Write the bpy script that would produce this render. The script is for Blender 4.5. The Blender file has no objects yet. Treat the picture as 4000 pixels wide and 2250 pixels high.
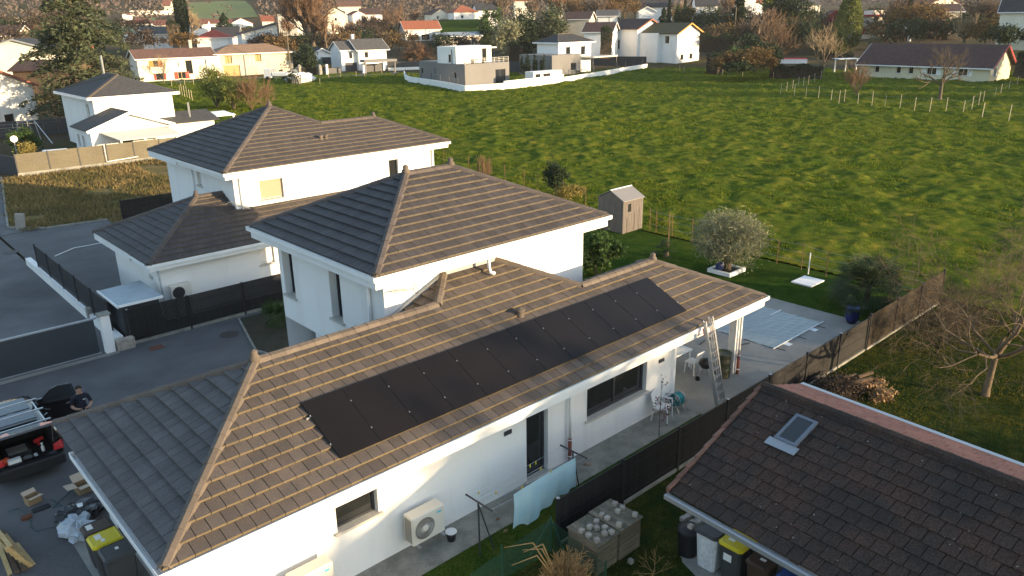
import bpy, math, random
import numpy as np
from mathutils import Vector, Matrix
random.seed(7); RNG = np.random.default_rng(7)
SC = bpy.context.scene
COL = SC.collection
# ------------------------------------------------------------------ camera
CAM = np.array([-7.0355, -13.3206, 12.1483])
_yaw, _pit, _rol = [math.radians(a) for a in (47.70113, 19.28787, 0.898265)]
FPX = 3023.5                                   # focal length in pixels of the 4000 px wide photograph
_f = np.array([math.cos(_yaw)*math.cos(_pit), math.sin(_yaw)*math.cos(_pit), -math.sin(_pit)])
_r = np.array([math.sin(_yaw), -math.cos(_yaw), 0.0]); _d = np.cross(_f, _r)
RX = math.cos(_rol)*_r+math.sin(_rol)*_d; RD = -math.sin(_rol)*_r+math.cos(_rol)*_d
cd = bpy.data.cameras.new('camera'); cam = bpy.data.objects.new('camera', cd); COL.objects.link(cam)
cd.sensor_width = 36.0; cd.lens = 36.0*FPX/4000.0; cd.clip_start = 0.1; cd.clip_end = 8000
M = Matrix((tuple(RX), tuple(-RD), tuple(-_f))).transposed().to_4x4(); M.translation = Vector(CAM)
cam.matrix_world = M; SC.camera = cam
# ------------------------------------------------------------------ sky, sun, exposure
SUN_AZ = np.array([0.43, -0.903]); SUN_EL = math.radians(9.0)
w = bpy.data.worlds.new('World'); SC.world = w; w.use_nodes = True
nt = w.node_tree; bg = nt.nodes['Background']
sk = nt.nodes.new('ShaderNodeTexSky'); sk.sky_type = 'NISHITA'; sk.sun_disc = False
sk.sun_elevation = SUN_EL; sk.sun_rotation = math.atan2(SUN_AZ[0], SUN_AZ[1]); sk.air_density = 1.0; sk.dust_density = 0.6; sk.ozone_density = 1.0; sk.altitude = 250
nt.links.new(sk.outputs[0], bg.inputs[0]); bg.inputs[1].default_value = 0.15
sl = bpy.data.lights.new('sun', 'SUN'); so = bpy.data.objects.new('sun', sl); COL.objects.link(so)
sl.energy = 4.2; sl.angle = math.radians(0.6); sl.color = (1.0, 0.74, 0.44)
sv = Vector((SUN_AZ[0]*math.cos(SUN_EL), SUN_AZ[1]*math.cos(SUN_EL), math.sin(SUN_EL)))
so.rotation_euler = sv.to_track_quat('Z', 'Y').to_euler(); so.location = (40, -80, 40)
SC.view_settings.view_transform = 'Standard'; SC.view_settings.look = 'None'
SC.view_settings.gamma = 1.0; SC.view_settings.exposure = 1.7; SC.view_settings.use_curve_mapping = False
# ------------------------------------------------------------------ pixel -> direction
def ray(u, v): return ((u-2000)/FPX)*RX+((v-1125)/FPX)*RD+_f
def onz(u, v, z=0.0):
    d = ray(u, v); return CAM+d*((z-CAM[2])/d[2])
def ony(u, v, y):
    d = ray(u, v); return CAM+d*((y-CAM[1])/d[1])
def onx(u, v, x):
    d = ray(u, v); return CAM+d*((x-CAM[0])/d[0])
def atd(u, v, D):                               # point on the ray at horizontal range D
    d = ray(u, v); return CAM+d*(D/math.hypot(d[0], d[1]))
def infront(p): return float(np.dot(np.array(p)-CAM, _f))
# ------------------------------------------------------------------ objects
WL = {}                                         # object name -> world location of its origin
def thing(name, label, cat, loc=(0, 0, 0), group=None, rz=0.0, local=False):
    o = bpy.data.objects.new(name, None); COL.objects.link(o); o.empty_display_size = 0.2
    o.location = loc; o.rotation_euler = (0, 0, rz)
    o['label'] = label; o['category'] = cat
    if group: o['group'] = group
    WL[o.name] = Vector((0, 0, 0)) if (local or rz) else Vector(loc)
    return o
def tag(o, label, cat, group=None, kind=None):
    o['label'] = label; o['category'] = cat
    if group: o['group'] = group
    if kind: o['kind'] = kind
    return o
def struct(o): o['kind'] = 'structure'; return o
def relabel(o, label): o['label'] = label; return o
def copy_tree(o, loc=None, rz=None, parent=None, label=None, scale=None):
    c = o.copy(); COL.objects.link(c); c.parent = parent
    if loc is not None: c.location = loc
    if rz is not None: c.rotation_euler = (0, 0, rz)
    if scale is not None: c.scale = scale if hasattr(scale, '__len__') else (scale,)*3
    if label: c['label'] = label
    for ch in list(o.children): copy_tree(ch, parent=c)
    return c
class MB:
    def __init__(s): s.v = []; s.f = []; s.m = None; s.rnd = None
    def add(s, vs, fs):
        b = len(s.v)
        if s.m is not None: vs = [tuple(s.m @ Vector(p)) for p in vs]
        s.v.extend([tuple(map(float, p)) for p in vs]); s.f.extend([tuple(b+i for i in f) for f in fs]); return s
    def quad(s, a, b, c, d): return s.add([a, b, c, d], [(0, 1, 2, 3)])
    def poly(s, pts): return s.add(pts, [tuple(range(len(pts)))])
    def box(s, p0, p1):
        x0, y0, z0 = p0; x1, y1, z1 = p1
        return s.add([(x0,y0,z0),(x1,y0,z0),(x1,y1,z0),(x0,y1,z0),(x0,y0,z1),(x1,y0,z1),(x1,y1,z1),(x0,y1,z1)],
                     [(3,2,1,0),(4,5,6,7),(0,1,5,4),(1,2,6,5),(2,3,7,6),(3,0,4,7)])
    def bev(s, p0, p1, b=0.02):                 # box with chamfered vertical and top edges
        x0, y0, z0 = p0; x1, y1, z1 = p1
        def ring(i, z): return [(x0+i,y0+b,z),(x0+b,y0+i,z),(x1-b,y0+i,z),(x1-i,y0+b,z),(x1-i,y1-b,z),(x1-b,y1-i,z),(x0+b,y1-i,z),(x0+i,y1-b,z)]
        vs = ring(0, z0)+ring(0, z1-b)+ring(b*0.9, z1); n = 8
        fs = [tuple(reversed(range(8))), tuple(range(16, 24))]
        for k in (0, 8): fs += [(k+i, k+(i+1) % n, k+8+(i+1) % n, k+8+i) for i in range(n)]
        return s.add(vs, fs)
    def bar(s, a, b, w, h=None):                # square bar between two points
        h = h or w; a = Vector(a); b = Vector(b); d = (b-a).normalized()
        up = Vector((0, 0, 1)) if abs(d.z) < 0.95 else Vector((1, 0, 0))
        x = d.cross(up).normalized()*(w/2); y = x.normalized().cross(d)*(h/2)
        vs = [a-x-y, a+x-y, a+x+y, a-x+y, b-x-y, b+x-y, b+x+y, b-x+y]
        return s.add([tuple(q) for q in vs], [(3,2,1,0),(4,5,6,7),(0,1,5,4),(1,2,6,5),(2,3,7,6),(3,0,4,7)])
    def prism(s, pts, z0, z1):
        n = len(pts); vs = [(p[0], p[1], z0) for p in pts]+[(p[0], p[1], z1) for p in pts]
        return s.add(vs, [tuple(reversed(range(n))), tuple(range(n, 2*n))]+[(i, (i+1) % n, n+(i+1) % n, n+i) for i in range(n)])
    def extr(s, pts, d):                        # any planar polygon extruded by vector d
        n = len(pts); d = np.array(d, float); vs = [tuple(p) for p in pts]+[tuple(np.array(p)+d) for p in pts]
        return s.add(vs, [tuple(reversed(range(n))), tuple(range(n, 2*n))]+[(i, (i+1) % n, n+(i+1) % n, n+i) for i in range(n)])
    def tube(s, pts, r, n=6, cap=True):
        P = [Vector(p) for p in pts]; k = len(P); rr = r if hasattr(r, '__len__') else [r]*k
        vs = []; fs = []
        for i, p in enumerate(P):
            d = (P[min(i+1, k-1)]-P[max(i-1, 0)])
            d = d.normalized() if d.length > 1e-9 else Vector((0, 0, 1))
            up = Vector((0, 0, 1)) if abs(d.z) < 0.9 else Vector((1, 0, 0))
            x = d.cross(up).normalized(); y = x.cross(d)
            for j in range(n):
                a = 2*math.pi*j/n; vs.append(tuple(p+(x*math.cos(a)+y*math.sin(a))*rr[i]))
        for i in range(k-1):
            for j in range(n): fs.append((i*n+j, i*n+(j+1) % n, (i+1)*n+(j+1) % n, (i+1)*n+j))
        if cap: fs += [tuple(reversed(range(n))), tuple(range((k-1)*n, k*n))]
        return s.add(vs, fs)
    def lathe(s, prof, c=(0, 0, 0), n=16):
        vs = []; fs = []
        for r, z in prof:
            for j in range(n):
                a = 2*math.pi*j/n; vs.append((c[0]+r*math.cos(a), c[1]+r*math.sin(a), c[2]+z))
        for i in range(len(prof)-1):
            for j in range(n): fs.append((i*n+j, i*n+(j+1) % n, (i+1)*n+(j+1) % n, (i+1)*n+j))
        if prof[0][0] > 1e-4: fs.append(tuple(reversed(range(n))))
        if prof[-1][0] > 1e-4: fs.append(tuple(range((len(prof)-1)*n, len(prof)*n)))
        return s.add(vs, fs)
    def ball(s, c, r, n=10, m=7, sc=(1, 1, 1), wob=0.0, rg=None):
        vs = []; fs = []; rg = rg or random
        for i in range(m+1):
            t = math.pi*i/m
            for j in range(n):
                a = 2*math.pi*j/n; q = r*(1+rg.uniform(-wob, wob)) if 0 < i < m else r
                vs.append((c[0]+q*math.sin(t)*math.cos(a)*sc[0], c[1]+q*math.sin(t)*math.sin(a)*sc[1], c[2]-q*math.cos(t)*sc[2]))
        for i in range(m):
            for j in range(n): fs.append((i*n+j, i*n+(j+1) % n, (i+1)*n+(j+1) % n, (i+1)*n+j))
        return s.add(vs, fs)
    def build(s, name, mat, parent=None, smooth=False, local=False):
        off = Vector((0, 0, 0)) if (parent is None or local) else WL.get(parent.name, Vector((0, 0, 0)))
        me = bpy.data.meshes.new(name)
        vs = s.v if off.length == 0 else [(p[0]-off.x, p[1]-off.y, p[2]-off.z) for p in s.v]
        me.from_pydata(vs, [], s.f); me.materials.append(mat)
        if smooth: me.polygons.foreach_set('use_smooth', [True]*len(me.polygons))
        if s.rnd is not None:
            at = me.attributes.new('rnd', 'FLOAT', 'FACE'); at.data.foreach_set('value', np.array(s.rnd, dtype=np.float32))
        o = bpy.data.objects.new(name, me); COL.objects.link(o); o.parent = parent
        if parent is not None: WL[o.name] = off
        return o
def fastmesh(name, V, F, mat, parent=None, rnd=None, smooth=False):
    """numpy verts (n,3) + faces (m,k)"""
    off = np.zeros(3) if parent is None else np.array(WL.get(parent.name, (0, 0, 0)))
    V = np.asarray(V, dtype=np.float32)-off.astype(np.float32); F = np.asarray(F, dtype=np.int32); k = F.shape[1]
    me = bpy.data.meshes.new(name); me.vertices.add(len(V)); me.vertices.foreach_set('co', V.ravel())
    me.loops.add(F.size); me.loops.foreach_set('vertex_index', F.ravel())
    me.polygons.add(len(F)); me.polygons.foreach_set('loop_start', np.arange(0, F.size, k, dtype=np.int32))
    try: me.polygons.foreach_set('loop_total', np.full(len(F), k, dtype=np.int32))
    except Exception: pass
    if smooth: me.polygons.foreach_set('use_smooth', np.ones(len(F), dtype=bool))
    me.update(calc_edges=True); me.materials.append(mat)
    if rnd is not None:
        at = me.attributes.new('rnd', 'FLOAT', 'FACE'); at.data.foreach_set('value', np.asarray(rnd, dtype=np.float32))
    o = bpy.data.objects.new(name, me); COL.objects.link(o); o.parent = parent
    if parent is not None: WL[o.name] = Vector(off)
    return o
# ------------------------------------------------------------------ materials
MT = {}
def _n(t, k): return t.nodes.new(k)
def mat(name, col, rough=0.75, col2=None, scale=4.0, amt=0.6, fine=None, bump=0.0, bscale=30.0, spec=0.3, metal=0.0, rnd=0.0, stretch=None, ramp=(0.35, 0.65), trans=0.0, sheen=0.0, alpha=1.0):
    """base colour + second colour by noise, per-piece variation (object random + 'rnd' attribute), bump"""
    m = bpy.data.materials.new(name); m.use_nodes = True; t = m.node_tree; b = t.nodes['Principled BSDF']; L = t.links.new
    b.inputs['Roughness'].default_value = rough; b.inputs['Metallic'].default_value = metal
    b.inputs['Specular IOR Level'].default_value = spec
    if alpha < 1: b.inputs['Alpha'].default_value = alpha
    geo = _n(t, 'ShaderNodeNewGeometry'); pos = geo.outputs['Position']
    if stretch:
        mp = _n(t, 'ShaderNodeMapping'); mp.inputs['Scale'].default_value = stretch[:3]
        if len(stretch) > 3: mp.inputs['Rotation'].default_value = (0, 0, stretch[3])
        L(pos, mp.inputs['Vector']); pos = mp.outputs['Vector']
    out = None
    c0 = (*col, 1); src = None
    if col2 is not None:
        nz = _n(t, 'ShaderNodeTexNoise'); nz.inputs['Scale'].default_value = scale; nz.inputs['Detail'].default_value = 6; nz.inputs['Roughness'].default_value = 0.62
        L(pos, nz.inputs['Vector'])
        rp = _n(t, 'ShaderNodeValToRGB'); rp.color_ramp.elements[0].position = ramp[0]; rp.color_ramp.elements[1].position = ramp[1]
        rp.color_ramp.elements[0].color = c0; rp.color_ramp.elements[1].color = (*col2, 1); L(nz.outputs['Fac'], rp.inputs['Fac']); src = rp.outputs['Color']
        if fine:
            n2 = _n(t, 'ShaderNodeTexNoise'); n2.inputs['Scale'].default_value = fine[0]; n2.inputs['Detail'].default_value = 3; L(pos, n2.inputs['Vector'])
            mr = _n(t, 'ShaderNodeMapRange'); mr.inputs[1].default_value = 0.3; mr.inputs[2].default_value = 0.7; mr.inputs[3].default_value = 1-fine[1]; mr.inputs[4].default_value = 1+fine[1]
            L(n2.outputs['Fac'], mr.inputs[0]); mx = _n(t, 'ShaderNodeVectorMath'); mx.operation = 'SCALE'; L(src, mx.inputs[0]); L(mr.outputs[0], mx.inputs['Scale']); src = mx.outputs[0]
    if rnd > 0:
        oi = _n(t, 'ShaderNodeObjectInfo'); at = _n(t, 'ShaderNodeAttribute'); at.attribute_name = 'rnd'
        ad = _n(t, 'ShaderNodeMath'); ad.operation = 'ADD'; L(oi.outputs['Random'], ad.inputs[0]); L(at.outputs['Fac'], ad.inputs[1])
        fr = _n(t, 'ShaderNodeMath'); fr.operation = 'FRACT'; L(ad.outputs[0], fr.inputs[0])
        mr = _n(t, 'ShaderNodeMapRange'); mr.inputs[3].default_value = 1-rnd; mr.inputs[4].default_value = 1+rnd; L(fr.outputs[0], mr.inputs[0])
        mx = _n(t, 'ShaderNodeVectorMath'); mx.operation = 'SCALE'; L(mr.outputs[0], mx.inputs['Scale'])
        if src is None: mx.inputs[0].default_value = col
        else: L(src, mx.inputs[0])
        src = mx.outputs[0]
    if src is None: b.inputs['Base Color'].default_value = c0
    else: L(src, b.inputs['Base Color'])
    if bump > 0:
        nb = _n(t, 'ShaderNodeTexNoise'); nb.inputs['Scale'].default_value = bscale; nb.inputs['Detail'].default_value = 4; L(pos, nb.inputs['Vector'])
        bp = _n(t, 'ShaderNodeBump'); bp.inputs['Strength'].default_value = bump; bp.inputs['Distance'].default_value = 0.05
        L(nb.outputs['Fac'], bp.inputs['Height']); L(bp.outputs['Normal'], b.inputs['Normal'])
    if trans > 0:
        tr = _n(t, 'ShaderNodeBsdfTranslucent'); ms = _n(t, 'ShaderNodeMixShader'); ms.inputs[0].default_value = trans
        if src is None: tr.inputs[0].default_value = c0
        else: L(src, tr.inputs[0])
        L(b.outputs[0], ms.inputs[1]); L(tr.outputs[0], ms.inputs[2]); L(ms.outputs[0], t.nodes['Material Output'].inputs['Surface'])
    MT[name] = m; return m
def wave_roof(name, col, col2, scale=3.0, axis='X', rot=0.0, rough=0.85, bump=0.6, rows=2.9):
    """far roofs: ribs of the tiles across and rows along, only relief and colour"""
    m = mat(name, col, rough, col2, scale=1.5, fine=(6, 0.3)); t = m.node_tree; L = t.links.new; b = t.nodes['Principled BSDF']
    geo = _n(t, 'ShaderNodeNewGeometry'); mp = _n(t, 'ShaderNodeMapping'); mp.inputs['Rotation'].default_value = (0, 0, rot); L(geo.outputs['Position'], mp.inputs['Vector'])
    wv = _n(t, 'ShaderNodeTexWave'); wv.bands_direction = axis; wv.inputs['Scale'].default_value = scale; wv.inputs['Distortion'].default_value = 0.4; L(mp.outputs[0], wv.inputs['Vector'])
    w2 = _n(t, 'ShaderNodeTexWave'); w2.bands_direction = 'Z'; w2.wave_profile = 'SAW'; w2.inputs['Scale'].default_value = rows; L(mp.outputs[0], w2.inputs['Vector'])
    ad = _n(t, 'ShaderNodeMath'); ad.operation = 'ADD'; L(wv.outputs['Fac'], ad.inputs[0]); L(w2.outputs['Fac'], ad.inputs[1])
    bp = _n(t, 'ShaderNodeBump'); bp.inputs['Strength'].default_value = bump; bp.inputs['Distance'].default_value = 0.08; L(ad.outputs[0], bp.inputs['Height']); L(bp.outputs[0], b.inputs['Normal']); return m
mat('plaster', (0.80, 0.79, 0.77), 0.85, (0.68, 0.66, 0.62), scale=1.1, fine=(60, 0.03), bump=0.12, bscale=140, stretch=(1.3, 1.3, 0.22), ramp=(0.5, 0.85))
mat('white_paint', (0.82, 0.82, 0.81), 0.45, (0.76, 0.76, 0.75), scale=1.2)
mat('pvc', (0.78, 0.77, 0.75), 0.4)
mat('grey_alu', (0.44, 0.45, 0.46), 0.35, metal=0.6)
mat('anthracite', (0.035, 0.037, 0.042), 0.45, (0.05, 0.052, 0.058), scale=3)
mat('glass', (0.02, 0.022, 0.024), 0.06, spec=0.8)
mat('stone_sill', (0.52, 0.49, 0.44), 0.8, (0.44, 0.42, 0.38), scale=6, fine=(60, 0.1))
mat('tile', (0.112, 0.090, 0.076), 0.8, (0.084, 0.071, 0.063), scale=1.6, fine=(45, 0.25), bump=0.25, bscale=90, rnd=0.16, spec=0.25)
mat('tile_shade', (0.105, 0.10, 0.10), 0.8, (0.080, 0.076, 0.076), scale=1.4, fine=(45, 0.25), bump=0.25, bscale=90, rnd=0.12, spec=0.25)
mat('tile_up', (0.088, 0.074, 0.068), 0.8, (0.066, 0.058, 0.056), scale=1.6, fine=(45, 0.25), bump=0.25, bscale=90, rnd=0.12, spec=0.25)  # darker copy of tile: the dimmer exposure of the upper roof, put into colour
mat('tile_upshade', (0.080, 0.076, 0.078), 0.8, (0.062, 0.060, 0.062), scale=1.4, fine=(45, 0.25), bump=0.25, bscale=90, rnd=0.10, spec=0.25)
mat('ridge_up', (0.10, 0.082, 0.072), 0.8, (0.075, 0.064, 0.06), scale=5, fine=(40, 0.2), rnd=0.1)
mat('ridge', (0.125, 0.10, 0.078), 0.8, (0.11, 0.09, 0.075), scale=5, fine=(40, 0.2), rnd=0.15)
mat('tile_edge', (0.165, 0.13, 0.076), 0.9, (0.13, 0.106, 0.07), scale=2.5, rnd=0.08)
mat('tile_edge2', (0.135, 0.112, 0.082), 0.9, (0.105, 0.09, 0.072), scale=2.5, rnd=0.08)
mat('deck', (0.03, 0.027, 0.025), 0.9)
mat('zinc', (0.34, 0.36, 0.38), 0.45, (0.27, 0.29, 0.31), scale=2, metal=0.3)
mat('asphalt', (0.080, 0.080, 0.083), 0.9, (0.135, 0.134, 0.135), scale=0.30, fine=(60, 0.35), bump=0.3, bscale=120)
mat('asphalt2', (0.085, 0.085, 0.087), 0.9, (0.12, 0.12, 0.12), scale=0.5, fine=(50, 0.3), bump=0.3, bscale=100)
mat('concrete', (0.30, 0.285, 0.255), 0.9, (0.22, 0.21, 0.19), scale=0.7, fine=(40, 0.16), bump=0.15, bscale=60)
mat('concrete_old', (0.30, 0.285, 0.25), 0.95, (0.17, 0.17, 0.145), scale=1.5, fine=(30, 0.2), bump=0.3, bscale=40)
mat('steel', (0.5, 0.5, 0.5), 0.35, metal=0.9)
mat('black_plastic', (0.02, 0.02, 0.022), 0.5)
mat('dark_mesh', (0.022, 0.022, 0.024), 0.6, (0.034, 0.033, 0.033), scale=5, fine=(80, 0.3))
mat('slat', (0.019, 0.018, 0.018), 0.6, rnd=0.3)
mat('terracotta', (0.34, 0.12, 0.075), 0.8, (0.25, 0.10, 0.07), scale=6)
mat('rust_pipe', (0.22, 0.065, 0.045), 0.6)
mat('wood_grey', (0.20, 0.165, 0.12), 0.9, (0.125, 0.112, 0.075), scale=3, fine=(25, 0.3), rnd=0.25, stretch=(1, 1, 5))
mat('wood_pale', (0.50, 0.36, 0.17), 0.85, (0.40, 0.28, 0.13), scale=5, rnd=0.2, fine=(30, 0.15))
mat('wood_dark', (0.10, 0.066, 0.042), 0.9, (0.065, 0.045, 0.03), scale=6, rnd=0.3)
mat('cobble', (0.42, 0.37, 0.31), 0.95, (0.33, 0.29, 0.25), scale=9, rnd=0.15, bump=0.5, bscale=40)
mat('bark', (0.15, 0.115, 0.078), 0.95, (0.09, 0.07, 0.05), scale=8, bump=0.5, bscale=30)
mat('bark_pale', (0.36, 0.27, 0.16), 0.9, (0.24, 0.175, 0.105), scale=5)
mat('bark_mid', (0.17, 0.12, 0.07), 0.9, (0.105, 0.078, 0.05), scale=4)
mat('twig', (0.165, 0.118, 0.082), 0.9, (0.12, 0.088, 0.064), scale=3)
mat('twig_red', (0.20, 0.12, 0.072), 0.9, (0.15, 0.095, 0.058), scale=0.6)
mat('twig_orange', (0.48, 0.27, 0.10), 0.85, (0.30, 0.19, 0.085), scale=5)
mat('wood_far', (0.135, 0.10, 0.08), 0.95, (0.10, 0.078, 0.066), scale=0.02, rnd=0.15)
def leafmat(n, c1, c2, sc=1.2, tr=0.25): return mat(n, c1, 0.85, c2, scale=sc, rnd=0.35, trans=tr, spec=0.0 if 'grass' in n else 0.15)
leafmat('leaf_cedar', (0.085, 0.10, 0.052), (0.05, 0.066, 0.04), 0.5, 0.15)
leafmat('leaf_dark', (0.035, 0.055, 0.026), (0.024, 0.038, 0.02), 0.8, 0.15)
leafmat('leaf_green', (0.06, 0.105, 0.03), (0.04, 0.07, 0.022), 0.8)
leafmat('leaf_bamboo', (0.19, 0.205, 0.05), (0.11, 0.14, 0.035), 0.5)
leafmat('leaf_olive', (0.27, 0.265, 0.155), (0.17, 0.175, 0.105), 1.5)
leafmat('leaf_yellow', (0.28, 0.22, 0.06), (0.19, 0.16, 0.05), 2)
leafmat('leaf_palm', (0.05, 0.075, 0.035), (0.032, 0.05, 0.026), 2)
leafmat('leaf_rust', (0.20, 0.115, 0.05), (0.11, 0.085, 0.035), 1.5)
leafmat('leaf_dry', (0.36, 0.24, 0.13), (0.25, 0.16, 0.09), 3)
leafmat('grass_blade', (0.165, 0.180, 0.022), (0.055, 0.112, 0.013), 0.45, 0.35)
leafmat('grass_lawn', (0.070, 0.098, 0.014), (0.032, 0.066, 0.010), 0.5, 0.3)
leafmat('grass_yard', (0.135, 0.12, 0.022), (0.030, 0.050, 0.010), 0.5, 0.3)
leafmat('grass_dry', (0.24, 0.175, 0.08), (0.12, 0.11, 0.045), 0.25, 0.3)
# ================================================================== terrain and ground
CXY = CAM[:2]; FAZ = _yaw
_PL = np.array([[0,0],[192,0],[240,2.2],[300,5],[450,9],[600,17],[800,36],[1000,60],[1600,150],[2400,230],[4500,260]], float)
_PR = np.array([[0,0],[192,0],[240,2.5],[300,6.5],[400,10.5],[600,13.5],[1000,17],[2000,30],[3000,55],[4500,60]], float)
def terr(x, y):
    x = np.asarray(x, float); y = np.asarray(y, float)
    dx = x-CXY[0]; dy = y-CXY[1]; D = np.hypot(dx, dy); ph = FAZ-np.arctan2(dy, dx); ph = (ph+np.pi) % (2*np.pi)-np.pi
    t = np.clip((np.degrees(ph)-2)/13, 0, 1); t = t*t*(3-2*t)
    z = (1-t)*np.interp(D, _PL[:, 0], _PL[:, 1])+t*np.interp(D, _PR[:, 0], _PR[:, 1])
    wob = np.clip((D-260)/400, 0, 1)*(3.0*np.sin(x*0.011+1.3)*np.cos(y*0.009)+1.2*np.sin(x*0.03+y*0.021))
    return z+wob
def vnoise(x, y, s, seed=0):                     # smooth value noise
    r = np.random.default_rng(100+seed); T = r.random((256, 256))
    X = x/s; Y = y/s; i = np.floor(X).astype(int); j = np.floor(Y).astype(int); fx = X-i; fy = Y-j
    fx = fx*fx*(3-2*fx); fy = fy*fy*(3-2*fy)
    g = lambda a, b: T[a % 256, b % 256]
    return (g(i, j)*(1-fx)+g(i+1, j)*fx)*(1-fy)+(g(i, j+1)*(1-fx)+g(i+1, j+1)*fx)*fy-0.5
def grassmat(name, cols, s1, s2, bump):
    m = bpy.data.materials.new(name); m.use_nodes = True; t = m.node_tree; L = t.links.new; b = t.nodes['Principled BSDF']
    b.inputs['Roughness'].default_value = 0.95; b.inputs['Specular IOR Level'].default_value = 0.0
    g = _n(t, 'ShaderNodeNewGeometry'); pos = g.outputs['Position']
    def nz(sc, det, ro=0.6):
        q = _n(t, 'ShaderNodeTexNoise'); q.inputs['Scale'].default_value = sc; q.inputs['Detail'].default_value = det; q.inputs['Roughness'].default_value = ro; L(pos, q.inputs['Vector']); return q.outputs['Fac']
    r = _n(t, 'ShaderNodeValToRGB'); e = r.color_ramp.elements
    e[0].position = 0.37; e[0].color = (*cols[0], 1); e[1].position = 0.65; e[1].color = (*cols[2], 1); q = e.new(0.5); q.color = (*cols[1], 1)
    mx = _n(t, 'ShaderNodeMath'); mx.operation = 'MULTIPLY_ADD'; mx.inputs[1].default_value = 0.38; L(nz(s1, 4), mx.inputs[0])
    m2 = _n(t, 'ShaderNodeMath'); m2.operation = 'MULTIPLY'; m2.inputs[1].default_value = 0.62; L(nz(s2, 5, 0.7), m2.inputs[0]); L(m2.outputs[0], mx.inputs[2])
    L(mx.outputs[0], r.inputs['Fac'])
    n3 = nz(14, 3, 0.7); mr = _n(t, 'ShaderNodeMapRange'); mr.inputs[1].default_value = 0.3; mr.inputs[2].default_value = 0.7; mr.inputs[3].default_value = 0.55; mr.inputs[4].default_value = 1.4; L(n3, mr.inputs[0])
    sc = _n(t, 'ShaderNodeVectorMath'); sc.operation = 'SCALE'; L(r.outputs[0], sc.inputs[0]); L(mr.outputs[0], sc.inputs['Scale']); L(sc.outputs[0], b.inputs['Base Color'])
    bp = _n(t, 'ShaderNodeBump'); bp.inputs['Strength'].default_value = bump; bp.inputs['Distance'].default_value = 0.12; L(nz(5, 6, 0.75), bp.inputs['Height']); L(bp.outputs[0], b.inputs['Normal'])
    MT[name] = m; return m
grassmat('field_grass', ((0.036, 0.070, 0.012), (0.084, 0.112, 0.015), (0.190, 0.168, 0.026)), 0.30, 1.15, 1.0)
grassmat('lawn_grass', ((0.020, 0.048, 0.009), (0.034, 0.066, 0.011), (0.066, 0.082, 0.016)), 0.3, 1.6, 0.6)
grassmat('yard_grass', ((0.016, 0.032, 0.009), (0.034, 0.046, 0.012), (0.088, 0.080, 0.020)), 0.4, 1.8, 0.6)
grassmat('dry_lot', ((0.08, 0.10, 0.03), (0.18, 0.14, 0.065), (0.28, 0.20, 0.10)), 0.25, 1.4, 0.8)
grassmat('far_ground', ((0.060, 0.070, 0.028), (0.095, 0.078, 0.05), (0.105, 0.08, 0.06)), 0.012, 0.08, 0.3)
mat('soil', (0.055, 0.045, 0.033), 0.95, (0.035, 0.04, 0.02), scale=2, fine=(30, 0.3), bump=0.6, bscale=25)
mat('hill_field', (0.10, 0.15, 0.035), 0.95, (0.13, 0.15, 0.04), scale=0.03)
# base sheet: rings round the place out to the hills
rs = np.concatenate([[0], np.geomspace(4, 4400, 84)]); na = 300
an = np.linspace(0, 2*np.pi, na, endpoint=False)
X = CXY[0]+rs[:, None]*np.cos(an)[None]; Y = CXY[1]+rs[:, None]*np.sin(an)[None]
Zg = terr(X, Y)-0.10
V = np.stack([X, Y, Zg], -1).reshape(-1, 3)
I = np.arange((len(rs)-1)*na).reshape(len(rs)-1, na); J = np.roll(I, -1, 1)
F = np.stack([I, J, J+na, I+na], -1).reshape(-1, 4)
struct(fastmesh('ground', V, F[:, ::-1], MT['far_ground'], smooth=True))
# the meadow, fine enough for its tussocks to catch the low sun
az = FAZ-np.radians(np.linspace(-44, 42, 900)); rr = np.geomspace(30, 196, 380)
X = CXY[0]+rr[:, None]*np.cos(az)[None]; Y = CXY[1]+rr[:, None]*np.sin(az)[None]
xb = np.where(Y < 19, 28.75, np.where(Y < 36, 28.75+(Y-19)*0.22, 32.5))
inside = (X > xb)
h = 0.30*vnoise(X, Y, 9, 1)*0.5+0.26*vnoise(X, Y, 2.6, 2)+0.20*vnoise(X, Y, 1.1, 3)+0.12*vnoise(X, Y, 0.5, 4)
h *= 0.55+0.75*np.clip((rr[:, None]-35)/60, 0, 1)
h += 0.40*np.maximum(0, vnoise(X, Y, 1.0, 21)-0.12)+0.30*np.maximum(0, vnoise(X, Y, 2.3, 22)-0.2)*np.clip((rr[:, None]-50)/60, 0, 1)
# old wheel ruts run across the meadow
rut = np.abs((X-74)*0.94+(Y-50)*0.34+1.5*np.sin(Y*0.06)); h -= 0.10*np.exp(-(rut/0.5)**2)+0.10*np.exp(-((rut-1.8)/0.4)**2)
edge = np.clip((X-xb)/1.5, 0, 1)
Zf = 0.05+np.maximum(h*edge, -0.13)
fi = (inside[:-1, :-1] & inside[1:, :-1] & inside[:-1, 1:] & inside[1:, 1:])
n1 = len(az); I = (np.arange(len(rr)-1)[:, None]*n1+np.arange(n1-1)[None])
F = np.stack([I, I+n1, I+n1+1, I+1], -1)[fi]
V = np.stack([X, Y, Zf], -1).reshape(-1, 3)
use = np.unique(F); mp_ = -np.ones(len(V), int); mp_[use] = np.arange(len(use))
struct(fastmesh('meadow', V[use], mp_[F], MT['field_grass'], smooth=True))
def sheet(name, pts, z, m):
    o = MB().poly([(p[0], p[1], z) for p in pts]).build(name, MT[m]); return struct(o)
sheet('driveway', [(-45,-16),(-3.2,-16),(-3.2,3),(3,6.2),(9,6.2),(9,18.0),(0.55,18.0),(0.55,41.6),(3.2,41.5),(1.5,43.4),(4.9,63.4),(8,90),(-45,90)], 0.0, 'asphalt')
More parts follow.
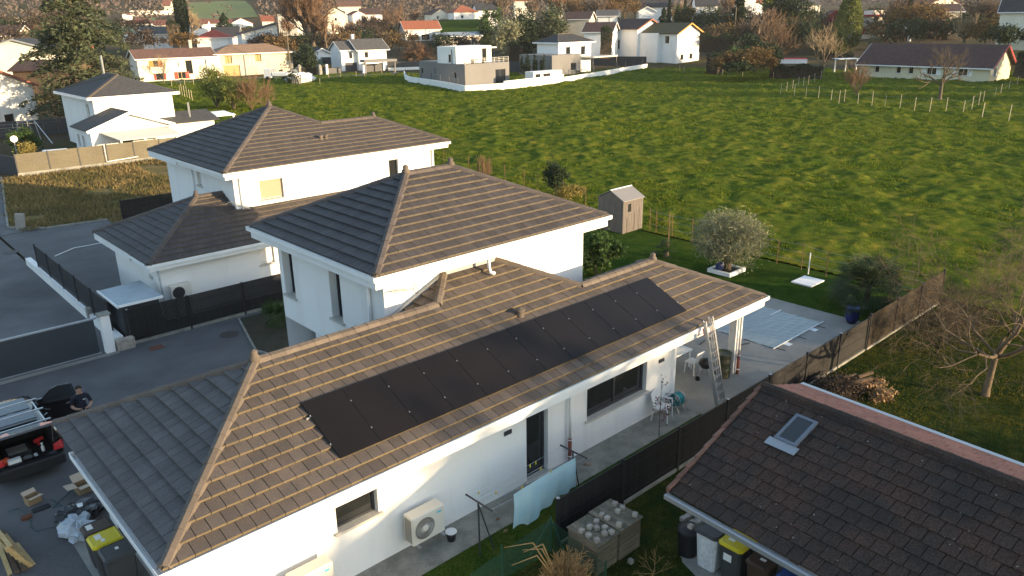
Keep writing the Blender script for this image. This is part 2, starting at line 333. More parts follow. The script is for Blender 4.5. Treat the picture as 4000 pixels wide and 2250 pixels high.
sheet('forecourt', [(0.7,18.1),(9,18.1),(9,39.0),(6.8,39.0),(6.7,41.0),(3.2,41.4),(0.7,41.5)], 0.004, 'asphalt2')
sheet('lawn', [(-3.3,-2.45),(28.75,-2.45),(28.75,19),(32.4,36),(9,36),(9,6.3),(-3.3,6.3)], 0.008, 'lawn_grass')
sheet('garden_ground', [(-3.3,-40),(60,-40),(60,-20),(28.7,-2.45),(-3.3,-2.45)], 0.004, 'yard_grass')
sheet('vacant_lot', [(1.5,43.4),(3.2,41.5),(6.7,41.0),(6.8,38.6),(22,38.6),(22,62.8),(6,62.8),(4.9,63.5)], 0.012, 'dry_lot')
sheet('planting_bed', [(4.25,13.9),(5.2,17.7),(8.9,17.7),(8.9,9.0),(5.1,9.0),(5.2,11.5)], 0.016, 'soil')
def slab(name, p0, p1, m, z1): return struct(MB().box((*p0, -0.05), (*p1, z1)).build(name, MT[m]))
slab('path', (-3.36, -0.98), (12.3, 0.06), 'concrete_old', 0.03)
slab('terrace', (12.3, -1.06), (23.65, 4.5), 'concrete', 0.028)
slab('apron', (-9, -6), (-4.35, 6.15), 'asphalt2', 0.03)
slab('wall_footing', (-4.35, -2), (-3.36, 6.15), 'concrete', 0.034)
# kerbs of the lot and court
k = MB()
for a, b in (((1.5,43.4),(3.2,41.5)),((3.2,41.5),(6.7,41.0)),((1.5,43.4),(4.9,63.4))): k.bar((*a, 0.03), (*b, 0.03), 0.12, 0.14)
struct(k.build('kerb', MT['concrete_old']))
k = MB().bar((4.2,13.9,0.02), (5.2,17.7,0.02), 0.08, 0.1).bar((4.2,13.9,0.02), (5.1,11.3,0.02), 0.08, 0.1); struct(k.build('bed_edging', MT['concrete_old']))
# strips of a different pour in the asphalt in front of the gate
sheet('gate_threshold', [(-7,17.55),(0.3,17.55),(0.3,17.86),(-7,17.86)], 0.010, 'concrete')
# ------------------------------------------------------------------ loose grass (nobody could count it)
def blades(name, pts, hts, wid, m, lean=0.35, per=3, label=None, cat='grass'):
    n = len(pts); P = np.repeat(pts, per, 0); H = np.repeat(hts, per)*RNG.uniform(0.6, 1.25, n*per); W_ = np.repeat(wid, per) if hasattr(wid, '__len__') else np.full(n*per, wid)
    a = RNG.uniform(0, 2*np.pi, n*per); j = RNG.normal(0, 1, (n*per, 2))*W_[:, None]*1.2
    bx = P[:, 0]+j[:, 0]; by = P[:, 1]+j[:, 1]; bz = P[:, 2]-0.02
    dx = np.cos(a)*W_/2; dy = np.sin(a)*W_/2; la = RNG.normal(0, lean, (n*per, 2))*H[:, None]
    V = np.empty((n*per, 3, 3)); V[:, 0] = np.stack([bx-dx, by-dy, bz], -1); V[:, 1] = np.stack([bx+dx, by+dy, bz], -1); V[:, 2] = np.stack([bx+la[:, 0], by+la[:, 1], bz+H], -1)
    o = fastmesh(name, V.reshape(-1, 3), np.arange(n*per*3).reshape(-1, 3), MT[m], rnd=RNG.random(n*per)); o['kind'] = 'stuff'
    tag(o, label, cat); return o
def terr0(x, y): return np.zeros_like(x)
n = 170000
D = np.exp(RNG.uniform(np.log(33), np.log(190), n)); A = FAZ-np.radians(RNG.uniform(-36, 36, n))
x = CXY[0]+D*np.cos(A); y = CXY[1]+D*np.sin(A); xb = np.where(y < 19, 29.0, np.where(y < 36, 29.0+(y-19)*0.22, 32.8))
kp = (x > xb) & (vnoise(x, y, 1.1, 8)+0.5*vnoise(x, y, 5, 9) > -0.02); x, y, D = x[kp], y[kp], D[kp]
blades('meadow_grass', np.stack([x, y, np.full(len(x), 0.02)], -1), 0.05+0.0013*D, 0.03+0.0010*D, 'grass_blade', label='tussocky green and yellowish grass of the sunlit meadow')
n = 9000; x = RNG.uniform(12, 28.6, n); y = RNG.uniform(-2.4, 19, n); kp = ~((x < 23.9) & (y < 4.7) & (y > -1.15)) & ~((x < 12.6) & (y < 11.5)); x, y = x[kp], y[kp]
xs = RNG.uniform(-3, 24, 2600); ys = RNG.uniform(-2.42, -1.02, 2600)
x = np.concatenate([x, xs]); y = np.concatenate([y, ys])
blades('lawn_grass', np.stack([x, y, np.full(len(x), 0.01)], -1), np.full(len(x), 0.05), 0.035, 'grass_lawn', label='short green lawn grass of the walled garden')
n = 24000; x = RNG.uniform(2, 45, n); y = RNG.uniform(-14, -2.6, n); kp = ~((x > 4.6) & (x < 16) & (y < -5.0)); x, y = x[kp], y[kp]
blades('yard_grass', np.stack([x, y, np.full(len(x), 0.01)], -1), np.full(len(x), 0.08), 0.04, 'grass_yard', label='rough grass of the garden round the bare tree')
n = 9000; x = RNG.uniform(2, 21, n); y = RNG.uniform(39, 62.5, n); kp = (x > 1.5+(y-43)*0.17) & (vnoise(x, y, 3, 11) > -0.2) & ((x > 6.9) | (y > 41.6)); x, y = x[kp], y[kp]
blades('lot_grass', np.stack([x, y, np.full(len(x), 0.01)], -1), np.full(len(x), 0.28), 0.12, 'grass_dry', label='tall dry straw coloured grass on the vacant lot')
# ================================================================== roofs made of tiles
def clip(poly, a, b, c):                         # keep a*x+b*y<=c
    out = []
    for i in range(len(poly)):
        p, q = poly[i], poly[(i+1) % len(poly)]; dp = a*p[0]+b*p[1]-c; dq = a*q[0]+b*q[1]-c
        if dp <= 0: out.append(p)
        if (dp < 0 < dq) or (dq < 0 < dp):
            t = dp/(dp-dq); out.append((p[0]+t*(q[0]-p[0]), p[1]+t*(q[1]-p[1])))
    return out
def area2(p): return 0.5*sum(p[i][0]*p[(i+1) % len(p)][1]-p[(i+1) % len(p)][0]*p[i][1] for i in range(len(p)))
class Face:
    """roof plane: origin O (a point of the eave), U along the eave (to the right seen from outside), S up the slope"""
    def __init__(s, O, U, pitch, polys, m='tile', edge=None):
        s.edge = edge
        s.O = Vector(O); s.U = Vector(U).normalized(); h = Vector((-s.U.y, s.U.x, 0))     # horizontal, away from the eave
        s.S = (h*math.cos(pitch)+Vector((0, 0, 1))*math.sin(pitch)).normalized(); s.N = s.U.cross(s.S)
        s.cp = math.cos(pitch); s.h = h; s.m = m; s.polys = []
        for p in polys:                          # given in plan, world x, y
            q = []
            for x, y in p:
                d = Vector((x-s.O.x, y-s.O.y, 0)); q.append((d.dot(s.U), d.dot(h)/s.cp))
            if area2(q) < 0: q.reverse()
            s.polys.append(q)
    def pt(s, u, v, n=0.0): return s.O+s.U*u+s.S*v+s.N*n
def tile_mesh(name, poly, v0, g, hi=0.062, lo=0.018, u0=0.0):
    n = len(poly); vs = []; H = lambda v: hi+(lo-hi)*min(max((v-v0)/g, 0), 1)
    for u, v in poly: vs.append((u-u0, v-v0, H(v)))
    for u, v in poly: vs.append((u-u0, v-v0, -0.006))
    fs = [tuple(range(n))]+[(i, n+i, n+(i+1) % n, (i+1) % n) for i in range(n)]
    return vs, fs
def tiled(house, faces, tw, g, budget, name='tile', gap=0.014, deckm='deck', hi=0.085, edge='tile_edge'):
    """roof part with deck; the nearest tiles in view are sub-parts, the rest one mesh"""
    d = MB()
    for F_ in faces:
        for p in F_.polys: d.poly([tuple(F_.pt(u, v, -0.012)) for u, v in p])
    roof = d.build('roof', MT[deckm], house)
    items = []
    for F_ in faces:
        us = [q[0] for p in F_.polys for q in p]; vs = [q[1] for p in F_.polys for q in p]
        nr = int(math.ceil(max(vs)/g)); u_min = min(us); nc = int((max(us)-u_min)/tw)+3
        for r in range(nr):
            v0 = r*g; off = -tw*(0.5 if r % 2 else 0.02)
            for c in range(nc):
                ua = u_min+off+c*tw; rect = [(ua+gap/2, v0), (ua+tw-gap/2, v0), (ua+tw-gap/2, v0+g), (ua+gap/2, v0+g)]
                for p in F_.polys:
                    q = rect
                    for i in range(len(p)):
                        x0, y0 = p[i]; x1, y1 = p[(i+1) % len(p)]
                        a, b = (y1-y0), -(x1-x0); q = clip(q, a, b, a*x0+b*y0)
                        if len(q) < 3: break
                    if len(q) < 3 or abs(area2(q)) < 0.002: continue
                    ctr = F_.pt(ua+tw/2, v0+g/2); vw = Vector(CAM)-ctr
                    d3 = ctr-Vector(CAM); zf = d3.dot(Vector(_f)); uu = d3.dot(Vector(RX))/zf*FPX+2000; vv = d3.dot(Vector(RD))/zf*FPX+1125
                    vis = zf > 0 and vw.dot(F_.N) > 0 and -30 < uu < 4030 and -30 < vv < 2280
                    full = abs(area2(q)) > 0.97*(tw-gap)*g
                    items.append((d3.length if vis else 1e6+d3.length, F_, ua, v0, q, full))
    items.sort(key=lambda t: t[0])
    shared = {}
    off = WL.get(house.name, Vector((0, 0, 0)))
    for d_, F_, ua, v0, q, full in items[:budget]:
        key = (id(F_)) if full else None
        if key and key in shared: me = shared[key]
        else:
            vs, fs = tile_mesh(name, [(ua+gap/2, v0), (ua+tw-gap/2, v0), (ua+tw-gap/2, v0+g), (ua+gap/2, v0+g)] if full else q, v0, g, hi=hi, u0=ua)
            me = bpy.data.meshes.new(name); me.from_pydata(vs, [], fs); me.materials.append(MT[F_.m]); me.materials.append(MT[F_.edge or edge])
            for p_ in me.polygons:
                if p_.normal.y < -0.7: p_.material_index = 1
            if key: shared[key] = me
        o = bpy.data.objects.new(name, me); COL.objects.link(o); o.parent = roof
        m4 = Matrix((tuple(F_.U), tuple(F_.S), tuple(F_.N))).transposed().to_4x4(); m4.translation = F_.pt(ua, v0)-off+F_.N*random.uniform(-0.004, 0.004)
        o.matrix_local = m4
    for F_ in faces:
        b = MB(); b.rnd = []
        for d_, G, ua, v0, q, full in items[budget:]:
            if G is not F_: continue
            vs, fs = tile_mesh(name, q, v0, g, hi=hi); rv = random.random(); dz = random.uniform(-0.004, 0.004)
            b.add([tuple(F_.pt(x, y+v0, z+dz)) for x, y, z in vs], fs); b.rnd += [rv]*len(fs)
        if b.f:
            o = b.build(name+'_rows', MT[F_.m], roof); o['kind'] = 'stuff'; o.data.materials.append(MT[F_.edge or edge]); S_ = F_.S
            nn_ = np.zeros(len(o.data.polygons)*3, dtype=np.float32); o.data.polygons.foreach_get('normal', nn_); nn_ = nn_.reshape(-1, 3)
            o.data.polygons.foreach_set('material_index', (nn_@np.array(S_) < -0.7).astype(np.int32))
    return roof
def ridge_caps(roof, a, b, m='ridge', w=0.14, L=0.40, name='ridge_tile', h=0.085, shared={}):
    a = Vector(a); b = Vector(b); d = b-a; n = max(1, int(round(d.length/L))); st = d.length/n; d.normalize()
    off = WL.get(roof.name, Vector((0, 0, 0)))
    x = d.cross(Vector((0, 0, 1))).normalized(); z = x.cross(d).normalized()
    key = (round(st, 3), w, m, h)
    if key not in shared:
        prof = [(-w, -0.35*w), (-w*0.72, h*0.55), (0, h), (w*0.72, h*0.55), (w, -0.35*w)]
        vs = []
        for yy, sc, up in ((-0.015, 1.02, 0.006), (st-0.010, 0.97, 0.0)):
            vs += [(p[0]*sc, yy, p[1]*sc+up) for p in prof]+[(p[0]*sc*0.86, yy, p[1]*sc*0.8-0.02+up) for p in prof]
        fs = [(i, i+1, i+11, i+10) for i in range(4)]+[(i, i+5, i+6, i+1) for i in range(4)]+[(10+i, 11+i, 16+i, 15+i) for i in range(4)]
        me = bpy.data.meshes.new(name); me.from_pydata(vs, [], fs); me.materials.append(MT[m]); shared[key] = me
    for i in range(n):
        o = bpy.data.objects.new(name, shared[key]); COL.objects.link(o); o.parent = roof
        m4 = Matrix((tuple(x), tuple(d), tuple(z))).transposed().to_4x4(); m4.translation = a+d*(st*i)-off+Vector((0, 0, random.uniform(0, 0.006))); o.matrix_local = m4
def finial(roof, p, m='ridge', s=0.85):
    MB().lathe([(0.0,-0.1),(0.17*s,-0.08),(0.16*s,0.04),(0.10*s,0.09),(0.115*s,0.17),(0.065*s,0.20),(0.0,0.235)], p, 14).build('finial', MT[m], roof, smooth=True)
# ------------------------------------------------------------------ walls with openings
def wall_mb(mb, O, U, L, H, ops=(), dep=0.22, z0=None):
    """outer face of a wall; U runs to the right seen from outside; ops = (u0,u1,z0,z1) measured from O"""
    O = Vector(O); U = Vector((U[0], U[1], 0)).normalized(); N = Vector((U.y, -U.x, 0))
    us = sorted(set([0, L]+[o[0] for o in ops]+[o[1] for o in ops])); zs = sorted(set([0, H]+[o[2] for o in ops]+[o[3] for o in ops]))
    P = lambda u, z, n=0.0: tuple(O+U*u+Vector((0, 0, z))-N*n)
    for i in range(len(us)-1):
        for j in range(len(zs)-1):
            uc = (us[i]+us[i+1])/2; zc = (zs[j]+zs[j+1])/2
            if any(o[0] < uc < o[1] and o[2] < zc < o[3] for o in ops): continue
            mb.quad(P(us[i], zs[j]), P(us[i+1], zs[j]), P(us[i+1], zs[j+1]), P(us[i], zs[j+1]))
    for a, b, c, d in [o[:4] for o in ops]:
        mb.quad(P(a, c), P(a, c, dep), P(b, c, dep), P(b, c)); mb.quad(P(a, d), P(b, d), P(b, d, dep), P(a, d, dep))
        mb.quad(P(a, c), P(a, d), P(a, d, dep), P(a, c, dep)); mb.quad(P(b, c), P(b, c, dep), P(b, d, dep), P(b, d))
    return P
def window(parent, P, o, dep=0.2, fm='anthracite', n=1, sill='stone_sill', shut=None, shutm='white_paint', fw=0.06, name='window', glass='glass', blind=0.0, blindm='pvc'):
    a, b, c, d = o[:4]
    f = MB(); q = dep-0.05
    for u0, u1, z0, z1 in ((a, b, c, c+fw), (a, b, d-fw, d), (a, a+fw, c+fw, d-fw), (b-fw, b, c+fw, d-fw)):
        f.extr([P(u0, z0, q), P(u1, z0, q), P(u1, z1, q), P(u0, z1, q)], np.array(P(0, 0, 0.04))-np.array(P(0, 0, 0)))
    for i in range(1, n):
        u = a+(b-a)*i/n; f.extr([P(u-fw/2, c+fw, q), P(u+fw/2, c+fw, q), P(u+fw/2, d-fw, q), P(u-fw/2, d-fw, q)], np.array(P(0, 0, 0.035))-np.array(P(0, 0, 0)))
    w_ = f.build(name, MT[fm], parent)
    e = fw*0.5
    for i in range(n):
        ua = a+(b-a)*i/n+e; ub = a+(b-a)*(i+1)/n-e
        MB().quad(P(ua, c+e, q+0.03), P(ub, c+e, q+0.03), P(ub, d-e, q+0.03), P(ua, d-e, q+0.03)).build('pane', MT[glass], w_)
    if blind > 0:
        zb = d-(d-c)*blind; k = MB(); nn = max(3, int((d-zb)/0.06))
        for i in range(nn):
            z1 = d-(d-zb)*i/nn; z0_ = d-(d-zb)*(i+1)/nn+0.008
            k.extr([P(a+0.02, z0_, q-0.03), P(b-0.02, z0_, q-0.03), P(b-0.02, z1, q-0.018), P(a+0.02, z1, q-0.018)], np.array(P(0, 0, 0.012))-np.array(P(0, 0, 0)))
        k.build('roller_blind', MT[blindm], w_)
    if sill:
        s_ = MB(); e_ = np.array(P(0, 0, -0.1))-np.array(P(0, 0, dep-0.05))
        s_.extr([P(a-0.08, c-0.05, dep-0.06), P(b+0.08, c-0.05, dep-0.06), P(b+0.08, c+0.012, dep-0.06), P(a-0.08, c+0.012, dep-0.06)], np.array(P(0, 0, -0.08))-np.array(P(0, 0, dep-0.06)))
        s_.build('sill', MT[sill], w_)
    if shut:
        for sgn, ux in ((-1, a), (1, b)):
            wd = (b-a)/2 if shut is True else shut; u0, u1 = (ux-wd, ux-0.02) if sgn < 0 else (ux+0.02, ux+wd)
            MB().extr([P(u0, c, -0.012), P(u1, c, -0.012), P(u1, d, -0.012), P(u0, d, -0.012)], np.array(P(0, 0, -0.045))-np.array(P(0, 0, -0.012))).build('shutter', MT[shutm], w_)
    return w_
def eaves(parent, x0, y0, x1, y1, z, h=0.36, m='white_paint', over=0.6, sides='fblr'):
    """fascia with gutter round a rectangular eave and the soffit under it"""
    f = MB(); t = 0.05
    f.box((x0-t, y0-t, z-h), (x1+t, y0, z-0.03)); f.box((x0-t, y1, z-h), (x1+t, y1+t, z-0.03)); f.box((x0-t, y0, z-h), (x0, y1, z-0.03)); f.box((x1, y0, z-h), (x1+t, y1, z-0.03))
    fa = f.build('fascia', MT[m], parent)
    g = MB(); e = 0.11
    for a, b in (((x0-t-e, y0-t-e), (x1+t+e, y0-t-0.005)), ((x0-t-e, y1+t+0.005), (x1+t+e, y1+t+e)), ((x0-t-e, y0-t-0.005), (x0-t-0.005, y1+t+0.005)), ((x1+t+0.005, y0-t-0.005), (x1+t+e, y1+t+0.005))):
        zz = z-0.15; g.box((*a, zz), (*b, zz+0.012))
    w2 = 0.014
    X0, Y0, X1, Y1 = x0-t-e, y0-t-e, x1+t+e, y1+t+e
    g.box((X0, Y0, z-0.138), (X1, Y0+w2, z-0.015)); g.box((X0, Y1-w2, z-0.138), (X1, Y1, z-0.015)); g.box((X0, Y0+w2, z-0.138), (X0+w2, Y1-w2, z-0.015)); g.box((X1-w2, Y0+w2, z-0.138), (X1, Y1-w2, z-0.015))
    g.build('gutter', MT[m], parent)
    MB().quad((x0, y0, z-h+0.01), (x0, y1, z-h+0.01), (x1, y1, z-h+0.01), (x1, y0, z-h+0.01)).build('soffit', MT[m], parent)
# ================================================================== the house with the solar array
PITCH = math.radians(24.427); TP = math.tan(PITCH)
H0 = thing('solar_house', 'white house with brown tiled hip roofs and a row of black solar panels', 'house', (4, 3, 0))
EX0, EX1, EY0, EZ = -4.02, 16.52, -0.56, 2.84
rl = 3.17; zl = EZ+(rl-EY0)*TP; rr_ = 2.25; zr = EZ+(rr_-EY0)*TP; zt = EZ+(4.15-EY0)*TP
f_front = Face((0, EY0, EZ), (1, 0, 0), PITCH, [[(EX0,EY0),(EX1,EY0),(13.71,2.25),(-1.21,2.25)], [(-1.21,2.25),(10.05,2.25),(9.13,3.17),(-0.29,3.17)], [(5.12,3.17),(9.13,3.17),(8.15,4.15),(6.10,4.15)]])
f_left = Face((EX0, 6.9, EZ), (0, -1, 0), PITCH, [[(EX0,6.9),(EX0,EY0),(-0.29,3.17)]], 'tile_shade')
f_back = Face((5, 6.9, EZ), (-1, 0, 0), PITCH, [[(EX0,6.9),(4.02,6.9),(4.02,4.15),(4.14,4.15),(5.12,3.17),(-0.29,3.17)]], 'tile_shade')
f_small = Face((3.0, 6.0, zl-(5.12-3.0)*TP), (0, -1, 0), PITCH, [[(5.12,3.17),(6.10,4.15),(4.14,4.15)]], 'tile')
f_right = Face((EX1, EY0, EZ), (0, 1, 0), PITCH, [[(EX1,EY0),(EX1,5.06),(13.71,2.25)]])
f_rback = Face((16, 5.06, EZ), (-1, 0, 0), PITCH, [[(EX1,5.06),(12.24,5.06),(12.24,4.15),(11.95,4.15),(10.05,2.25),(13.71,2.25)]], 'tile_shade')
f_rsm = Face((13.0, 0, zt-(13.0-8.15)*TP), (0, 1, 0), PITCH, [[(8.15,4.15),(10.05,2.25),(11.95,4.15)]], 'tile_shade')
UX0, UX1, UY0, UY1, UZ = 3.42, 12.84, 3.56, 11.14, 5.67
um = (UY0+UY1)/2; uh = (UY1-UY0)/2; zu = UZ+uh*TP
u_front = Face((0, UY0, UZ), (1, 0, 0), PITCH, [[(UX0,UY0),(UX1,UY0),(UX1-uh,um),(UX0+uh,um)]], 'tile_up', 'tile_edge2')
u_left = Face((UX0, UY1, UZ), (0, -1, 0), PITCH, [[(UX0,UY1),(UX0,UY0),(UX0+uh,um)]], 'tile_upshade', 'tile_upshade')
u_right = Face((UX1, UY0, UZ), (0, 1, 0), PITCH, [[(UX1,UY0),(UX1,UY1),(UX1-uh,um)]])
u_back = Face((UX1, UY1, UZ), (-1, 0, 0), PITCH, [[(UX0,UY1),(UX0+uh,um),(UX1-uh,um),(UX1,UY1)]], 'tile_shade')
roof = tiled(H0, [f_front, f_left, f_back, f_small, f_right, f_rback, f_rsm, u_front, u_left, u_right, u_back], 0.30, 0.345, 300)
up = 0.035
for a, b in (((EX0+0.05,EY0+0.05,EZ+up),(-0.29,rl,zl+up)), ((EX0+0.05,6.85,EZ+up),(-0.29,rl,zl+up)), ((-0.29,rl,zl+up),(5.12,rl,zl+up)), ((5.12,rl,zl+up),(6.10,4.13,zt+up)),
             ((10.05,rr_,zr+up),(8.15,4.13,zt+up)), ((10.05,rr_,zr+up),(13.71,rr_,zr+up)), ((EX1-0.05,EY0+0.05,EZ+up),(13.71,rr_,zr+up)), ((EX1-0.05,5.0,EZ+up),(13.71,rr_,zr+up)),
             ((UX0+0.05,UY0+0.05,UZ+up),(UX0+uh,um,zu+up)), ((UX0+0.05,UY1-0.05,UZ+up),(UX0+uh,um,zu+up)), ((UX0+uh,um,zu+up),(UX1-uh,um,zu+up)), ((UX1-0.05,UY0+0.05,UZ+up),(UX1-uh,um,zu+up)), ((UX1-0.05,UY1-0.05,UZ+up),(UX1-uh,um,zu+up))):
    ridge_caps(roof, a, b, 'ridge_up' if a[2] > 5 else 'ridge')
for p in ((-0.29,rl,zl+0.10),(13.71,rr_,zr+0.10),(UX0+uh,um,zu+0.10),(UX1-uh,um,zu+0.10)): finial(roof, p)
# flashings where the low roofs meet the upper wall
MB().bar((4.06,4.09,zl-(5.12-4.06)*TP+0.06), (6.05,4.09,zt+0.02), 0.16, 0.10).bar((6.15,4.11,zt+0.07), (8.1,4.11,zt+0.07), 0.10, 0.12).build('flashing', MT['zinc'], roof)
# walls of the lower wing
wa = MB(); LX0, LX1 = -3.36, 12.29
ops_f = [(-0.22-LX0, 0.86-LX0, 1.38, 2.12), (5.58-LX0, 6.40-LX0, 0.06, 2.15), (8.0-LX0, 10.76-LX0, 1.0, 2.12)]
Pf = wall_mb(wa, (LX0, 0.06, 0), (1, 0), LX1-LX0, 2.5, ops_f)
wall_mb(wa, (LX1, 0.06, 0), (0, 1), 4.5, 2.5); Pl = wall_mb(wa, (LX0, 6.3, 0), (0, -1), 6.24, 2.5, [(0.6, 3.2, 0.03, 2.1)])
wall_mb(wa, (4.9, 6.3, 0), (-1, 0), 8.26, 2.5); wall_mb(wa, (4.95, 10.2, 0), (0, -1), 3.9, 2.5, [(0.6, 1.5, 0.1, 2.1)])
wa.build('wall', MT['plaster'], H0)
window(H0, Pf, ops_f[0], n=1, blind=0.0); window(H0, Pf, ops_f[2], n=2, fw=0.08)
dr = window(H0, Pf, ops_f[1], n=1, sill='stone_sill', name='glass_door', fw=0.07)
MB().box((LX0+0.18, 3.15, 0.03), (LX0+0.21, 5.65, 2.08)).build('garage_door', MT['grey_alu'], H0)
# upper storey
wu = MB(); VX0, VX1, VY0, VY1 = 4.02, 12.24, 4.16, 10.54; zb, ztop = 2.47, UZ-0.30
Pu = wall_mb(wu, (VX0, VY0, zb), (1, 0), VX1-VX0, ztop-zb)
ops_u = [(VY1-10.28, VY1-9.56, 3.36-zb, 5.3-zb), (VY1-7.20, VY1-6.55, 3.34-zb, 5.3-zb)]
Pv = wall_mb(wu, (VX0, VY1, zb), (0, -1), VY1-VY0, ztop-zb, ops_u, dep=0.30)
wall_mb(wu, (VX1, VY0, 0), (0, 1), VY1-VY0, ztop); wall_mb(wu, (VX1, VY1, 0), (-1, 0), VX1-VX0, ztop)
wu.quad((VX0, VY0, zb), (VX0, VY1, zb), (VX1, VY1, zb), (VX1, VY0, zb)); wu.box((4.25, 8.55, 0), (4.6, 8.9, 2.47))
wu.build('wall', MT['plaster'], H0)
for o in ops_u: window(H0, Pv, o, dep=0.30, sill='stone_sill', fw=0.07)
eaves(H0, EX0+0.05, EY0+0.07, EX1-0.05, 4.94, EZ+0.03, 0.40); eaves(H0, UX0+0.05, UY0+0.07, UX1-0.05, UY1-0.07, UZ+0.03, 0.40)
MB().box((EX0+0.12, 4.98, EZ-0.38), (4.0, 6.78, EZ-0.02)).box((EX0+0.0, 6.78, EZ-0.13), (4.0, 6.92, EZ+0.0)).build('rear_fascia', MT['white_paint'], H0)
# covered terrace: post and downpipes
MB().box((15.55, -0.1, 0.03), (15.83, 0.18, 2.5)).build('post', MT['plaster'], H0)
def downpipe(parent, x, y, z1, z0=0.03, red=0.8, m='pvc', bend=None):
    p = MB().tube([(x, y, z1), (x, y, red if red else z0)], 0.045, 10).build('downpipe', MT[m], parent, smooth=True)
    if red:
        MB().tube([(x, y, red), (x, y, z0)], 0.055, 10).build('drain_sleeve', MT['rust_pipe'], p, smooth=True)
        for z in (red-0.07, red*0.25): MB().tube([(x, y, z), (x, y, z+0.03)], 0.062, 10).build('clamp', MT['pvc'], p)
    return p
downpipe(H0, 15.70, -0.19, 2.5); downpipe(H0, 7.2, -0.03, 2.5)
MB().tube([(VX0+0.95,3.72,UZ-0.3),(7.5,3.75,UZ-0.32)], 0.001, 3).build('anchor', MT['pvc'], H0)
pp = MB().tube([(7.45,3.62,UZ-0.36),(7.45,3.62,zt+0.02),(7.46,3.55,zt-0.10),(7.50,3.42,zt-0.12)], 0.055, 10).build('downpipe', MT['pvc'], H0, smooth=True)
MB().tube([(VX0-0.07,4.85,5.3),(VX0-0.07,4.85,3.42),(VX0-0.07,4.98,3.28),(VX0-0.07,5.25,3.22)], 0.05, 10).build('downpipe', MT['pvc'], H0, smooth=True)
for x, z in ((4.9,1.86),(11.48,1.82)): MB().box((x-0.13, 0.03, z-0.06), (x+0.13, 0.058, z+0.06)).build('wall_lamp', MT['anthracite'], H0)
MB().box((6.35,4.12,5.02),(6.5,4.155,5.2)).build('wall_box', MT['grey_alu'], H0)
# roof vent
vt = MB().lathe([(0.12,-0.12),(0.12,0.10),(0.10,0.10),(0.10,0.16),(0.15,0.16),(0.15,0.20),(0.0,0.25)], tuple(f_front.pt(7.15, (1.95-EY0)/math.cos(PITCH), 0.03)), 14).build('roof_vent', MT['ridge'], roof, smooth=False)
# ================================================================== solar panels
mat('pv_frame', (0.008, 0.008, 0.009), 0.5)
def pvmat():
    m = mat('pv_cells', (0.0095, 0.0082, 0.0085), 0.3, (0.013, 0.0105, 0.0098), scale=0.8, spec=0.2); return m
pvmat()
arr = thing('solar_array', 'row of twelve black solar panels on aluminium rails on the brown tiled roof', 'solar array', (0, 0, 3.22))
W_, L_ = 1.046, 1.755; t = 0.010
fr = MB().box((0,0,0),(W_,t,0.036)).box((0,L_-t,0),(W_,L_,0.036)).box((0,t,0),(t,L_-t,0.036)).box((W_-t,t,0),(W_,L_-t,0.036)).quad((t,t,0.029),(W_-t,t,0.029),(W_-t,L_-t,0.029),(t,L_-t,0.029))
pn = fr.build('solar_panel', MT['pv_frame'], arr, local=True)
cs = MB()
for hy in (0, 1):
    for i in range(6):
        for j in range(10):
            x0 = t+0.008+i*0.169; y0 = t+0.006+hy*0.869+j*0.0853
            cs.quad((x0,y0,0.031),(x0+0.164,y0,0.031),(x0+0.164,y0+0.0825,0.031),(x0,y0+0.0825,0.031))
cs.build('cells', MT['pv_cells'], pn, local=True)
rotm = Matrix((tuple(f_front.U), tuple(f_front.S), tuple(f_front.N))).transposed().to_4x4()
for i in range(12):
    o = pn if i == 0 else copy_tree(pn, parent=arr)
    m4 = rotm.copy(); m4.translation = Vector((i*1.052+0.003, 0, 0))-f_front.N*0.036+f_front.N*random.uniform(-0.002, 0.002); o.matrix_local = m4
for v in (0.42, 1.32):
    a = Vector((-0.10, 0, 3.22))+f_front.S*v-f_front.N*0.06; b = Vector((12.72, 0, 3.22))+f_front.S*v-f_front.N*0.06
    rl_ = MB().bar(a, b, 0.04, 0.04).build('rail', MT['grey_alu'], arr)
    for i in range(13):
        p = Vector((i*1.052-0.003, 0, 3.22))+f_front.S*v; MB().bar(p-f_front.N*0.03, p+f_front.N*0.009, 0.02, 0.04).build('clamp', MT['grey_alu'], rl_)
# ================================================================== neighbour to the north
mat('blind_beige', (0.33, 0.28, 0.19), 0.7)
N0 = thing('neighbour_house', 'white two storey house with dark grey hip roofs and attached garage', 'house', (13, 26, 0))
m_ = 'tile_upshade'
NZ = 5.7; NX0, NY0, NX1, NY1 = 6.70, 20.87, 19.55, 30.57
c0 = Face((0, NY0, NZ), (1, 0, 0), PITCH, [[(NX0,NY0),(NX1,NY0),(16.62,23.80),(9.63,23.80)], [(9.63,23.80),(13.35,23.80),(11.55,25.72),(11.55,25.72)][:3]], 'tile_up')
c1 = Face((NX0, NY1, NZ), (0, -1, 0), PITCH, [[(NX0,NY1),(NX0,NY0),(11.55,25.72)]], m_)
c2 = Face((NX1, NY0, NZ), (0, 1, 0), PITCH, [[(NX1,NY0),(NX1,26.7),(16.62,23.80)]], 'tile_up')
GZ = 2.75; GX0, GY0, GY1 = 2.35, 19.15, 26.55
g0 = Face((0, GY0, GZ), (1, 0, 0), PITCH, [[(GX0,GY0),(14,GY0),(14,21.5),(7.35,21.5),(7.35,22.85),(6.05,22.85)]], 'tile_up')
g0.polys = []; 
for p in ([(GX0,GY0),(14,GY0),(14,21.5),(4.70,21.5)], [(4.70,21.5),(7.35,21.5),(7.35,22.85),(6.05,22.85)]):
    q = [((x), (y-GY0)/math.cos(PITCH)) for x, y in p]; g0.polys.append(q)
g1 = Face((GX0, GY1, GZ), (0, -1, 0), PITCH, [[(GX0,GY1),(GX0,GY0),(6.05,22.85)]], m_)
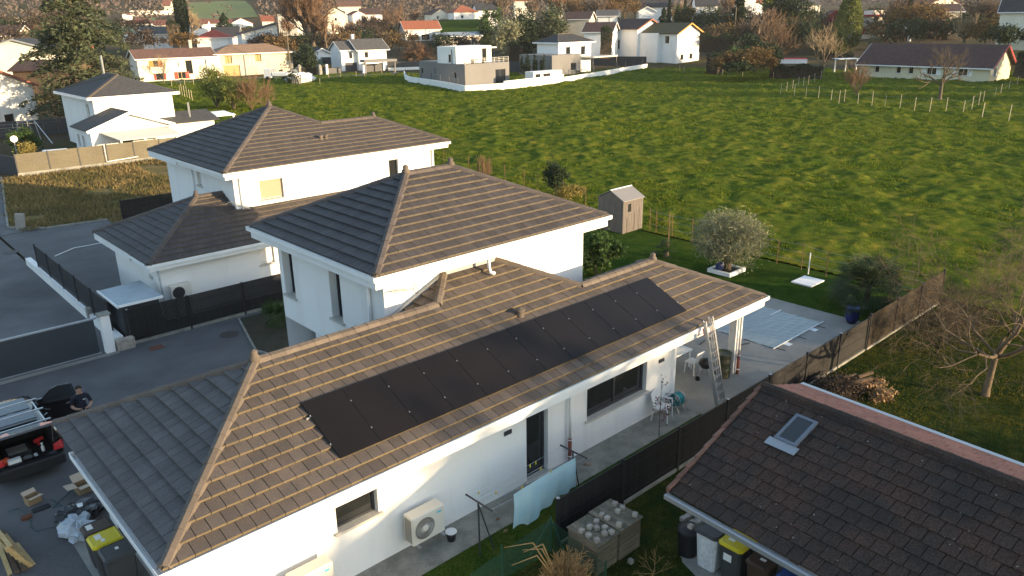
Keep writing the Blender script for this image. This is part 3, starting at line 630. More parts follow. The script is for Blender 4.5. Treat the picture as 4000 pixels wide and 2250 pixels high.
nr = tiled(N0, [c0, c1, c2, g0, g1], 0.30, 0.345, 300, hi=0.07, edge='tile_edge2')
za = NZ+4.85*TP; zn2 = NZ+2.93*TP; zg = GZ+3.7*TP
for a, b in (((NX0,NY0,NZ+up),(11.55,25.72,za+up)), ((NX0,NY1,NZ+up),(11.55,25.72,za+up)), ((13.35,23.8,zn2+up),(11.55,25.72,za+up)), ((13.35,23.8,zn2+up),(16.62,23.8,zn2+up)), ((NX1,NY0,NZ+up),(16.62,23.8,zn2+up)), ((NX1,26.7,NZ+up),(16.62,23.8,zn2+up)),
             ((GX0,GY0,GZ+up),(6.05,22.85,zg+up)), ((GX0,GY1,GZ+up),(6.05,22.85,zg+up)), ((6.05,22.85,zg+up),(7.3,22.85,zg+up))): ridge_caps(nr, a, b, 'ridge_up', L=0.40)
for p in ((11.55,25.72,za+0.1),(16.62,23.8,zn2+0.1),(6.05,22.85,zg+0.1)): finial(nr, p, 'ridge_up')
for dx in (0, 0.28):
    p = ony(1240+dx*70, 541, 22.6); MB().lathe([(0.09,-0.15),(0.09,0.12),(0.14,0.13),(0.14,0.19),(0.0,0.24)], tuple(c0.pt(12.55+dx, (22.45-NY0)/math.cos(PITCH), 0.02)), 10).build('roof_vent', MT['ridge'], nr)
wn = MB(); WX0, WY0, WX1, WY1 = 7.33, 21.5, 18.9, 29.95
on_ = [(8.58-WX0, 9.78-WX0, 4.06, 5.0), (15.9-WX0, 16.5-WX0, 3.4, 5.05)]
Pn = wall_mb(wn, (WX0, WY0, 0), (1, 0), WX1-WX0, 5.4, on_); ol = [(WY1-25.85, WY1-25.35, 4.40, 5.10)]
Pnl = wall_mb(wn, (WX0, WY1, 0), (0, -1), WY1-WY0, 5.4, ol); wall_mb(wn, (WX1, WY0, 0), (0, 1), 8.4, 5.4); wall_mb(wn, (WX1, WY1, 0), (-1, 0), WX1-WX0, 5.4)
wall_mb(wn, (2.95, 25.95, 0), (0, -1), 6.2, 2.45, [(4.6, 5.15, 1.55, 1.75)]); Pg = wall_mb(wn, (2.95, 19.75, 0), (1, 0), 11.0, 2.45, [(4.45, 5.15, 1.5, 2.35)]); wall_mb(wn, (7.3, 25.95, 0), (-1, 0), 4.35, 2.45)
wn.build('wall', MT['plaster'], N0)
window(N0, Pn, on_[0], fm='stone_sill', blind=0.93, blindm='blind_beige'); window(N0, Pn, on_[1], n=1); window(N0, Pnl, ol[0], fm='pvc'); window(N0, Pg, (4.45, 5.15, 1.5, 2.35), fm='pvc', blind=0.9)
eaves(N0, NX0+0.1, NY0+0.1, NX1-0.1, 26.6, NZ+0.02, 0.34); MB().box((NX0-0.02, 26.7, NZ-0.32), (NX0+0.10, NY1, NZ-0.01)).build('fascia', MT['white_paint'], N0)
eaves(N0, GX0+0.1, GY0+0.1, 13.5, 21.4, GZ+0.02, 0.34); MB().box((GX0-0.02, 21.5, GZ-0.32), (GX0+0.10, GY1, GZ-0.01)).build('fascia', MT['white_paint'], N0)
def pipe(parent, pts, r=0.045, m='pvc'): return MB().tube(pts, r, 8).build('downpipe', MT[m], parent, smooth=True)
pipe(N0, [(7.62,21.43,5.3),(7.62,21.43,3.3)]); pipe(N0, [(18.75,21.43,5.3),(18.75,21.43,0.2)]); pipe(N0, [(7.26,26.3,5.3),(7.26,26.3,2.6)])
pipe(N0, [(2.88,19.95,2.4),(2.88,19.95,0.1)])
# aerial on the wall of the neighbour
def aerial(name, p, ax, label, n=7, s=1.0, coil=True):
    t = thing(name, label, 'aerial', tuple(p)); p = Vector(p); ax = Vector(ax).normalized(); sd = ax.cross(Vector((0, 0, 1))).normalized()
    MB().bar(p, p+ax*0.9*s, 0.025).build('boom', MT['steel'], t)
    e = MB()
    for i in range(n): q = p+ax*(0.08+0.8*i/n)*s; e.bar(q-sd*(0.28-0.02*i)*s, q+sd*(0.28-0.02*i)*s, 0.012)
    for dz in (-0.12, 0.12): e.bar(p+ax*0.1*s+Vector((0,0,dz)), p+ax*0.45*s+Vector((0,0,dz*0.3)), 0.012)
    e.build('elements', MT['steel'], t)
    if coil: MB().tube([tuple(p+ax*0.9*s+sd*(0.13*math.cos(a))+Vector((0,0,0.13*math.sin(a)))) for a in np.linspace(0, 11, 26)], 0.010, 5).build('cable', MT['black_plastic'], t)
    return t
aerial('tv_aerial', (6.85, 21.2, 4.35), (0.5, -0.75, -0.25), 'silver aerial leaning where the garage roof meets the white wall', s=1.3)
aerial('tv_aerial', (4.15, 3.95, 4.98), (1, -0.1, -0.1), 'wire aerial with coiled cable hung under the eave of the solar house', n=6, s=0.85)
# ================================================================== house to the south-east (dark lichened roof)
mat('tile_lichen', (0.054, 0.031, 0.022), 0.92, (0.031, 0.024, 0.020), scale=1.1, fine=(26, 0.6), bump=0.35, bscale=70, rnd=0.10, ramp=(0.4, 0.6))
mat('tile_pink', (0.30, 0.125, 0.09), 0.9, (0.24, 0.11, 0.08), scale=3, fine=(20, 0.2), rnd=0.1)
mat('roughcast', (0.46, 0.44, 0.41), 0.95, (0.38, 0.36, 0.34), scale=2, bump=0.4, bscale=60)
S0 = thing('bungalow', 'low house with weathered dark brown tiles and a roof window', 'house', (10, -9, 0))
su = Vector((-0.055, -1, 0)).normalized(); sh = Vector((-su.y, su.x, 0)); sp = math.radians(17.6); se = Vector((4.93, -5.08, 2.52)); wS = 3.72
def S2(u, h_): q = se+su*u+sh*h_; return (q.x, q.y)
s_w = Face(se, su, sp, [[S2(0, 0), S2(13, 0), S2(13, wS), S2(-0.28, wS)]], 'tile_lichen')
rE = se+su*13+sh*(wS+1.75); zE = 2.52+(wS-1.75)*math.tan(sp)
s_e = Face((rE.x, rE.y, zE), -su, sp, [[S2(13, wS+1.75), S2(-0.35, wS+1.75), S2(-0.28, wS), S2(13, wS)]], 'tile_pink')
sr = tiled(S0, [s_w, s_e], 0.305, 0.335, 300, hi=0.040, edge='tile_lichen')
zR = 2.52+wS*math.tan(sp)
ridge_caps(sr, (*S2(-0.3, wS), zR+0.03), (*S2(13, wS), zR+0.03), 'tile_lichen', w=0.14, h=0.08, L=0.38)
mat('tile_verge', (0.20, 0.10, 0.07), 0.9, (0.13, 0.075, 0.06), scale=4, rnd=0.25)
for i in range(11):                               # verge tiles along the gable
    h_ = i*0.34; q = se+su*(-0.28*h_/wS-0.02)+sh*h_; q.z = 2.52+h_*math.tan(sp)
    b = MB(); d_ = sh*0.36+Vector((0, 0, 0.36*math.tan(sp))); sd = -su*0.08
    b.extr([tuple(q+Vector((0,0,0.09))), tuple(q+d_+Vector((0,0,0.07))), tuple(q+d_+Vector((0,0,-0.12))), tuple(q+Vector((0,0,-0.12)))], sd); b.build('verge_tile', MT['tile_verge'], sr)
b = MB(); b.bar((*S2(-0.05, -0.07), 2.44), (*S2(13, -0.07), 2.44), 0.13, 0.10); b.bar((*S2(-0.35, wS+1.85), zE-0.02), (*S2(13, wS+1.85), zE-0.02), 0.12, 0.09); b.build('gutter', MT['grey_alu'], S0)
wl = MB(); P_ = S2(0.5, 2.2); wl.extr([(*S2(0.45, 1.9), 0), (*S2(13, 1.9), 0), (*S2(13, 1.9), 2.9), (*S2(0.45, 1.9), 2.9)], (0.2, 0, 0))
wl.extr([(*S2(0.45, 1.9), 0), (*S2(0.45, wS+1.3), 0), (*S2(0.45, wS+1.3), 3.1), (*S2(0.45, wS), 3.62), (*S2(0.45, 1.9), 3.0)], (0, -0.2, 0)); wl.extr([(*S2(0.45, wS+1.3), 0), (*S2(13, wS+1.3), 0), (*S2(13, wS+1.3), 3.05), (*S2(0.45, wS+1.3), 3.05)], (-0.2, 0, 0)); wl.build('wall', MT['roughcast'], S0)
MB().box((6.36,-7.33,0),(6.50,-7.19,2.75)).build('post', MT['wood_dark'], S0)
# roof window
def on_sw(u, h_, n): return s_w.pt(u, h_/math.cos(sp), n)
rw = MB(); a0, a1, h0, h1 = 0.90, 1.42, 2.38, 3.24; t_ = 0.07
for (ua, ub, ha, hb) in ((a0, a1, h0, h0+t_), (a0, a1, h1-t_, h1), (a0, a0+t_, h0+t_, h1-t_), (a1-t_, a1, h0+t_, h1-t_)):
    pts = [on_sw(ua, ha, 0.03), on_sw(ub, ha, 0.03), on_sw(ub, hb, 0.03), on_sw(ua, hb, 0.03)]; rw.extr([tuple(p) for p in pts], tuple(s_w.N*0.07))
rwo = rw.build('roof_window', mat('velux', (0.13, 0.15, 0.18), 0.5), sr)
MB().poly([tuple(on_sw(*q, 0.085)) for q in ((a0+t_, h0+t_), (a1-t_, h0+t_), (a1-t_, h1-t_), (a0+t_, h1-t_))]).build('pane', MT['glass'], rwo)
fl = MB()
fl.extr([tuple(on_sw(*q, 0.058)) for q in ((a0-0.1, h0-0.22), (a1+0.1, h0-0.22), (a1+0.1, h0), (a0-0.1, h0))], tuple(s_w.N*0.01)); fl.build('flashing', MT['zinc'], rwo)
lich = MB()
for i in range(45):
    u_, h_ = random.uniform(0.2, 7), random.uniform(0.15, 3.5); p = on_sw(u_, h_, 0.052); r_ = random.uniform(0.006, 0.018)
    lich.add([tuple(p+s_w.U*(r_*math.cos(k))+s_w.S*(r_*math.sin(k))+s_w.N*0.004) for k in np.linspace(0, 5.4, 7)], [tuple(range(7))])
mat('lichen', (0.26, 0.26, 0.23), 0.95); o = lich.build('lichen_spots', MT['lichen'], sr); o['kind'] = 'stuff'
# ================================================================== fences
def slat_fence(name, label, a, b, h, spacing, first=0.0, plinth=0.10, z0=0.0, slat_w=0.05, panelm='slat', postm='black_plastic', cat='fence', post_h=0.04):
    a = Vector((*a, z0)); b = Vector((*b, z0)); d = (b-a); L = d.length; d.normalize(); t = thing(name, label, cat, tuple(a))
    sd = Vector((-d.y, d.x, 0))
    MB().bar(a+Vector((0,0,plinth/2)), b+Vector((0,0,plinth/2)), 0.07, plinth).build('plinth', MT['concrete_old'], t)
    ps = [0.0]+list(np.arange(first if first > 0 else spacing, L-0.2, spacing))+[L]
    pm = None
    for i, s in enumerate(ps):
        p = a+d*s; po = MB().box((p.x-0.04, p.y-0.04, p.z), (p.x+0.04, p.y+0.04, p.z+h+post_h)).build('post', MT[postm], t)
        MB().lathe([(0.05,0),(0.05,0.012),(0.0,0.03)], (p.x, p.y, p.z+h+post_h), 8).build('post_cap', MT['grey_alu'] if random.random() < 0.6 else MT[postm], po)
    for i in range(len(ps)-1):
        k = MB(); k.rnd = []; n = int((ps[i+1]-ps[i]-0.1)/slat_w)
        for j in range(n):
            s = ps[i]+0.05+(j+0.5)*(ps[i+1]-ps[i]-0.1)/n; p = a+d*s; w2 = slat_w*0.42
            k.add([tuple(p-d*w2+sd*0.008+Vector((0,0,plinth+0.01))), tuple(p+d*w2-sd*0.008+Vector((0,0,plinth+0.01))), tuple(p+d*w2-sd*0.008+Vector((0,0,h))), tuple(p-d*w2+sd*0.008+Vector((0,0,h)))], [(0,1,2,3)]); k.rnd.append(random.random())
        o = k.build('slats', MT[panelm], t); o['kind'] = 'stuff'
        r = MB()
        for z in (0.18, 0.5, 0.8, 1.0): r.bar(a+d*(ps[i]+0.04)+Vector((0,0,h*z)), a+d*(ps[i+1]-0.04)+Vector((0,0,h*z)), 0.03, 0.012)
        r.build('wire_rail', MT[postm], t)
    return t
slat_fence('slat_fence', 'black slatted mesh fence on a concrete plinth along the concrete path', (4.25, -2.42), (20.9, -2.42), 1.34, 2.4)
mat('windbreak', (0.060, 0.044, 0.026), 0.9, (0.022, 0.019, 0.016), scale=1.0, fine=(60, 0.25), trans=0.2)
wb = thing('windbreak_fence', 'brown windbreak net on black posts beyond the pool, beside the bare tree', 'fence', (21.05, -2.42, 0))
for i in range(4):
    x = 21.05+2.4*i; MB().box((x-0.04, -2.46, 0), (x+0.04, -2.38, 1.48+0.03*i)).build('post', MT['black_plastic'], wb)
    if i < 3: MB().box((x+0.05, -2.43, 0.1), (x+2.35, -2.41, 1.42+0.03*i)).build('net', MT['windbreak'], wb)
MB().box((21.0, -2.47, 0), (28.2, -2.40, 0.09)).build('plinth', MT['concrete_old'], wb)
slat_fence('slat_fence', 'black slatted fence between the driveway and the garage next door', (0.95, 18.05), (8.0, 18.05), 1.46, 2.36, plinth=0.12)
slat_fence('slat_fence', 'short black slatted fence behind the garage roof beside the vacant lot', (6.9, 38.2), (12.5, 38.2), 1.7, 2.4)
# sliding gate and pillars
gt = thing('sliding_gate', 'plain dark blue grey sliding gate across the driveway', 'gate', (-1.8, 17.95, 0))
mat('gate_paint', (0.040, 0.047, 0.056), 0.4, (0.046, 0.054, 0.062), scale=1)
MB().box((-6.8, 17.92, 0.09), (-0.30, 17.97, 1.46)).build('panel', MT['gate_paint'], gt)
MB().box((-6.8, 17.90, 1.46), (-0.20, 17.99, 1.52)).box((-6.8, 17.90, 0.05), (-0.25, 17.99, 0.09)).build('frame', MT['zinc'], gt)
MB().bar((-0.25,17.95,1.5),(0.22,17.95,1.55),0.05,0.05).build('catch_arm', MT['grey_alu'], gt)
def pillar(x, label):
    t = thing('gate_pillar', label, 'pillar', (x, 17.95, 0))
    MB().bev((x-0.17, 17.80, 0), (x+0.17, 18.12, 1.56), 0.015).build('shaft', MT['plaster'], t); MB().bev((x-0.23, 17.74, 1.56), (x+0.23, 18.18, 1.62), 0.015).build('cap', MT['concrete_old'], t); return t
pillar(0.08, 'white rendered gate pillar with stone cap beside the black slatted fence')
sw = thing('stone_plinth', 'low base faced with pale split stone beside the gate pillar', 'low wall', (0.62, 17.85, 0))
for r_ in range(5):
    x = 0.30
    while x < 0.95:
        w_ = min(random.uniform(0.12, 0.3), 0.97-x); MB().box((x+0.004, 17.70-random.uniform(0, 0.02), r_*0.085+0.003), (x+w_-0.004, 18.0, r_*0.085+0.082)).build('stone', MT['cobble'], sw); x += w_
# low wall with railing panels on the far side of the gate
lw = thing('low_wall', 'low white wall with dark mesh panels on black posts beside the garage forecourt', 'wall', (0.6, 24, 0))
MB().box((0.45, 18.3, 0), (0.72, 33.5, 0.38)).build('base', MT['plaster'], lw)
mat('mesh_see', (0.03, 0.03, 0.032), 0.6, alpha=0.72)
for i, y in enumerate((19.2, 21.6, 24.0, 26.4, 28.8, 31.2)):
    MB().box((0.56, y-0.03, 0.36), (0.62, y+0.03, 1.62)).build('post', MT['black_plastic'], lw)
    if i < 5: MB().box((0.58, y+0.04, 0.42), (0.60, y+2.36, 1.56)).build('panel', MT['mesh_see'], lw)
MB().box((0.40, 21.9, 0), (0.76, 22.2, 0.62)).build('block', MT['concrete_old'], lw)
# garden box store beside the garage
bs = thing('box_store', 'dark low garden store with a pale ribbed lid beside the garage', 'shed', (1.5, 19.5, 0))
MB().box((0.85, 18.35, 0), (2.3, 20.7, 1.55)).build('body', MT['anthracite'], bs)
mat('lid_blue', (0.36, 0.42, 0.46), 0.5, (0.30, 0.36, 0.40), scale=2)
ld = MB().extr([(0.72, 18.22, 1.60), (2.42, 18.22, 1.66), (2.42, 20.85, 1.66), (0.72, 20.85, 1.60)], (0, 0, 0.03))
for i in range(18): y = 18.3+i*0.145; ld.extr([(0.73, y, 1.631), (2.41, y, 1.691), (2.41, y+0.05, 1.691), (0.73, y+0.05, 1.631)], (0, 0, 0.012))
ld.build('lid', MT['lid_blue'], bs); MB().box((0.70,18.18,1.58),(2.44,18.22,1.68)).box((0.68,18.18,1.56),(0.72,20.88,1.66)).build('trim', MT['white_paint'], bs)
# beige screen fence beside the vacant lot, with the dark gate at its end
mat('screen_beige', (0.15, 0.132, 0.09), 0.85, (0.125, 0.11, 0.076), scale=0.6, fine=(10, 0.1))
bf = thing('screen_fence', 'beige horizontal board fence on a concrete base behind the dry grass lot', 'fence', (12, 62.7, 0))
MB().box((6.0, 62.6, 0), (19.5, 62.8, 0.35)).build('base', MT['concrete_old'], bf)
xs_ = [6.05, 8.5, 10.9, 13.2, 15.5, 17.8, 19.4]
for i, x in enumerate(xs_):
    MB().box((x-0.05, 62.64, 0.3), (x+0.05, 62.76, 1.95)).build('post', MT['anthracite'], bf)
    if i < 6:
        for j in range(10): MB().box((x+0.06, 62.68, 0.36+j*0.155), (xs_[i+1]-0.06, 62.71, 0.36+j*0.155+0.147)).build('board', MT['screen_beige'], bf)
pipe(bf, [(13.0,62.5,1.95),(13.0,62.5,0.42),(15.7,62.5,0.55)], 0.04)
dg = thing('dark_gate', 'dark metal gate standing ajar at the end of the beige fence', 'gate', (5.6, 63.5, 0))
MB().bar((6.0,62.7,0.9),(4.9,67.5,0.9),0.05,1.6).build('leaf', MT['anthracite'], dg); MB().box((4.75,67.4,0),(5.05,67.7,2.1)).build('post', MT['concrete_old'], dg)
# ================================================================== plants
def quads(P, size, tilt=1.0, rng=RNG, asp=0.55):
    n = len(P); size = np.broadcast_to(np.asarray(size, float), (n,))
    a = rng.normal(size=(n, 3)); a[:, 2] *= tilt; a /= np.linalg.norm(a, axis=1)[:, None]+1e-9
    b = rng.normal(size=(n, 3)); b -= (a*b).sum(1)[:, None]*a; b /= np.linalg.norm(b, axis=1)[:, None]+1e-9
    A = a*size[:, None]*0.5; B = b*size[:, None]*0.5*asp
    V = np.stack([P-A, P+B, P+A, P-B], 1).reshape(-1, 3); F = np.arange(4*n).reshape(-1, 4); return V, F
def ball_pts(n, c, r, rng=RNG, shell=0.55):
    d = rng.normal(size=(n, 3)); d /= np.linalg.norm(d, axis=1)[:, None]; q = (shell+(1-shell)*rng.random(n))[:, None]
    return np.array(c)+d*q*np.array(r)
def clumps(n, c, r, k, cr, rng=RNG, low=-0.35):
    C_ = ball_pts(k, (0, 0, 0), (1, 1, 1), rng, 0.5); C_ = C_[C_[:, 2] > low] if len(C_[C_[:, 2] > low]) > 3 else C_
    idx = rng.integers(0, len(C_), n); sc = cr*(0.6+0.8*rng.random(len(C_)))
    p = C_[idx]+rng.normal(size=(n, 3))*sc[idx][:, None]*0.5
    return np.array(c)+p*np.array(r)
def shrub(name, label, base, r, n, leaf, m, cat='shrub', stems=5, k=26, cr=0.42, group=None, asp=0.5, zc=None, stemm='bark'):
    base = np.array(base, float); t = thing(name, label, cat, tuple(base), group)
    c = base+np.array([0, 0, r[2]*0.95 if zc is None else zc])
    P = clumps(n, c, r, k, cr); P[:, 2] = np.maximum(P[:, 2], base[2]+0.03)
    V, F = quads(P, leaf*RNG.uniform(0.6, 1.3, n), asp=asp); fastmesh('foliage', V, F, MT[m], t, rnd=RNG.random(n))
    b = MB()
    for i in range(stems):
        a = random.uniform(0, 6.28); e = c+np.array([math.cos(a)*r[0]*0.5, math.sin(a)*r[1]*0.5, random.uniform(-0.1, 0.3)*r[2]])
        b.tube([tuple(base+np.array([math.cos(a)*0.06, math.sin(a)*0.06, 0])), tuple((base+e)/2+np.array([0, 0, 0.1*r[2]])), tuple(e)], [0.03*r[2]+0.01, 0.02*r[2], 0.008], 5)
    b.build('stem', MT[stemm], t); return t
def branches(p, d, L, r, lev, maxlev, out, rg, spread=0.7, up=0.15, n_child=(2, 4), taper=0.62, wig=0.18, drop=0.0):
    pts = [p.copy()]; rr = [r]; k = 4 if lev < 2 else 3; dd = d.copy()
    for i in range(k):
        dd = (dd+np.array([rg.gauss(0, wig), rg.gauss(0, wig), rg.gauss(0, wig)+up*0.25-drop*(lev/maxlev)])); dd /= np.linalg.norm(dd)
        pts.append(pts[-1]+dd*L/k); rr.append(r*(1-(1-taper)*(i+1)/k))
    out.append((lev, pts, rr))
    if lev >= maxlev: return
    nc = rg.randint(*n_child)
    for j in range(nc):
        f_ = 1.0 if j == 0 else rg.uniform(0.35, 0.95); i = min(k, max(1, int(round(f_*k)))); q = pts[i]
        ax = np.array([rg.gauss(0, 1), rg.gauss(0, 1), rg.gauss(0, 0.6)]); ax -= ax.dot(dd)*dd; ax /= np.linalg.norm(ax)+1e-9
        s_ = spread*(0.5 if j == 0 else 1.0)*rg.uniform(0.7, 1.25); nd = dd*math.cos(s_)+ax*math.sin(s_)+np.array([0, 0, up*0.35]); nd /= np.linalg.norm(nd)
        branches(q, nd, L*rg.uniform(0.58, 0.82), max(rr[i]*rg.uniform(0.5, 0.72), 0.004), lev+1, maxlev, out, rg, spread, up, n_child, taper, wig, drop)
def tubes_fast(segs, n):
    V = []; F = []; b = 0
    for _, pts, rr in segs:
        P = np.array(pts); k = len(P); T = np.gradient(P, axis=0); T /= np.linalg.norm(T, axis=1)[:, None]+1e-9
        up_ = np.where(np.abs(T[:, 2:3]) < 0.9, np.array([[0, 0, 1.0]]), np.array([[1.0, 0, 0]])); x = np.cross(T, up_); x /= np.linalg.norm(x, axis=1)[:, None]+1e-9; y = np.cross(x, T)
        a = 2*np.pi*np.arange(n)/n; ring = P[:, None]+(x[:, None]*np.cos(a)[None, :, None]+y[:, None]*np.sin(a)[None, :, None])*np.array(rr)[:, None, None]
        V.append(ring.reshape(-1, 3)); i = np.arange(k-1)[:, None]*n; j = np.arange(n)[None]
        F.append((b+np.stack([i+j, i+(j+1) % n, i+n+(j+1) % n, i+n+j], -1)).reshape(-1, 4)); b += k*n
    return np.concatenate(V), np.concatenate(F)
def bare_tree(name, label, base, h, r, seed, trunk_m='bark', twig_m='twig', lev=5, trunk_frac=0.25, spread=0.75, up=0.15, limbs=5, group=None, cat='tree', drop=0.0, lean=(0, 0), n_child=(2, 4), limb_up=0.8, wig=0.18, twr=1.0):
    rg = random.Random(seed); base = np.array(base, float); t = thing(name, label, cat, tuple(base), group); out = []
    th = h*trunk_frac; top = base+np.array([lean[0]*th, lean[1]*th, th])
    out.append((0, [base-np.array([0, 0, 0.1]), base+(top-base)*0.15, base+(top-base)*0.6, top], [r*1.5, r*1.1, r*0.92, r*0.85]))
    for i in range(limbs):
        a = 2*math.pi*(i+rg.uniform(-0.25, 0.25))/limbs; e = limb_up*rg.uniform(0.6, 1.3); d = np.array([math.cos(a)*math.cos(e), math.sin(a)*math.cos(e), math.sin(e)])
        branches(top-np.array([0, 0, rg.uniform(0, 0.2)*th]), d, (h-th)*rg.uniform(0.42, 0.55), r*rg.uniform(0.45, 0.65), 1, lev, out, rg, spread, up, n_child, wig=wig, drop=drop)
    V, F = tubes_fast([o for o in out if o[0] == 0], 9); fastmesh('trunk', V, F, MT[trunk_m], t, smooth=True)
    big = [o for o in out if 1 <= o[0] <= 2]; V, F = tubes_fast(big, 6); fastmesh('limbs', V, F, MT[trunk_m], t, smooth=True)
    sm = [(l, p, [max(q, 0.004)*twr for q in rr]) for l, p, rr in out if l > 2]; V, F = tubes_fast(sm, 3); fastmesh('crown', V, F, MT[twig_m], t)
    return t
mat('brush', (0.075, 0.052, 0.036), 0.95, (0.045, 0.034, 0.025), scale=3, rnd=0.4)
# ---- garden of the solar house and the yard beyond the fence
bare_tree('fruit_tree', 'gnarled leafless fruit tree with spreading branches lit from one side', (20.15, -6.8, 0), 5.9, 0.11, 11, 'bark_mid', 'bark_mid', lev=6, trunk_frac=0.26, spread=0.72, up=0.10, limbs=8, limb_up=0.85, wig=0.26, n_child=(3, 4), lean=(0.14, -0.02), drop=0.03, twr=0.9)
bare_tree('fruit_tree', 'leafless tree with lichened grey branches at the edge of the meadow', (33.0, -8.6, 0), 7.2, 0.2, 23, 'bark', 'bark', lev=6, trunk_frac=0.3, spread=0.8, up=0.0, limbs=6, limb_up=0.5, wig=0.25)
for i, (x, y, s_) in enumerate(((22.6, -4.4, 1.9), (25.5, -4.0, 2.0))):
    bare_tree('bare_shrub', ['tangled leafless shrub against the windbreak, next to the fruit tree', 'tangled leafless shrub at the far end of the windbreak'][i], (x, y, 0), s_, 0.035, 40+i, 'brush', 'brush', lev=5, trunk_frac=0.08, spread=0.8, up=0.2, limbs=10, limb_up=0.8, cat='shrub', n_child=(3, 4))
# olive in its square bed
ol = thing('olive_tree', 'silvery green olive tree with a dense round crown in a square bed', 'tree', (25.55, 6.55, 0))
b = MB()
for a, e in ((0.2, (0.5, 0.3, 1.6)), (2.0, (-0.45, 0.35, 1.7)), (4.0, (-0.1, -0.6, 1.5)), (5.2, (0.5, -0.5, 1.9))):
    b.tube([(25.55, 6.55, 0), (25.55+0.08*math.cos(a), 6.55+0.08*math.sin(a), 0.5), (25.55+e[0], 6.55+e[1], e[2])], [0.19, 0.13, 0.05], 8)
b.build('trunk', MT['bark'], ol, smooth=True)
P = clumps(14000, (25.55, 6.6, 1.70), (1.66, 1.60, 1.20), 38, 0.36, low=-0.85); V, F = quads(P, 0.13*RNG.uniform(0.6, 1.4, len(P)), asp=0.28); fastmesh('crown', V, F, MT['leaf_olive'], ol, rnd=RNG.random(len(P)))
P = ball_pts(2600, (25.55, 6.6, 1.78), (1.82, 1.76, 1.32), shell=0.88); P = P[P[:, 2] > 1.0]; V, F = quads(P+RNG.normal(0, 0.13, P.shape), RNG.uniform(0.15, 0.42, len(P)), asp=0.12); fastmesh('sprigs', V, F, MT['leaf_olive'], ol, rnd=RNG.random(len(P)))
ob = thing('planter_frame', 'square white kerb frame round the foot of the olive tree', 'planter', (25.5, 6.5, 0))
x0, x1, y0, y1 = 24.85, 26.25, 5.95, 7.25
for a, c_ in (((x0,y0),(x1,y0+0.12)), ((x0,y1-0.12),(x1,y1)), ((x0,y0+0.124),(x0+0.12,y1-0.124)), ((x1-0.12,y0+0.124),(x1,y1-0.124))): MB().bev((*a, 0), (*c_, 0.2), 0.015).build('kerb', MT['white_paint'], ob)
MB().box((x0+0.12,y0+0.12,0),(x1-0.12,y1-0.12,0.12)).build('soil', MT['soil'], ob)
mat('blue_pot', (0.015, 0.03, 0.16), 0.25, (0.012, 0.02, 0.11), scale=3, spec=0.5); mat('blue_bag', (0.03, 0.05, 0.16), 0.5, (0.02, 0.035, 0.11), scale=5)
o = MB().ball((25.12, 6.75, 0.34), 0.24, 10, 7, (1, 0.8, 1.1), 0.16).build('sack', MT['blue_bag']); tag(o, 'crumpled dark blue sack in the bed of the olive tree', 'sack')
shrub('laurel_shrub', 'dense green leafy shrub against the corner of the solar house', (20.6, 10.7, 0), (1.25, 1.2, 1.12), 5200, 0.2, 'leaf_green', k=46, cr=0.3)
shrub('evergreen_bush', 'dark upright evergreen bush beside the meadow fence', (32.6, 25.3, 0), (0.85, 0.85, 1.15), 3600, 0.17, 'leaf_dark', k=40, cr=0.3)
shrub('yellow_bush', 'low yellow leaved bush below the evergreen by the meadow fence', (31.6, 23.0, 0), (1.0, 0.8, 0.62), 2400, 0.14, 'leaf_yellow', k=26)
# dried stalks
ds = thing('dry_stalks', 'bundle of tall straw coloured stalks beside the meadow fence', 'plant', (33.6, 34.6, 0)); b = MB()
for i in range(60):
    a = random.uniform(0, 6.28); q = random.uniform(0, 0.75); x, y = 33.6+q*math.cos(a), 34.6+q*math.sin(a); hh = random.uniform(0.9, 1.75); b.tube([(x, y, 0), (x+random.uniform(-.05, .05), y, hh*0.6), (x+random.uniform(-.2, .2), y+random.uniform(-.2, .2), hh)], [0.03, 0.028, 0.01], 4)
b.build('stalks', MT['leaf_dry'], ds)
def palm(name, label, base, h, r, n, seed, leaf=0.8, trunk=True, cat='palm'):
    rg = random.Random(seed); base = Vector(base); t = thing(name, label, cat, tuple(base)); fr = MB(); fr.rnd = []; top = base+Vector((0, 0, h))
    if trunk: MB().tube([tuple(base), tuple(base+Vector((0, 0, h*0.6))), tuple(top)], [0.16, 0.13, 0.12], 9).build('trunk', MT['bark'], t)
    st = MB()
    for i in range(n):
        a = rg.uniform(0, 6.28); e = rg.uniform(-0.5, 1.25); d = Vector((math.cos(a)*math.cos(e), math.sin(a)*math.cos(e), math.sin(e))); L = r*rg.uniform(0.45, 0.75)
        c = top+d*L; st.tube([tuple(top), tuple(top+d*L*0.5+Vector((0, 0, 0.04))), tuple(c)], [0.018, 0.014, 0.010], 3)
        side = d.cross(Vector((0, 0, 1))).normalized(); nrm = side.cross(d).normalized(); q = rg.random()
        for j in range(15):                      # folded fingers of a fan leaf
            b_ = (j-7)/7*1.45; dd = (d*math.cos(b_)+side*math.sin(b_)).normalized(); l = leaf*rg.uniform(0.8, 1.05)*(1-0.2*abs(j-7)/7); tip = c+dd*l-Vector((0, 0, 0.16*l+0.1*l*rg.random())); mid = c+dd*l*0.55; wv = dd.cross(nrm).normalized()*0.03*leaf
            fr.add([tuple(c), tuple(mid+wv), tuple(tip), tuple(mid-wv)], [(0, 1, 2, 3)]); fr.rnd.append(q)
    st.build('stalks', MT['leaf_palm'], t); fr.build('fronds', MT['leaf_palm'], t); return t
palm('fan_palm', 'bushy fan palm with dark green fronds beside the terrace', (25.4, -0.45, 0), 1.05, 1.45, 70, 5, 1.0)
palm('potted_palm', 'small spiky palm growing in the blue pot', (23.25, -0.82, 0.66), 0.06, 0.5, 14, 6, 0.36, False)
palm('young_palm', 'small sparse palm on the lawn behind the finial of the solar house', (25.6, 10.3, 0), 0.25, 0.7, 16, 7, 0.5)
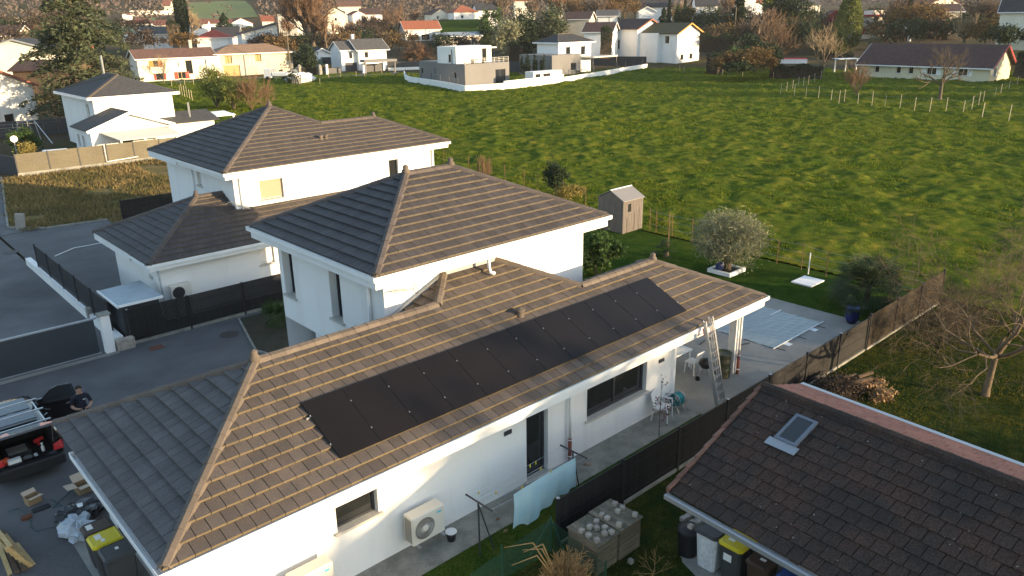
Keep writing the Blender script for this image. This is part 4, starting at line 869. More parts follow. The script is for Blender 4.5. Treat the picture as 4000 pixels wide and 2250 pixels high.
o = MB().lathe([(0.17,0.0),(0.26,0.2),(0.29,0.42),(0.24,0.62),(0.28,0.68),(0.24,0.68),(0.2,0.6),(0.0,0.58)], (23.25,-0.82,0.028), 20).build('flower_pot', MT['blue_pot'], smooth=True); tag(o, 'glazed dark blue pot at the corner of the terrace', 'pot')
# sapling along the wall and the tree stake on the lawn
sp_ = thing('sapling', 'thin reddish leafed sapling growing through the path beside the white chair', 'plant', (9.9, -1.15, 0)); b = MB(); b.tube([(9.9,-1.15,0),(9.95,-1.1,0.7),(10.1,-1.0,1.35),(10.05,-1.02,1.9)], [0.02,0.016,0.012,0.005], 5); tips = []
for i in range(22):
    z = random.uniform(0.5, 1.85); a = random.uniform(0, 6.28); l = random.uniform(0.15, 0.35); p = np.array([9.9+0.1*z, -1.15+0.07*z, z]); e = p+np.array([math.cos(a)*l, math.sin(a)*l, l*0.8]); b.tube([tuple(p), tuple(e)], [0.006, 0.003], 3); tips += [p+(e-p)*k_ for k_ in (0.6, 0.8, 1.0)]
b.build('stem', MT['twig'], sp_); P = np.array(tips)+RNG.normal(0, 0.04, (66, 3)); mat('leaf_red', (0.20, 0.09, 0.08), 0.7, (0.14, 0.07, 0.06), scale=5, rnd=0.3, trans=0.2); V, F = quads(P, 0.09); fastmesh('leaves', V, F, MT['leaf_red'], sp_, rnd=RNG.random(66))
# hacked-back shrub and twigs by the wire netting
bare_tree('cut_shrub', 'cut back shrub of orange brown sticks in front of the compost boxes', (3.0, -3.85, 0), 1.15, 0.06, 77, 'twig_orange', 'twig_orange', lev=4, trunk_frac=0.3, spread=0.8, up=0.2, limbs=16, limb_up=0.8, n_child=(3, 5), cat='shrub', wig=0.22, twr=1.5)
b = MB(); sv_ = thing('bent_shoots', 'long arching bare shoots reaching over the wire netting', 'plant', (2.9, -3.75, 0))
for e in ((2.05,-2.95,1.45),(1.95,-3.3,1.25),(2.2,-3.4,1.5),(2.5,-3.05,1.2)):
    b.tube([(2.95,-3.8,0.4), ((2.95+e[0])/2,(-3.8+e[1])/2,e[2]+0.12), e], [0.022,0.016,0.006], 5)
b.build('shoots', MT['twig_orange'], sv_)
bare_tree('weed_stalks', 'thin dry weed stalks rising from the grass below the bins', (4.95, -4.75, 0), 0.8, 0.010, 81, 'twig_orange', 'twig_orange', lev=3, trunk_frac=0.25, limbs=5, spread=0.5, cat='plant')
# log pile with dry brush against the fence
lp = thing('log_pile', 'dark brush heap with stacked logs and rusty leaves against the fence', 'log pile', (16.6, -3.5, 0))
b = MB(); P = clumps(5200, (16.2, -3.35, 0.42), (0.95, 0.75, 0.5), 30, 0.35); P[:, 2] = np.maximum(P[:, 2], 0.02); V, F = quads(P, 0.15, asp=0.2); fastmesh('brush', V, F, MT['brush'], lp, rnd=RNG.random(len(P)))
for i in range(16):
    a = random.uniform(-0.3, 0.3); x, y, z = 17.3+random.uniform(-0.35, 0.5), -3.45+random.uniform(-0.45, 0.4), 0.12+0.1*(i % 5); L_2 = random.uniform(0.5, 0.9)
    MB().tube([(x-L_2/2, y+a*0.3, z), (x+L_2/2, y-0.4*L_2, z+random.uniform(-.08, .12))], random.uniform(0.045, 0.085), 7).build('log', MT['wood_dark'], lp)
P = clumps(1500, (17.55, -4.15, 0.12), (0.7, 0.55, 0.3), 14, 0.4); P[:, 2] = np.maximum(P[:, 2], 0.02); V, F = quads(P, 0.14); fastmesh('dry_leaves', V, F, MT['leaf_dry'], lp, rnd=RNG.random(len(P)))
# planting bed
shrub('ornamental_grass', 'clump of long arching grass in the bed under the upper storey', (6.3, 15.6, 0), (0.8, 0.8, 0.55), 700, 0.5, 'leaf_green', k=14, asp=0.06, cat='plant')
for i, (x, y) in enumerate(((5.3, 12.6), (5.6, 13.4))):
    o = MB().ball((x, y, 0.25), 0.3, 9, 6, (0.7, 0.7, 1.5), 0.12).build('standing_stone', MT['cobble']); tag(o, ['upright grey garden stone beside the house pillar', 'upright pale garden stone between the pillar and the grass clump'][i], 'stone')
# ================================================================== things round the solar house
def person():
    h = onz(303, 1507, 1.78); base = (float(h[0]), float(h[1]), 0.0)
    t = thing('person', 'person with dark hair in a navy polo shirt looking down at a handheld controller', 'person', base, rz=math.radians(-6))
    me = bpy.data.meshes.new('sk'); J = {}; vs = []; es = []; rad = []
    def v(n, p, r): J[n] = len(vs); vs.append(p); rad.append(r); return J[n]
    def e(a, b): es.append((J[a], J[b]))
    # faces -Y locally
    v('pel', (0, 0, 0.98), (0.155, 0.115)); v('wai', (0, 0, 1.12), (0.145, 0.105)); v('che', (0, 0.0, 1.32), (0.165, 0.12)); v('sho', (0, 0.01, 1.45), (0.13, 0.09)); v('nec', (0, -0.01, 1.54), (0.06, 0.06)); v('hd0', (0, -0.04, 1.62), (0.072, 0.085)); v('hd1', (0, -0.05, 1.70), (0.078, 0.092)); v('hd2', (0, -0.035, 1.755), (0.05, 0.06))
    for a, b in (('pel','wai'),('wai','che'),('che','sho'),('sho','nec'),('nec','hd0'),('hd0','hd1'),('hd1','hd2')): e(a, b)
    for s, n in ((-1, 'l'), (1, 'r')):
        v(n+'s', (s*0.185, 0.01, 1.43), (0.07, 0.07)); v(n+'u', (s*0.245, 0.015, 1.27), (0.054, 0.054)); v(n+'e', (s*0.265, 0.0, 1.13), (0.046, 0.046)); v(n+'f', (s*0.19, -0.13, 1.10), (0.042, 0.042)); v(n+'w', (s*0.10, -0.245, 1.12), (0.028, 0.033)); v(n+'p', (s*0.075, -0.29, 1.125), (0.022, 0.036)); v(n+'k', (s*0.06, -0.325, 1.125), (0.018, 0.034))
        e('sho', n+'s')
        for a, b in (('s','u'),('u','e'),('e','f'),('f','w'),('w','p'),('p','k')): e(n+a, n+b)
        v(n+'h', (s*0.10, 0, 0.90), (0.10, 0.10)); v(n+'n', (s*0.115, -0.015, 0.50), (0.062, 0.062)); v(n+'c', (s*0.12, 0.01, 0.33), (0.058, 0.058)); v(n+'a', (s*0.12, 0.02, 0.09), (0.038, 0.042)); v(n+'t', (s*0.13, -0.07, 0.045), (0.042, 0.035)); v(n+'o', (s*0.135, -0.15, 0.035), (0.032, 0.025))
        e('pel', n+'h')
        for a, b in (('h','n'),('n','c'),('c','a'),('a','t'),('t','o')): e(n+a, n+b)
    me.from_pydata(vs, es, []); ob = bpy.data.objects.new('sk', me); COL.objects.link(ob)
    md = ob.modifiers.new('s', 'SKIN'); 
    for i, q in enumerate(rad): me.skin_vertices[0].data[i].radius = q
    me.skin_vertices[0].data[J['pel']].use_root = True; md.use_smooth_shade = True
    sb = ob.modifiers.new('d', 'SUBSURF'); sb.levels = 2; sb.render_levels = 2
    dg_ = bpy.context.evaluated_depsgraph_get(); m2 = bpy.data.meshes.new_from_object(ob.evaluated_get(dg_)); bpy.data.objects.remove(ob)
    mat('skin', (0.42, 0.24, 0.17), 0.55); mat('navy', (0.012, 0.014, 0.025), 0.85, (0.018, 0.02, 0.034), scale=20); mat('trousers', (0.016, 0.017, 0.022), 0.9); mat('shoe', (0.02, 0.018, 0.016), 0.6); mat('hair', (0.025, 0.016, 0.011), 0.7)
    for k in ('skin', 'navy', 'trousers', 'shoe'): m2.materials.append(MT[k])
    for p in m2.polygons:
        c = p.center; p.use_smooth = True
        if c.z < 0.075: i = 3
        elif c.z < 1.0 and abs(c.x) < 0.24 and c.y > -0.2: i = 2
        elif c.z > 1.525 or c.y < -0.115 or (abs(c.x) > 0.19 and c.z < 1.20): i = 0
        else: i = 1
        p.material_index = i
    bo = bpy.data.objects.new('body', m2); COL.objects.link(bo); bo.parent = t
    hr = MB().ball((0, -0.025, 1.725), 0.092, 14, 9, (0.98, 1.12, 0.85), 0.07)
    hr.v = [(x, y, z) if not (y < -0.10 and z < 1.715) else (x, -0.09, max(z, 1.70)) for x, y, z in hr.v]; hr.build('hair', MT['hair'], t, smooth=True)
    f = MB().ball((0, -0.135, 1.655), 0.017, 6, 5, (0.8, 1.1, 1.3)); f.ball((-0.078, -0.04, 1.66), 0.02, 6, 5, (0.4, 0.8, 1.2)).ball((0.078, -0.04, 1.66), 0.02, 6, 5, (0.4, 0.8, 1.2)); f.build('nose_and_ears', MT['skin'], t, smooth=True)
    MB().ball((-0.03, -0.13, 1.685), 0.009, 6, 4).ball((0.03, -0.13, 1.685), 0.009, 6, 4).build('eyes', MT['hair'], t)
    MB().box((-0.022, -0.131, 1.614), (0.022, -0.122, 1.621)).build('mouth', MT['terracotta'], t)
    fg = MB()
    for s in (-1, 1):
        for j in range(4): x = s*(0.062+0.004*j); z = 1.105+0.013*j; fg.tube([(x, -0.335, z), (x-s*0.008, -0.365-0.004*(j in (1, 2)), z+0.004), (x-s*0.028, -0.378, z+0.003), (x-s*0.04, -0.365, z+0.002)], [0.009, 0.0085, 0.008, 0.007], 6)
        fg.tube([(s*0.07, -0.30, 1.15), (s*0.05, -0.325, 1.172), (s*0.035, -0.345, 1.168)], [0.011, 0.010, 0.008], 6)
    fg.build('fingers', MT['skin'], t, smooth=True)
    MB().box((0.05, -0.128, 1.345), (0.115, -0.122, 1.365)).build('chest_logo', MT['white_paint'], t)
    c = thing('controller', 'small black handheld controller held by the person', 'controller', base, rz=math.radians(-6))
    MB().bev((-0.085, -0.375, 1.12), (0.085, -0.315, 1.155), 0.008).build('case', MT['black_plastic'], c, local=True); MB().box((-0.04, -0.372, 1.155), (0.04, -0.32, 1.162)).build('screen', MT['glass'], c, local=True)
person()
# ---- car with its tailgate up
mat('car_paint', (0.010, 0.010, 0.012), 0.18, (0.012, 0.012, 0.014), scale=3, spec=0.6); mat('car_glass', (0.03, 0.035, 0.04), 0.05, spec=0.8); mat('car_inside', (0.012, 0.012, 0.013), 0.9); mat('tail_red', (0.45, 0.02, 0.025), 0.25, spec=0.6); mat('tyre', (0.015, 0.015, 0.016), 0.85); mat('chrome', (0.7, 0.72, 0.75), 0.15, metal=0.9)
def car():
    cx, y0 = -4.33, 9.78; t = thing('parked_car', 'black estate car with open tailgate, open door and silver roof rack', 'car', (cx, y0, 0))
    X = lambda a: cx+a; Y = lambda b: y0+b
    st = [(0.0, 0.78, 0.62, 0.0), (0.12, 0.86, 0.66, 0.02), (0.8, 0.90, 0.92, 1), (1.6, 0.91, 0.94, 1), (2.6, 0.91, 0.95, 1), (3.2, 0.91, 0.95, 1), (3.9, 0.88, 0.90, 1), (4.35, 0.76, 0.72, 1), (4.45, 0.6, 0.60, 1)]
    b = MB(); rows = []
    for y, w_, hb, _ in st:
        rows.append([(X(-w_*0.92), Y(y), 0.24), (X(-w_), Y(y), 0.5), (X(-w_*0.97), Y(y), hb), (X(w_*0.97), Y(y), hb), (X(w_), Y(y), 0.5), (X(w_*0.92), Y(y), 0.24)])
    vs = [p for r in rows for p in r]; fs = []
    for i in range(len(rows)-1):
        for j in range(6):
            if j == 2 and 1 <= i <= 4: continue          # open under the glasshouse
            fs.append((i*6+j, i*6+(j+1) % 6, (i+1)*6+(j+1) % 6, (i+1)*6+j))
    fs.append((0, 5, 4, 3, 2, 1)); fs.append(tuple(range(len(vs)-6, len(vs)))); b.add(vs, [tuple(reversed(f)) for f in fs]); b.build('body', MT['car_paint'], t)
    b = MB(); b.bev((X(-0.84), Y(-0.12), 0.3), (X(0.84), Y(0.06), 0.6), 0.04); b.build('bumper', MT['black_plastic'], t)
    MB().box((X(-0.7), Y(0.1), 0.55), (X(0.7), Y(1.6), 0.58)).box((X(-0.72), Y(1.58), 0.58), (X(0.72), Y(1.62), 1.2)).box((X(-0.86), Y(0.1), 0.58), (X(-0.70), Y(1.6), 0.95)).box((X(0.70), Y(0.1), 0.58), (X(0.86), Y(1.6), 0.95)).build('load_floor', MT['car_inside'], t)
    # roof
    rf = MB(); prof = [(0.18, 0.60, 1.47), (0.9, 0.64, 1.53), (1.8, 0.66, 1.55), (2.5, 0.62, 1.50), (2.75, 0.58, 1.45)]; vs = []
    for y, w_, z in prof: vs += [(X(-w_), Y(y), z-0.07), (X(-w_*0.85), Y(y), z-0.01), (X(0), Y(y), z+0.02), (X(w_*0.85), Y(y), z-0.01), (X(w_), Y(y), z-0.07)]
    rf.add(vs, [(i*5+j, i*5+j+1, (i+1)*5+j+1, (i+1)*5+j) for i in range(4) for j in range(4)]); ro = rf.build('car_roof', MT['car_paint'], t, smooth=True)
    for ya, yb in ((0.55, 1.35), (1.42, 2.3)): 
        z = 1.575; MB().add([(X(-0.48), Y(ya), z-0.015), (X(0.48), Y(ya), z-0.015), (X(0.48), Y(yb), z+0.005), (X(-0.48), Y(yb), z+0.005)], [(0, 1, 2, 3)]).build('sunroof_glass', MT['car_glass'], ro)
    # windows and pillars
    for s in (-1, 1):
        g = MB(); g.quad((X(s*0.87), Y(0.85), 0.93), (X(s*0.885), Y(3.2), 0.95), (X(s*0.62), Y(2.6), 1.43), (X(s*0.64), Y(0.9), 1.46)); g.build('side_window', MT['car_glass'], t)
        [MB().bar(*q).build('pillar', MT['car_paint'], t) for q in (((X(s*0.84), Y(0.12), 0.93), (X(s*0.64), Y(0.22), 1.42), 0.12, 0.16), ((X(s*0.87), Y(0.85), 0.94), (X(s*0.65), Y(0.85), 1.46), 0.06, 0.3), ((X(s*0.89), Y(3.25), 0.95), (X(s*0.61), Y(2.62), 1.44), 0.06))]
        l = MB(); l.add([(X(s*0.86), Y(-0.02), 0.72), (X(s*0.60), Y(-0.05), 0.74), (X(s*0.62), Y(-0.03), 0.92), (X(s*0.84), Y(0.04), 0.98), (X(s*0.92), Y(0.22), 0.78), (X(s*0.90), Y(0.26), 0.92)], [(0, 1, 2, 3), (0, 3, 5, 4)]); l.build('taillight', MT['tail_red'], t)
        m = MB(); m.bev((X(s*0.90), Y(2.95), 0.95), (X(s*1.08), Y(3.07), 1.10), 0.02); m.build('mirror', MT['car_paint'], t)
        for yw in (0.85, 3.6):
            wh = MB(); wh.m = Matrix.Translation((X(s*0.82), Y(yw), 0.32)) @ Matrix.Rotation(math.pi/2, 4, 'Y'); wh.lathe([(0.2,-0.1),(0.31,-0.1),(0.325,0.0),(0.31,0.1),(0.2,0.1)], n=20); w2 = wh.build('wheel', MT['tyre'], t, smooth=True)
            r2 = MB(); r2.m = wh.m; r2.lathe([(0.03,-0.09),(0.2,-0.09),(0.2,0.09),(0.03,0.09)], n=10); r2.build('rim', MT['grey_alu'], w2)
    MB().quad((X(-0.80), Y(3.3), 0.96), (X(0.80), Y(3.3), 0.96), (X(0.56), Y(2.72), 1.45), (X(-0.56), Y(2.72), 1.45)).build('windscreen', MT['car_glass'], t)
    # raised tailgate: glass and lights on its outer skin
    tg = MB(); y1, z1, y2, z2 = 0.18, 1.48, -0.62, 1.78
    tg.extr([(X(-0.60), Y(y1), z1), (X(0.60), Y(y1), z1), (X(0.72), Y(y2*0.6), z2*0.96), (X(0.66), Y(y2), z2), (X(-0.66), Y(y2), z2), (X(-0.72), Y(y2*0.6), z2*0.96)], (0, 0.03, 0.05)); tgo = tg.build('tailgate', MT['car_paint'], t)
    for s in (-1, 1): MB().quad((X(s*0.34), Y(y2+0.06), z2+0.035), (X(s*0.64), Y(y2+0.05), z2+0.035), (X(s*0.69), Y(y2*0.6+0.02), z2*0.96+0.062), (X(s*0.40), Y(y2*0.6+0.16), z2*0.96+0.052)).build('tailgate_light', MT['tail_red'], tgo)
    MB().bar((X(-0.5), Y(y1-0.05), z1+0.09), (X(0.5), Y(y1-0.05), z1+0.09), 0.16, 0.02).build('spoiler', MT['car_paint'], tgo)
    for s in (-1, 1): MB().tube([(X(s*0.66), Y(0.12), 0.95), (X(s*0.66), Y(-0.25), 1.6)], 0.012, 6).build('strut', MT['steel'], tgo)
    # open front door
    d = MB(); hx, hy = X(0.90), Y(2.95); dv = Vector((0.97, -0.24, 0)); nv = Vector((0.24, 0.97, 0))
    def dp(a, z, k=0.0): q = Vector((hx, hy, 0))+dv*a+nv*k; return (q.x, q.y, z)
    d.extr([dp(0, 0.35), dp(1.05, 0.35), dp(1.1, 0.6), dp(1.08, 0.94), dp(0, 0.94)], tuple(nv*0.08)); dd = d.build('door', MT['car_paint'], t)
    MB().tube([dp(0.0, 0.94, .04), dp(0.42, 1.36, .04), dp(0.62, 1.43, .04), dp(0.98, 1.42, .04), dp(1.08, 0.94, .04)], 0.022, 6).build('window_frame', MT['car_paint'], dd)
    MB().poly([dp(0.05, 0.94, .04), dp(1.05, 0.94, .04), dp(0.96, 1.40, .04), dp(0.62, 1.41, .04), dp(0.42, 1.34, .04)]).build('door_glass', MT['car_glass'], dd)
    MB().bar(dp(0.75, 0.80, -0.01), dp(0.95, 0.83, -0.01), 0.02, 0.03).bar(dp(0.12, 0.76, -0.012), dp(0.30, 0.70, -0.012), 0.02, 0.04).build('handle', MT['chrome'], dd)
    # roof rack
    rk_ = thing('roof_rack', 'silver aluminium roof rack frame on the black car', 'roof rack', (cx, y0, 1.6))
    for s in (-0.58, 0.58): MB().bar((X(s), Y(0.0), 1.66), (X(s), Y(1.75), 1.66), 0.035, 0.03).build('rail', MT['grey_alu'], rk_)
    for y in (0.06, 0.9, 1.70): MB().bar((X(-0.72), Y(y), 1.69), (X(0.72), Y(y), 1.69), 0.045, 0.03).build('crossbar', MT['grey_alu'], rk_)
    for s in (-0.58, 0.58):
        for y in (0.3, 1.5): MB().bar((X(s), Y(y), 1.50), (X(s), Y(y), 1.66), 0.05).build('foot', MT['black_plastic'], rk_)
    # things in the boot
    F0 = 0.585
    def cargo(name, label, cat, builder, m):
        o = builder(MB()).build(name, MT[m]); tag(o, label, cat); return o
    mat('red_tool', (0.50, 0.025, 0.03), 0.4); mat('orange', (0.75, 0.11, 0.04), 0.6); mat('paper', (0.75, 0.75, 0.72), 0.8)
    o = thing('tool_case', 'black tool case with rows of bright metal bits in the open boot', 'tool case', (X(-0.15), Y(0.75), F0)); MB().bev((X(-0.45), Y(0.5), F0), (X(0.15), Y(1.05), F0+0.14), 0.02).build('case', MT['black_plastic'], o)
    for i in range(7): MB().bar((X(-0.40), Y(0.58+i*0.065), F0+0.15), (X(0.08), Y(0.58+i*0.065), F0+0.15), 0.025, 0.02).build('bit_row', MT['steel'], o)
    cargo('drill', 'red power drill lying at the side of the open boot', 'drill', lambda q: q.tube([(X(0.32), Y(0.95), F0+0.12), (X(0.55), Y(1.05), F0+0.13)], 0.06, 8).bar((X(0.42), Y(0.98), F0+0.1), (X(0.40), Y(0.82), F0+0.06), 0.06, 0.08), 'red_tool')
    cargo('cloth_bundle', 'crumpled orange bag at the left side of the boot', 'bag', lambda q: q.ball((X(-0.52), Y(0.35), F0+0.08), 0.12, 9, 6, (1, 0.9, 0.8), 0.25), 'orange')
    cargo('carton', 'white printed carton standing at the boot edge', 'box', lambda q: q.bev((X(-0.50), Y(0.10), F0), (X(-0.18), Y(0.27), F0+0.17), 0.008), 'paper')
    cargo('saw_blade', 'round saw blade in a wrapper lying in the boot', 'saw blade', lambda q: q.lathe([(0.02,0),(0.12,0),(0.12,0.012),(0.02,0.012)], (X(0.0), Y(0.32), F0+0.02), 18), 'grey_alu')
    cargo('spray_bottle', 'clear spray bottle standing in the boot', 'bottle', lambda q: q.lathe([(0.04,0),(0.045,0.14),(0.018,0.18),(0.018,0.23),(0.035,0.235),(0.03,0.26),(0,0.26)], (X(0.42), Y(0.45), F0), 12), 'paper')
    cargo('tape_measure', 'small white packet lying beside the saw blade', 'packet', lambda q: q.bev((X(0.16), Y(0.22), F0), (X(0.24), Y(0.40), F0+0.04), 0.006), 'paper')
car()
# ---- clutter on the apron
mat('cardboard', (0.36, 0.25, 0.145), 0.9, (0.30, 0.20, 0.115), scale=3); mat('card_pale', (0.50, 0.40, 0.30), 0.9)
def carton(name, label, c, w_, d_, h, rz, flaps):
    t = thing(name, label, 'box', (c[0], c[1], 0.0), rz=rz); q = 0.012
    MB().box((-w_/2,-d_/2,0),(w_/2,-d_/2+q,h)).box((-w_/2,d_/2-q,0),(w_/2,d_/2,h)).box((-w_/2,-d_/2+q,0),(-w_/2+q,d_/2-q,h)).box((w_/2-q,-d_/2+q,0),(w_/2,d_/2-q,h)).box((-w_/2+q,-d_/2+q,0.001),(w_/2-q,d_/2-q,0.012)).build('carton', MT['cardboard'], t, local=True)
    for s, ax, l, dz in flaps:
        if ax == 'x': p = [(s*w_/2,-d_/2,h),(s*w_/2,d_/2,h),(s*(w_/2+l),d_/2,h+dz),(s*(w_/2+l),-d_/2,h+dz)]
        else: p = [(-w_/2,s*d_/2,h),(w_/2,s*d_/2,h),(w_/2,s*(d_/2+l),h+dz),(-w_/2,s*(d_/2+l),h+dz)]
        MB().extr(p, (0, 0, 0.008)).build('flap', MT['card_pale'], t, local=True)
    return t
c_ = onz(318, 1908, 0.1); carton('cardboard_box', 'large open cardboard box with spread flaps under the eave', (c_[0]+0.08, c_[1]), 0.42, 0.34, 0.26, 0.12, [(-1,'x',0.26,0.04),(-1,'y',0.2,0.02),(1,'y',0.18,0.15),(1,'x',0.22,0.05)])
c_ = onz(128, 1950, 0.1); carton('cardboard_box', 'small torn cardboard box lying open on the asphalt behind the car', (c_[0], c_[1]), 0.34, 0.24, 0.22, 0.25, [(-1,'y',0.18,0.05),(1,'y',0.10,0.08)])
mat('tarp', (0.012, 0.012, 0.013), 0.3, (0.02, 0.02, 0.022), scale=6, spec=0.6)
def crumple(name, label, cat, c, r, m, wob=0.3, seed=1, n=22, k=14):
    rg = random.Random(seed); o = MB().ball((c[0], c[1], r[2]*0.75), 1.0, n, k, r, wob, rg); o.v = [(x, y, max(z, 0.012)) for x, y, z in o.v]; return tag(o.build(name, MT[m]), label, cat)
crumple('tarpaulin', 'crumpled black tarpaulin heap on the asphalt', 'tarpaulin', onz(312, 2000, 0.15), (0.55, 0.42, 0.2), 'tarp', 0.22, 3, 26, 12)
o = MB().poly([tuple(onz(u, v, 0.36)) for u, v in ((298, 1968), (322, 1962), (324, 1976), (310, 1982), (302, 1980))]).build('paper_scrap', MT['paper']); tag(o, 'scrap of white paper on the black tarpaulin', 'paper')
mat('clear_film', (0.62, 0.68, 0.74), 0.25, (0.5, 0.56, 0.62), scale=7, alpha=0.72, spec=0.6)
crumple('plastic_sheet', 'crumpled translucent plastic sheet lying in front of the bins', 'plastic sheet', onz(303, 2062, 0.12), (0.36, 0.58, 0.2), 'clear_film', 0.3, 9, 20, 10)
mat('rubber', (0.03, 0.03, 0.033), 0.85); o = MB().bev((*onz(130, 2008)[:2], 0.0), (*(onz(130, 2008)[:2]+np.array([0.42, 0.2])), 0.05), 0.02).build('rubber_mat', MT['rubber']); tag(o, 'dark rubber pad lying on the asphalt', 'pad')
mat('rusty', (0.17, 0.07, 0.04), 0.9, (0.11, 0.05, 0.03), scale=12, bump=0.4); o = MB().bev((*onz(88, 2038)[:2], 0.0), (*(onz(88, 2038)[:2]+np.array([0.24, 0.18])), 0.08), 0.02).build('rusty_block', MT['rusty']); tag(o, 'small rusty brown block lying on the asphalt', 'block')
for i, (pts, lb) in enumerate(((((200,1950),(240,1975),(205,1985),(235,1955),(270,1925),(290,1905)), 'thin green cable coiled on the asphalt beside the cardboard box'), (((30,2000),(70,1985),(120,2020),(120,2060),(140,2075),(190,2062),(215,2060)), 'thin green cable trailing over the asphalt towards the pallet'))):
    mat('cable_green', (0.03, 0.09, 0.075), 0.5); o = MB().tube([tuple(onz(u, v, 0.012)) for u, v in pts], 0.008, 5).build('cable', MT['cable_green']); tag(o, lb, 'cable')
# pallet leaning on its edge against timber, at the picture's edge
pl = thing('wooden_pallet', 'pale wooden pallet leaning on its edge beside planks', 'pallet', (-5.45, 6.1, 0))
pa = Vector(onz(125, 2215, 0.02)); pb = Vector(onz(14, 2035, 0.35)); pb = Vector((pb.x-0.05, pb.y, 0.05)); ax = (pb-pa); ax.z = 0; Lp = 1.2; ax.normalize(); upv = Vector((-0.45, 0.05, 0.9)).normalized(); nv = ax.cross(upv).normalized()
for i in range(6):
    q = pa+upv*(0.04+i*0.14); MB().bar(q-nv*0.055, q+ax*Lp-nv*0.055, 0.02, 0.095).build('board', MT['wood_pale'], pl)
for i in range(3):
    q = pa+ax*(0.05+i*0.55); MB().bar(q, q+upv*0.8, 0.09, 0.09).build('bearer', MT['wood_pale'], pl); 
    q2 = pa+upv*(0.02+i*0.38)+nv*0.055; MB().bar(q2, q2+ax*Lp, 0.095, 0.02).build('board', MT['wood_pale'], pl)
for i in range(3):
    o = MB().bar(tuple(onz(40+i*28, 2245-i*10, 0.03+0.05*i)), tuple(onz(-30+i*22, 2060+i*8, 0.03+0.05*i)), 0.1, 0.05).build('plank', MT['wood_dark'] if i else MT['wood_pale']); tag(o, ['long plank lying flat next to the pallet', 'dark plank leaning against the pallet', 'dark plank on top of the other planks by the pallet'][i], 'plank')
# ---- wheelie bins
mat('bin_grey', (0.045, 0.047, 0.05), 0.5, (0.055, 0.056, 0.06), scale=4); mat('bin_yellow', (0.62, 0.50, 0.02), 0.45); mat('bin_brown', (0.055, 0.035, 0.025), 0.55); mat('bin_blue', (0.02, 0.07, 0.26), 0.4); mat('bin_white', (0.62, 0.64, 0.66), 0.5, (0.5, 0.52, 0.54), scale=4, fine=(14, 0.15))
def wheelie(label, c, rz, body, lid, w_=0.56, d_=0.6, h=0.98, labels=1, name='wheelie_bin', lbs=()):
    t = thing(name, label, 'bin', (c[0], c[1], 0), rz=rz)
    b = MB(); vs = []
    for z, s in ((0.06, 0.80), (0.5, 0.9), (h-0.06, 0.97), (h, 1.0)):
        x, y = w_/2*s, d_/2*s; e = 0.05; vs += [(-x+e,-y,z),(x-e,-y,z),(x,-y+e,z),(x,y-e,z),(x-e,y,z),(-x+e,y,z),(-x,y-e,z),(-x,-y+e,z)]
    fs = [(i*8+j, i*8+(j+1) % 8, (i+1)*8+(j+1) % 8, (i+1)*8+j) for i in range(3) for j in range(8)]+[tuple(reversed(range(8)))]; b.add(vs, fs); b.build('body', MT[body], t, local=True)
    l = MB(); x, y = w_/2+0.03, d_/2+0.03; e = 0.07
    ring = lambda q, z: [(-x+e+q,-y+q,z),(x-e-q,-y+q,z),(x-q,-y+e+q,z),(x-q,y-q,z),(-x+q,y-q,z),(-x+q,-y+e+q,z)]
    vs = ring(0, h)+ring(0, h+0.035)+ring(0.05, h+0.075)+ring(0.07, h+0.068); l.add(vs, [(i*6+j, i*6+(j+1) % 6, (i+1)*6+(j+1) % 6, (i+1)*6+j) for i in range(3) for j in range(6)]+[tuple(range(18, 24))]); lo = l.build('lid', MT[lid], t, local=True)
    MB().tube([(-w_/2+0.04, d_/2+0.07, h-0.02), (w_/2-0.04, d_/2+0.07, h-0.02)], 0.018, 8).build('handle', MT[body], t, local=True)
    for s in (-1, 1):
        wh = MB(); wh.m = Matrix.Translation((s*(w_/2-0.03), d_/2-0.03, 0.1)) @ Matrix.Rotation(math.pi/2, 4, 'Y'); wh.lathe([(0.02,-0.025),(0.1,-0.025),(0.1,0.025),(0.02,0.025)], n=14); wh.build('wheel', MT['tyre'], t, local=True)
    for (xa, ya, xb, yb) in lbs: MB().box((xa, ya, h+0.069), (xb, yb, h+0.073)).build('sticker', MT['paper'], lo, local=True)
    return t
wheelie('grey wheelie bin with yellow lid under the low eave of the bungalow', (6.34, -5.97), math.radians(-90), 'bin_grey', 'bin_yellow', lbs=((-0.1,0.0,0.16,0.09),(-0.16,-0.12,-0.01,-0.04)))
st = MB().box((6.34-0.298, -6.03, 0.62),(6.34-0.290,-5.83,0.80)).build('bin_sticker', MT['paper']); tag(st, 'white sticker on the front of the yellow lidded bin by the bungalow', 'sticker')
wheelie('brown wheelie bin next to the yellow lidded bin', (6.22, -6.68), math.radians(-90), 'bin_brown', 'bin_brown', 0.5, 0.54, 0.93, lbs=((-0.05,-0.05,0.08,0.03),))
wheelie('small blue lidded bin beside the brown bin', (6.3, -7.3), math.radians(-90), 'bin_grey', 'bin_blue', 0.42, 0.46, 0.86)
wheelie('white bin with flat black lid between the round tub and the yellow bin', (6.30, -5.36), math.radians(-90), 'bin_white', 'bin_grey', 0.56, 0.56, 0.98)
o = thing('round_bin', 'black round lidded tub with a paving stone on top, beside the white bin', 'bin', (6.28, -4.75, 0)); MB().lathe([(0.20,0.0),(0.22,0.05),(0.25,0.62),(0.27,0.64),(0.27,0.70),(0.24,0.72)], (6.28,-4.75,0), 22).build('body', MT['black_plastic'], o, smooth=True); MB().lathe([(0.285,0.70),(0.285,0.74),(0.15,0.78),(0.0,0.785)], (6.28,-4.75,0), 22).build('lid', MT['black_plastic'], o, smooth=True)
o = MB().bev((6.20,-4.86,0.785),(6.33,-4.74,0.87),0.012).build('paving_stone', MT['cobble']); tag(o, 'pale paving stone lying on the lid of the round tub', 'stone')
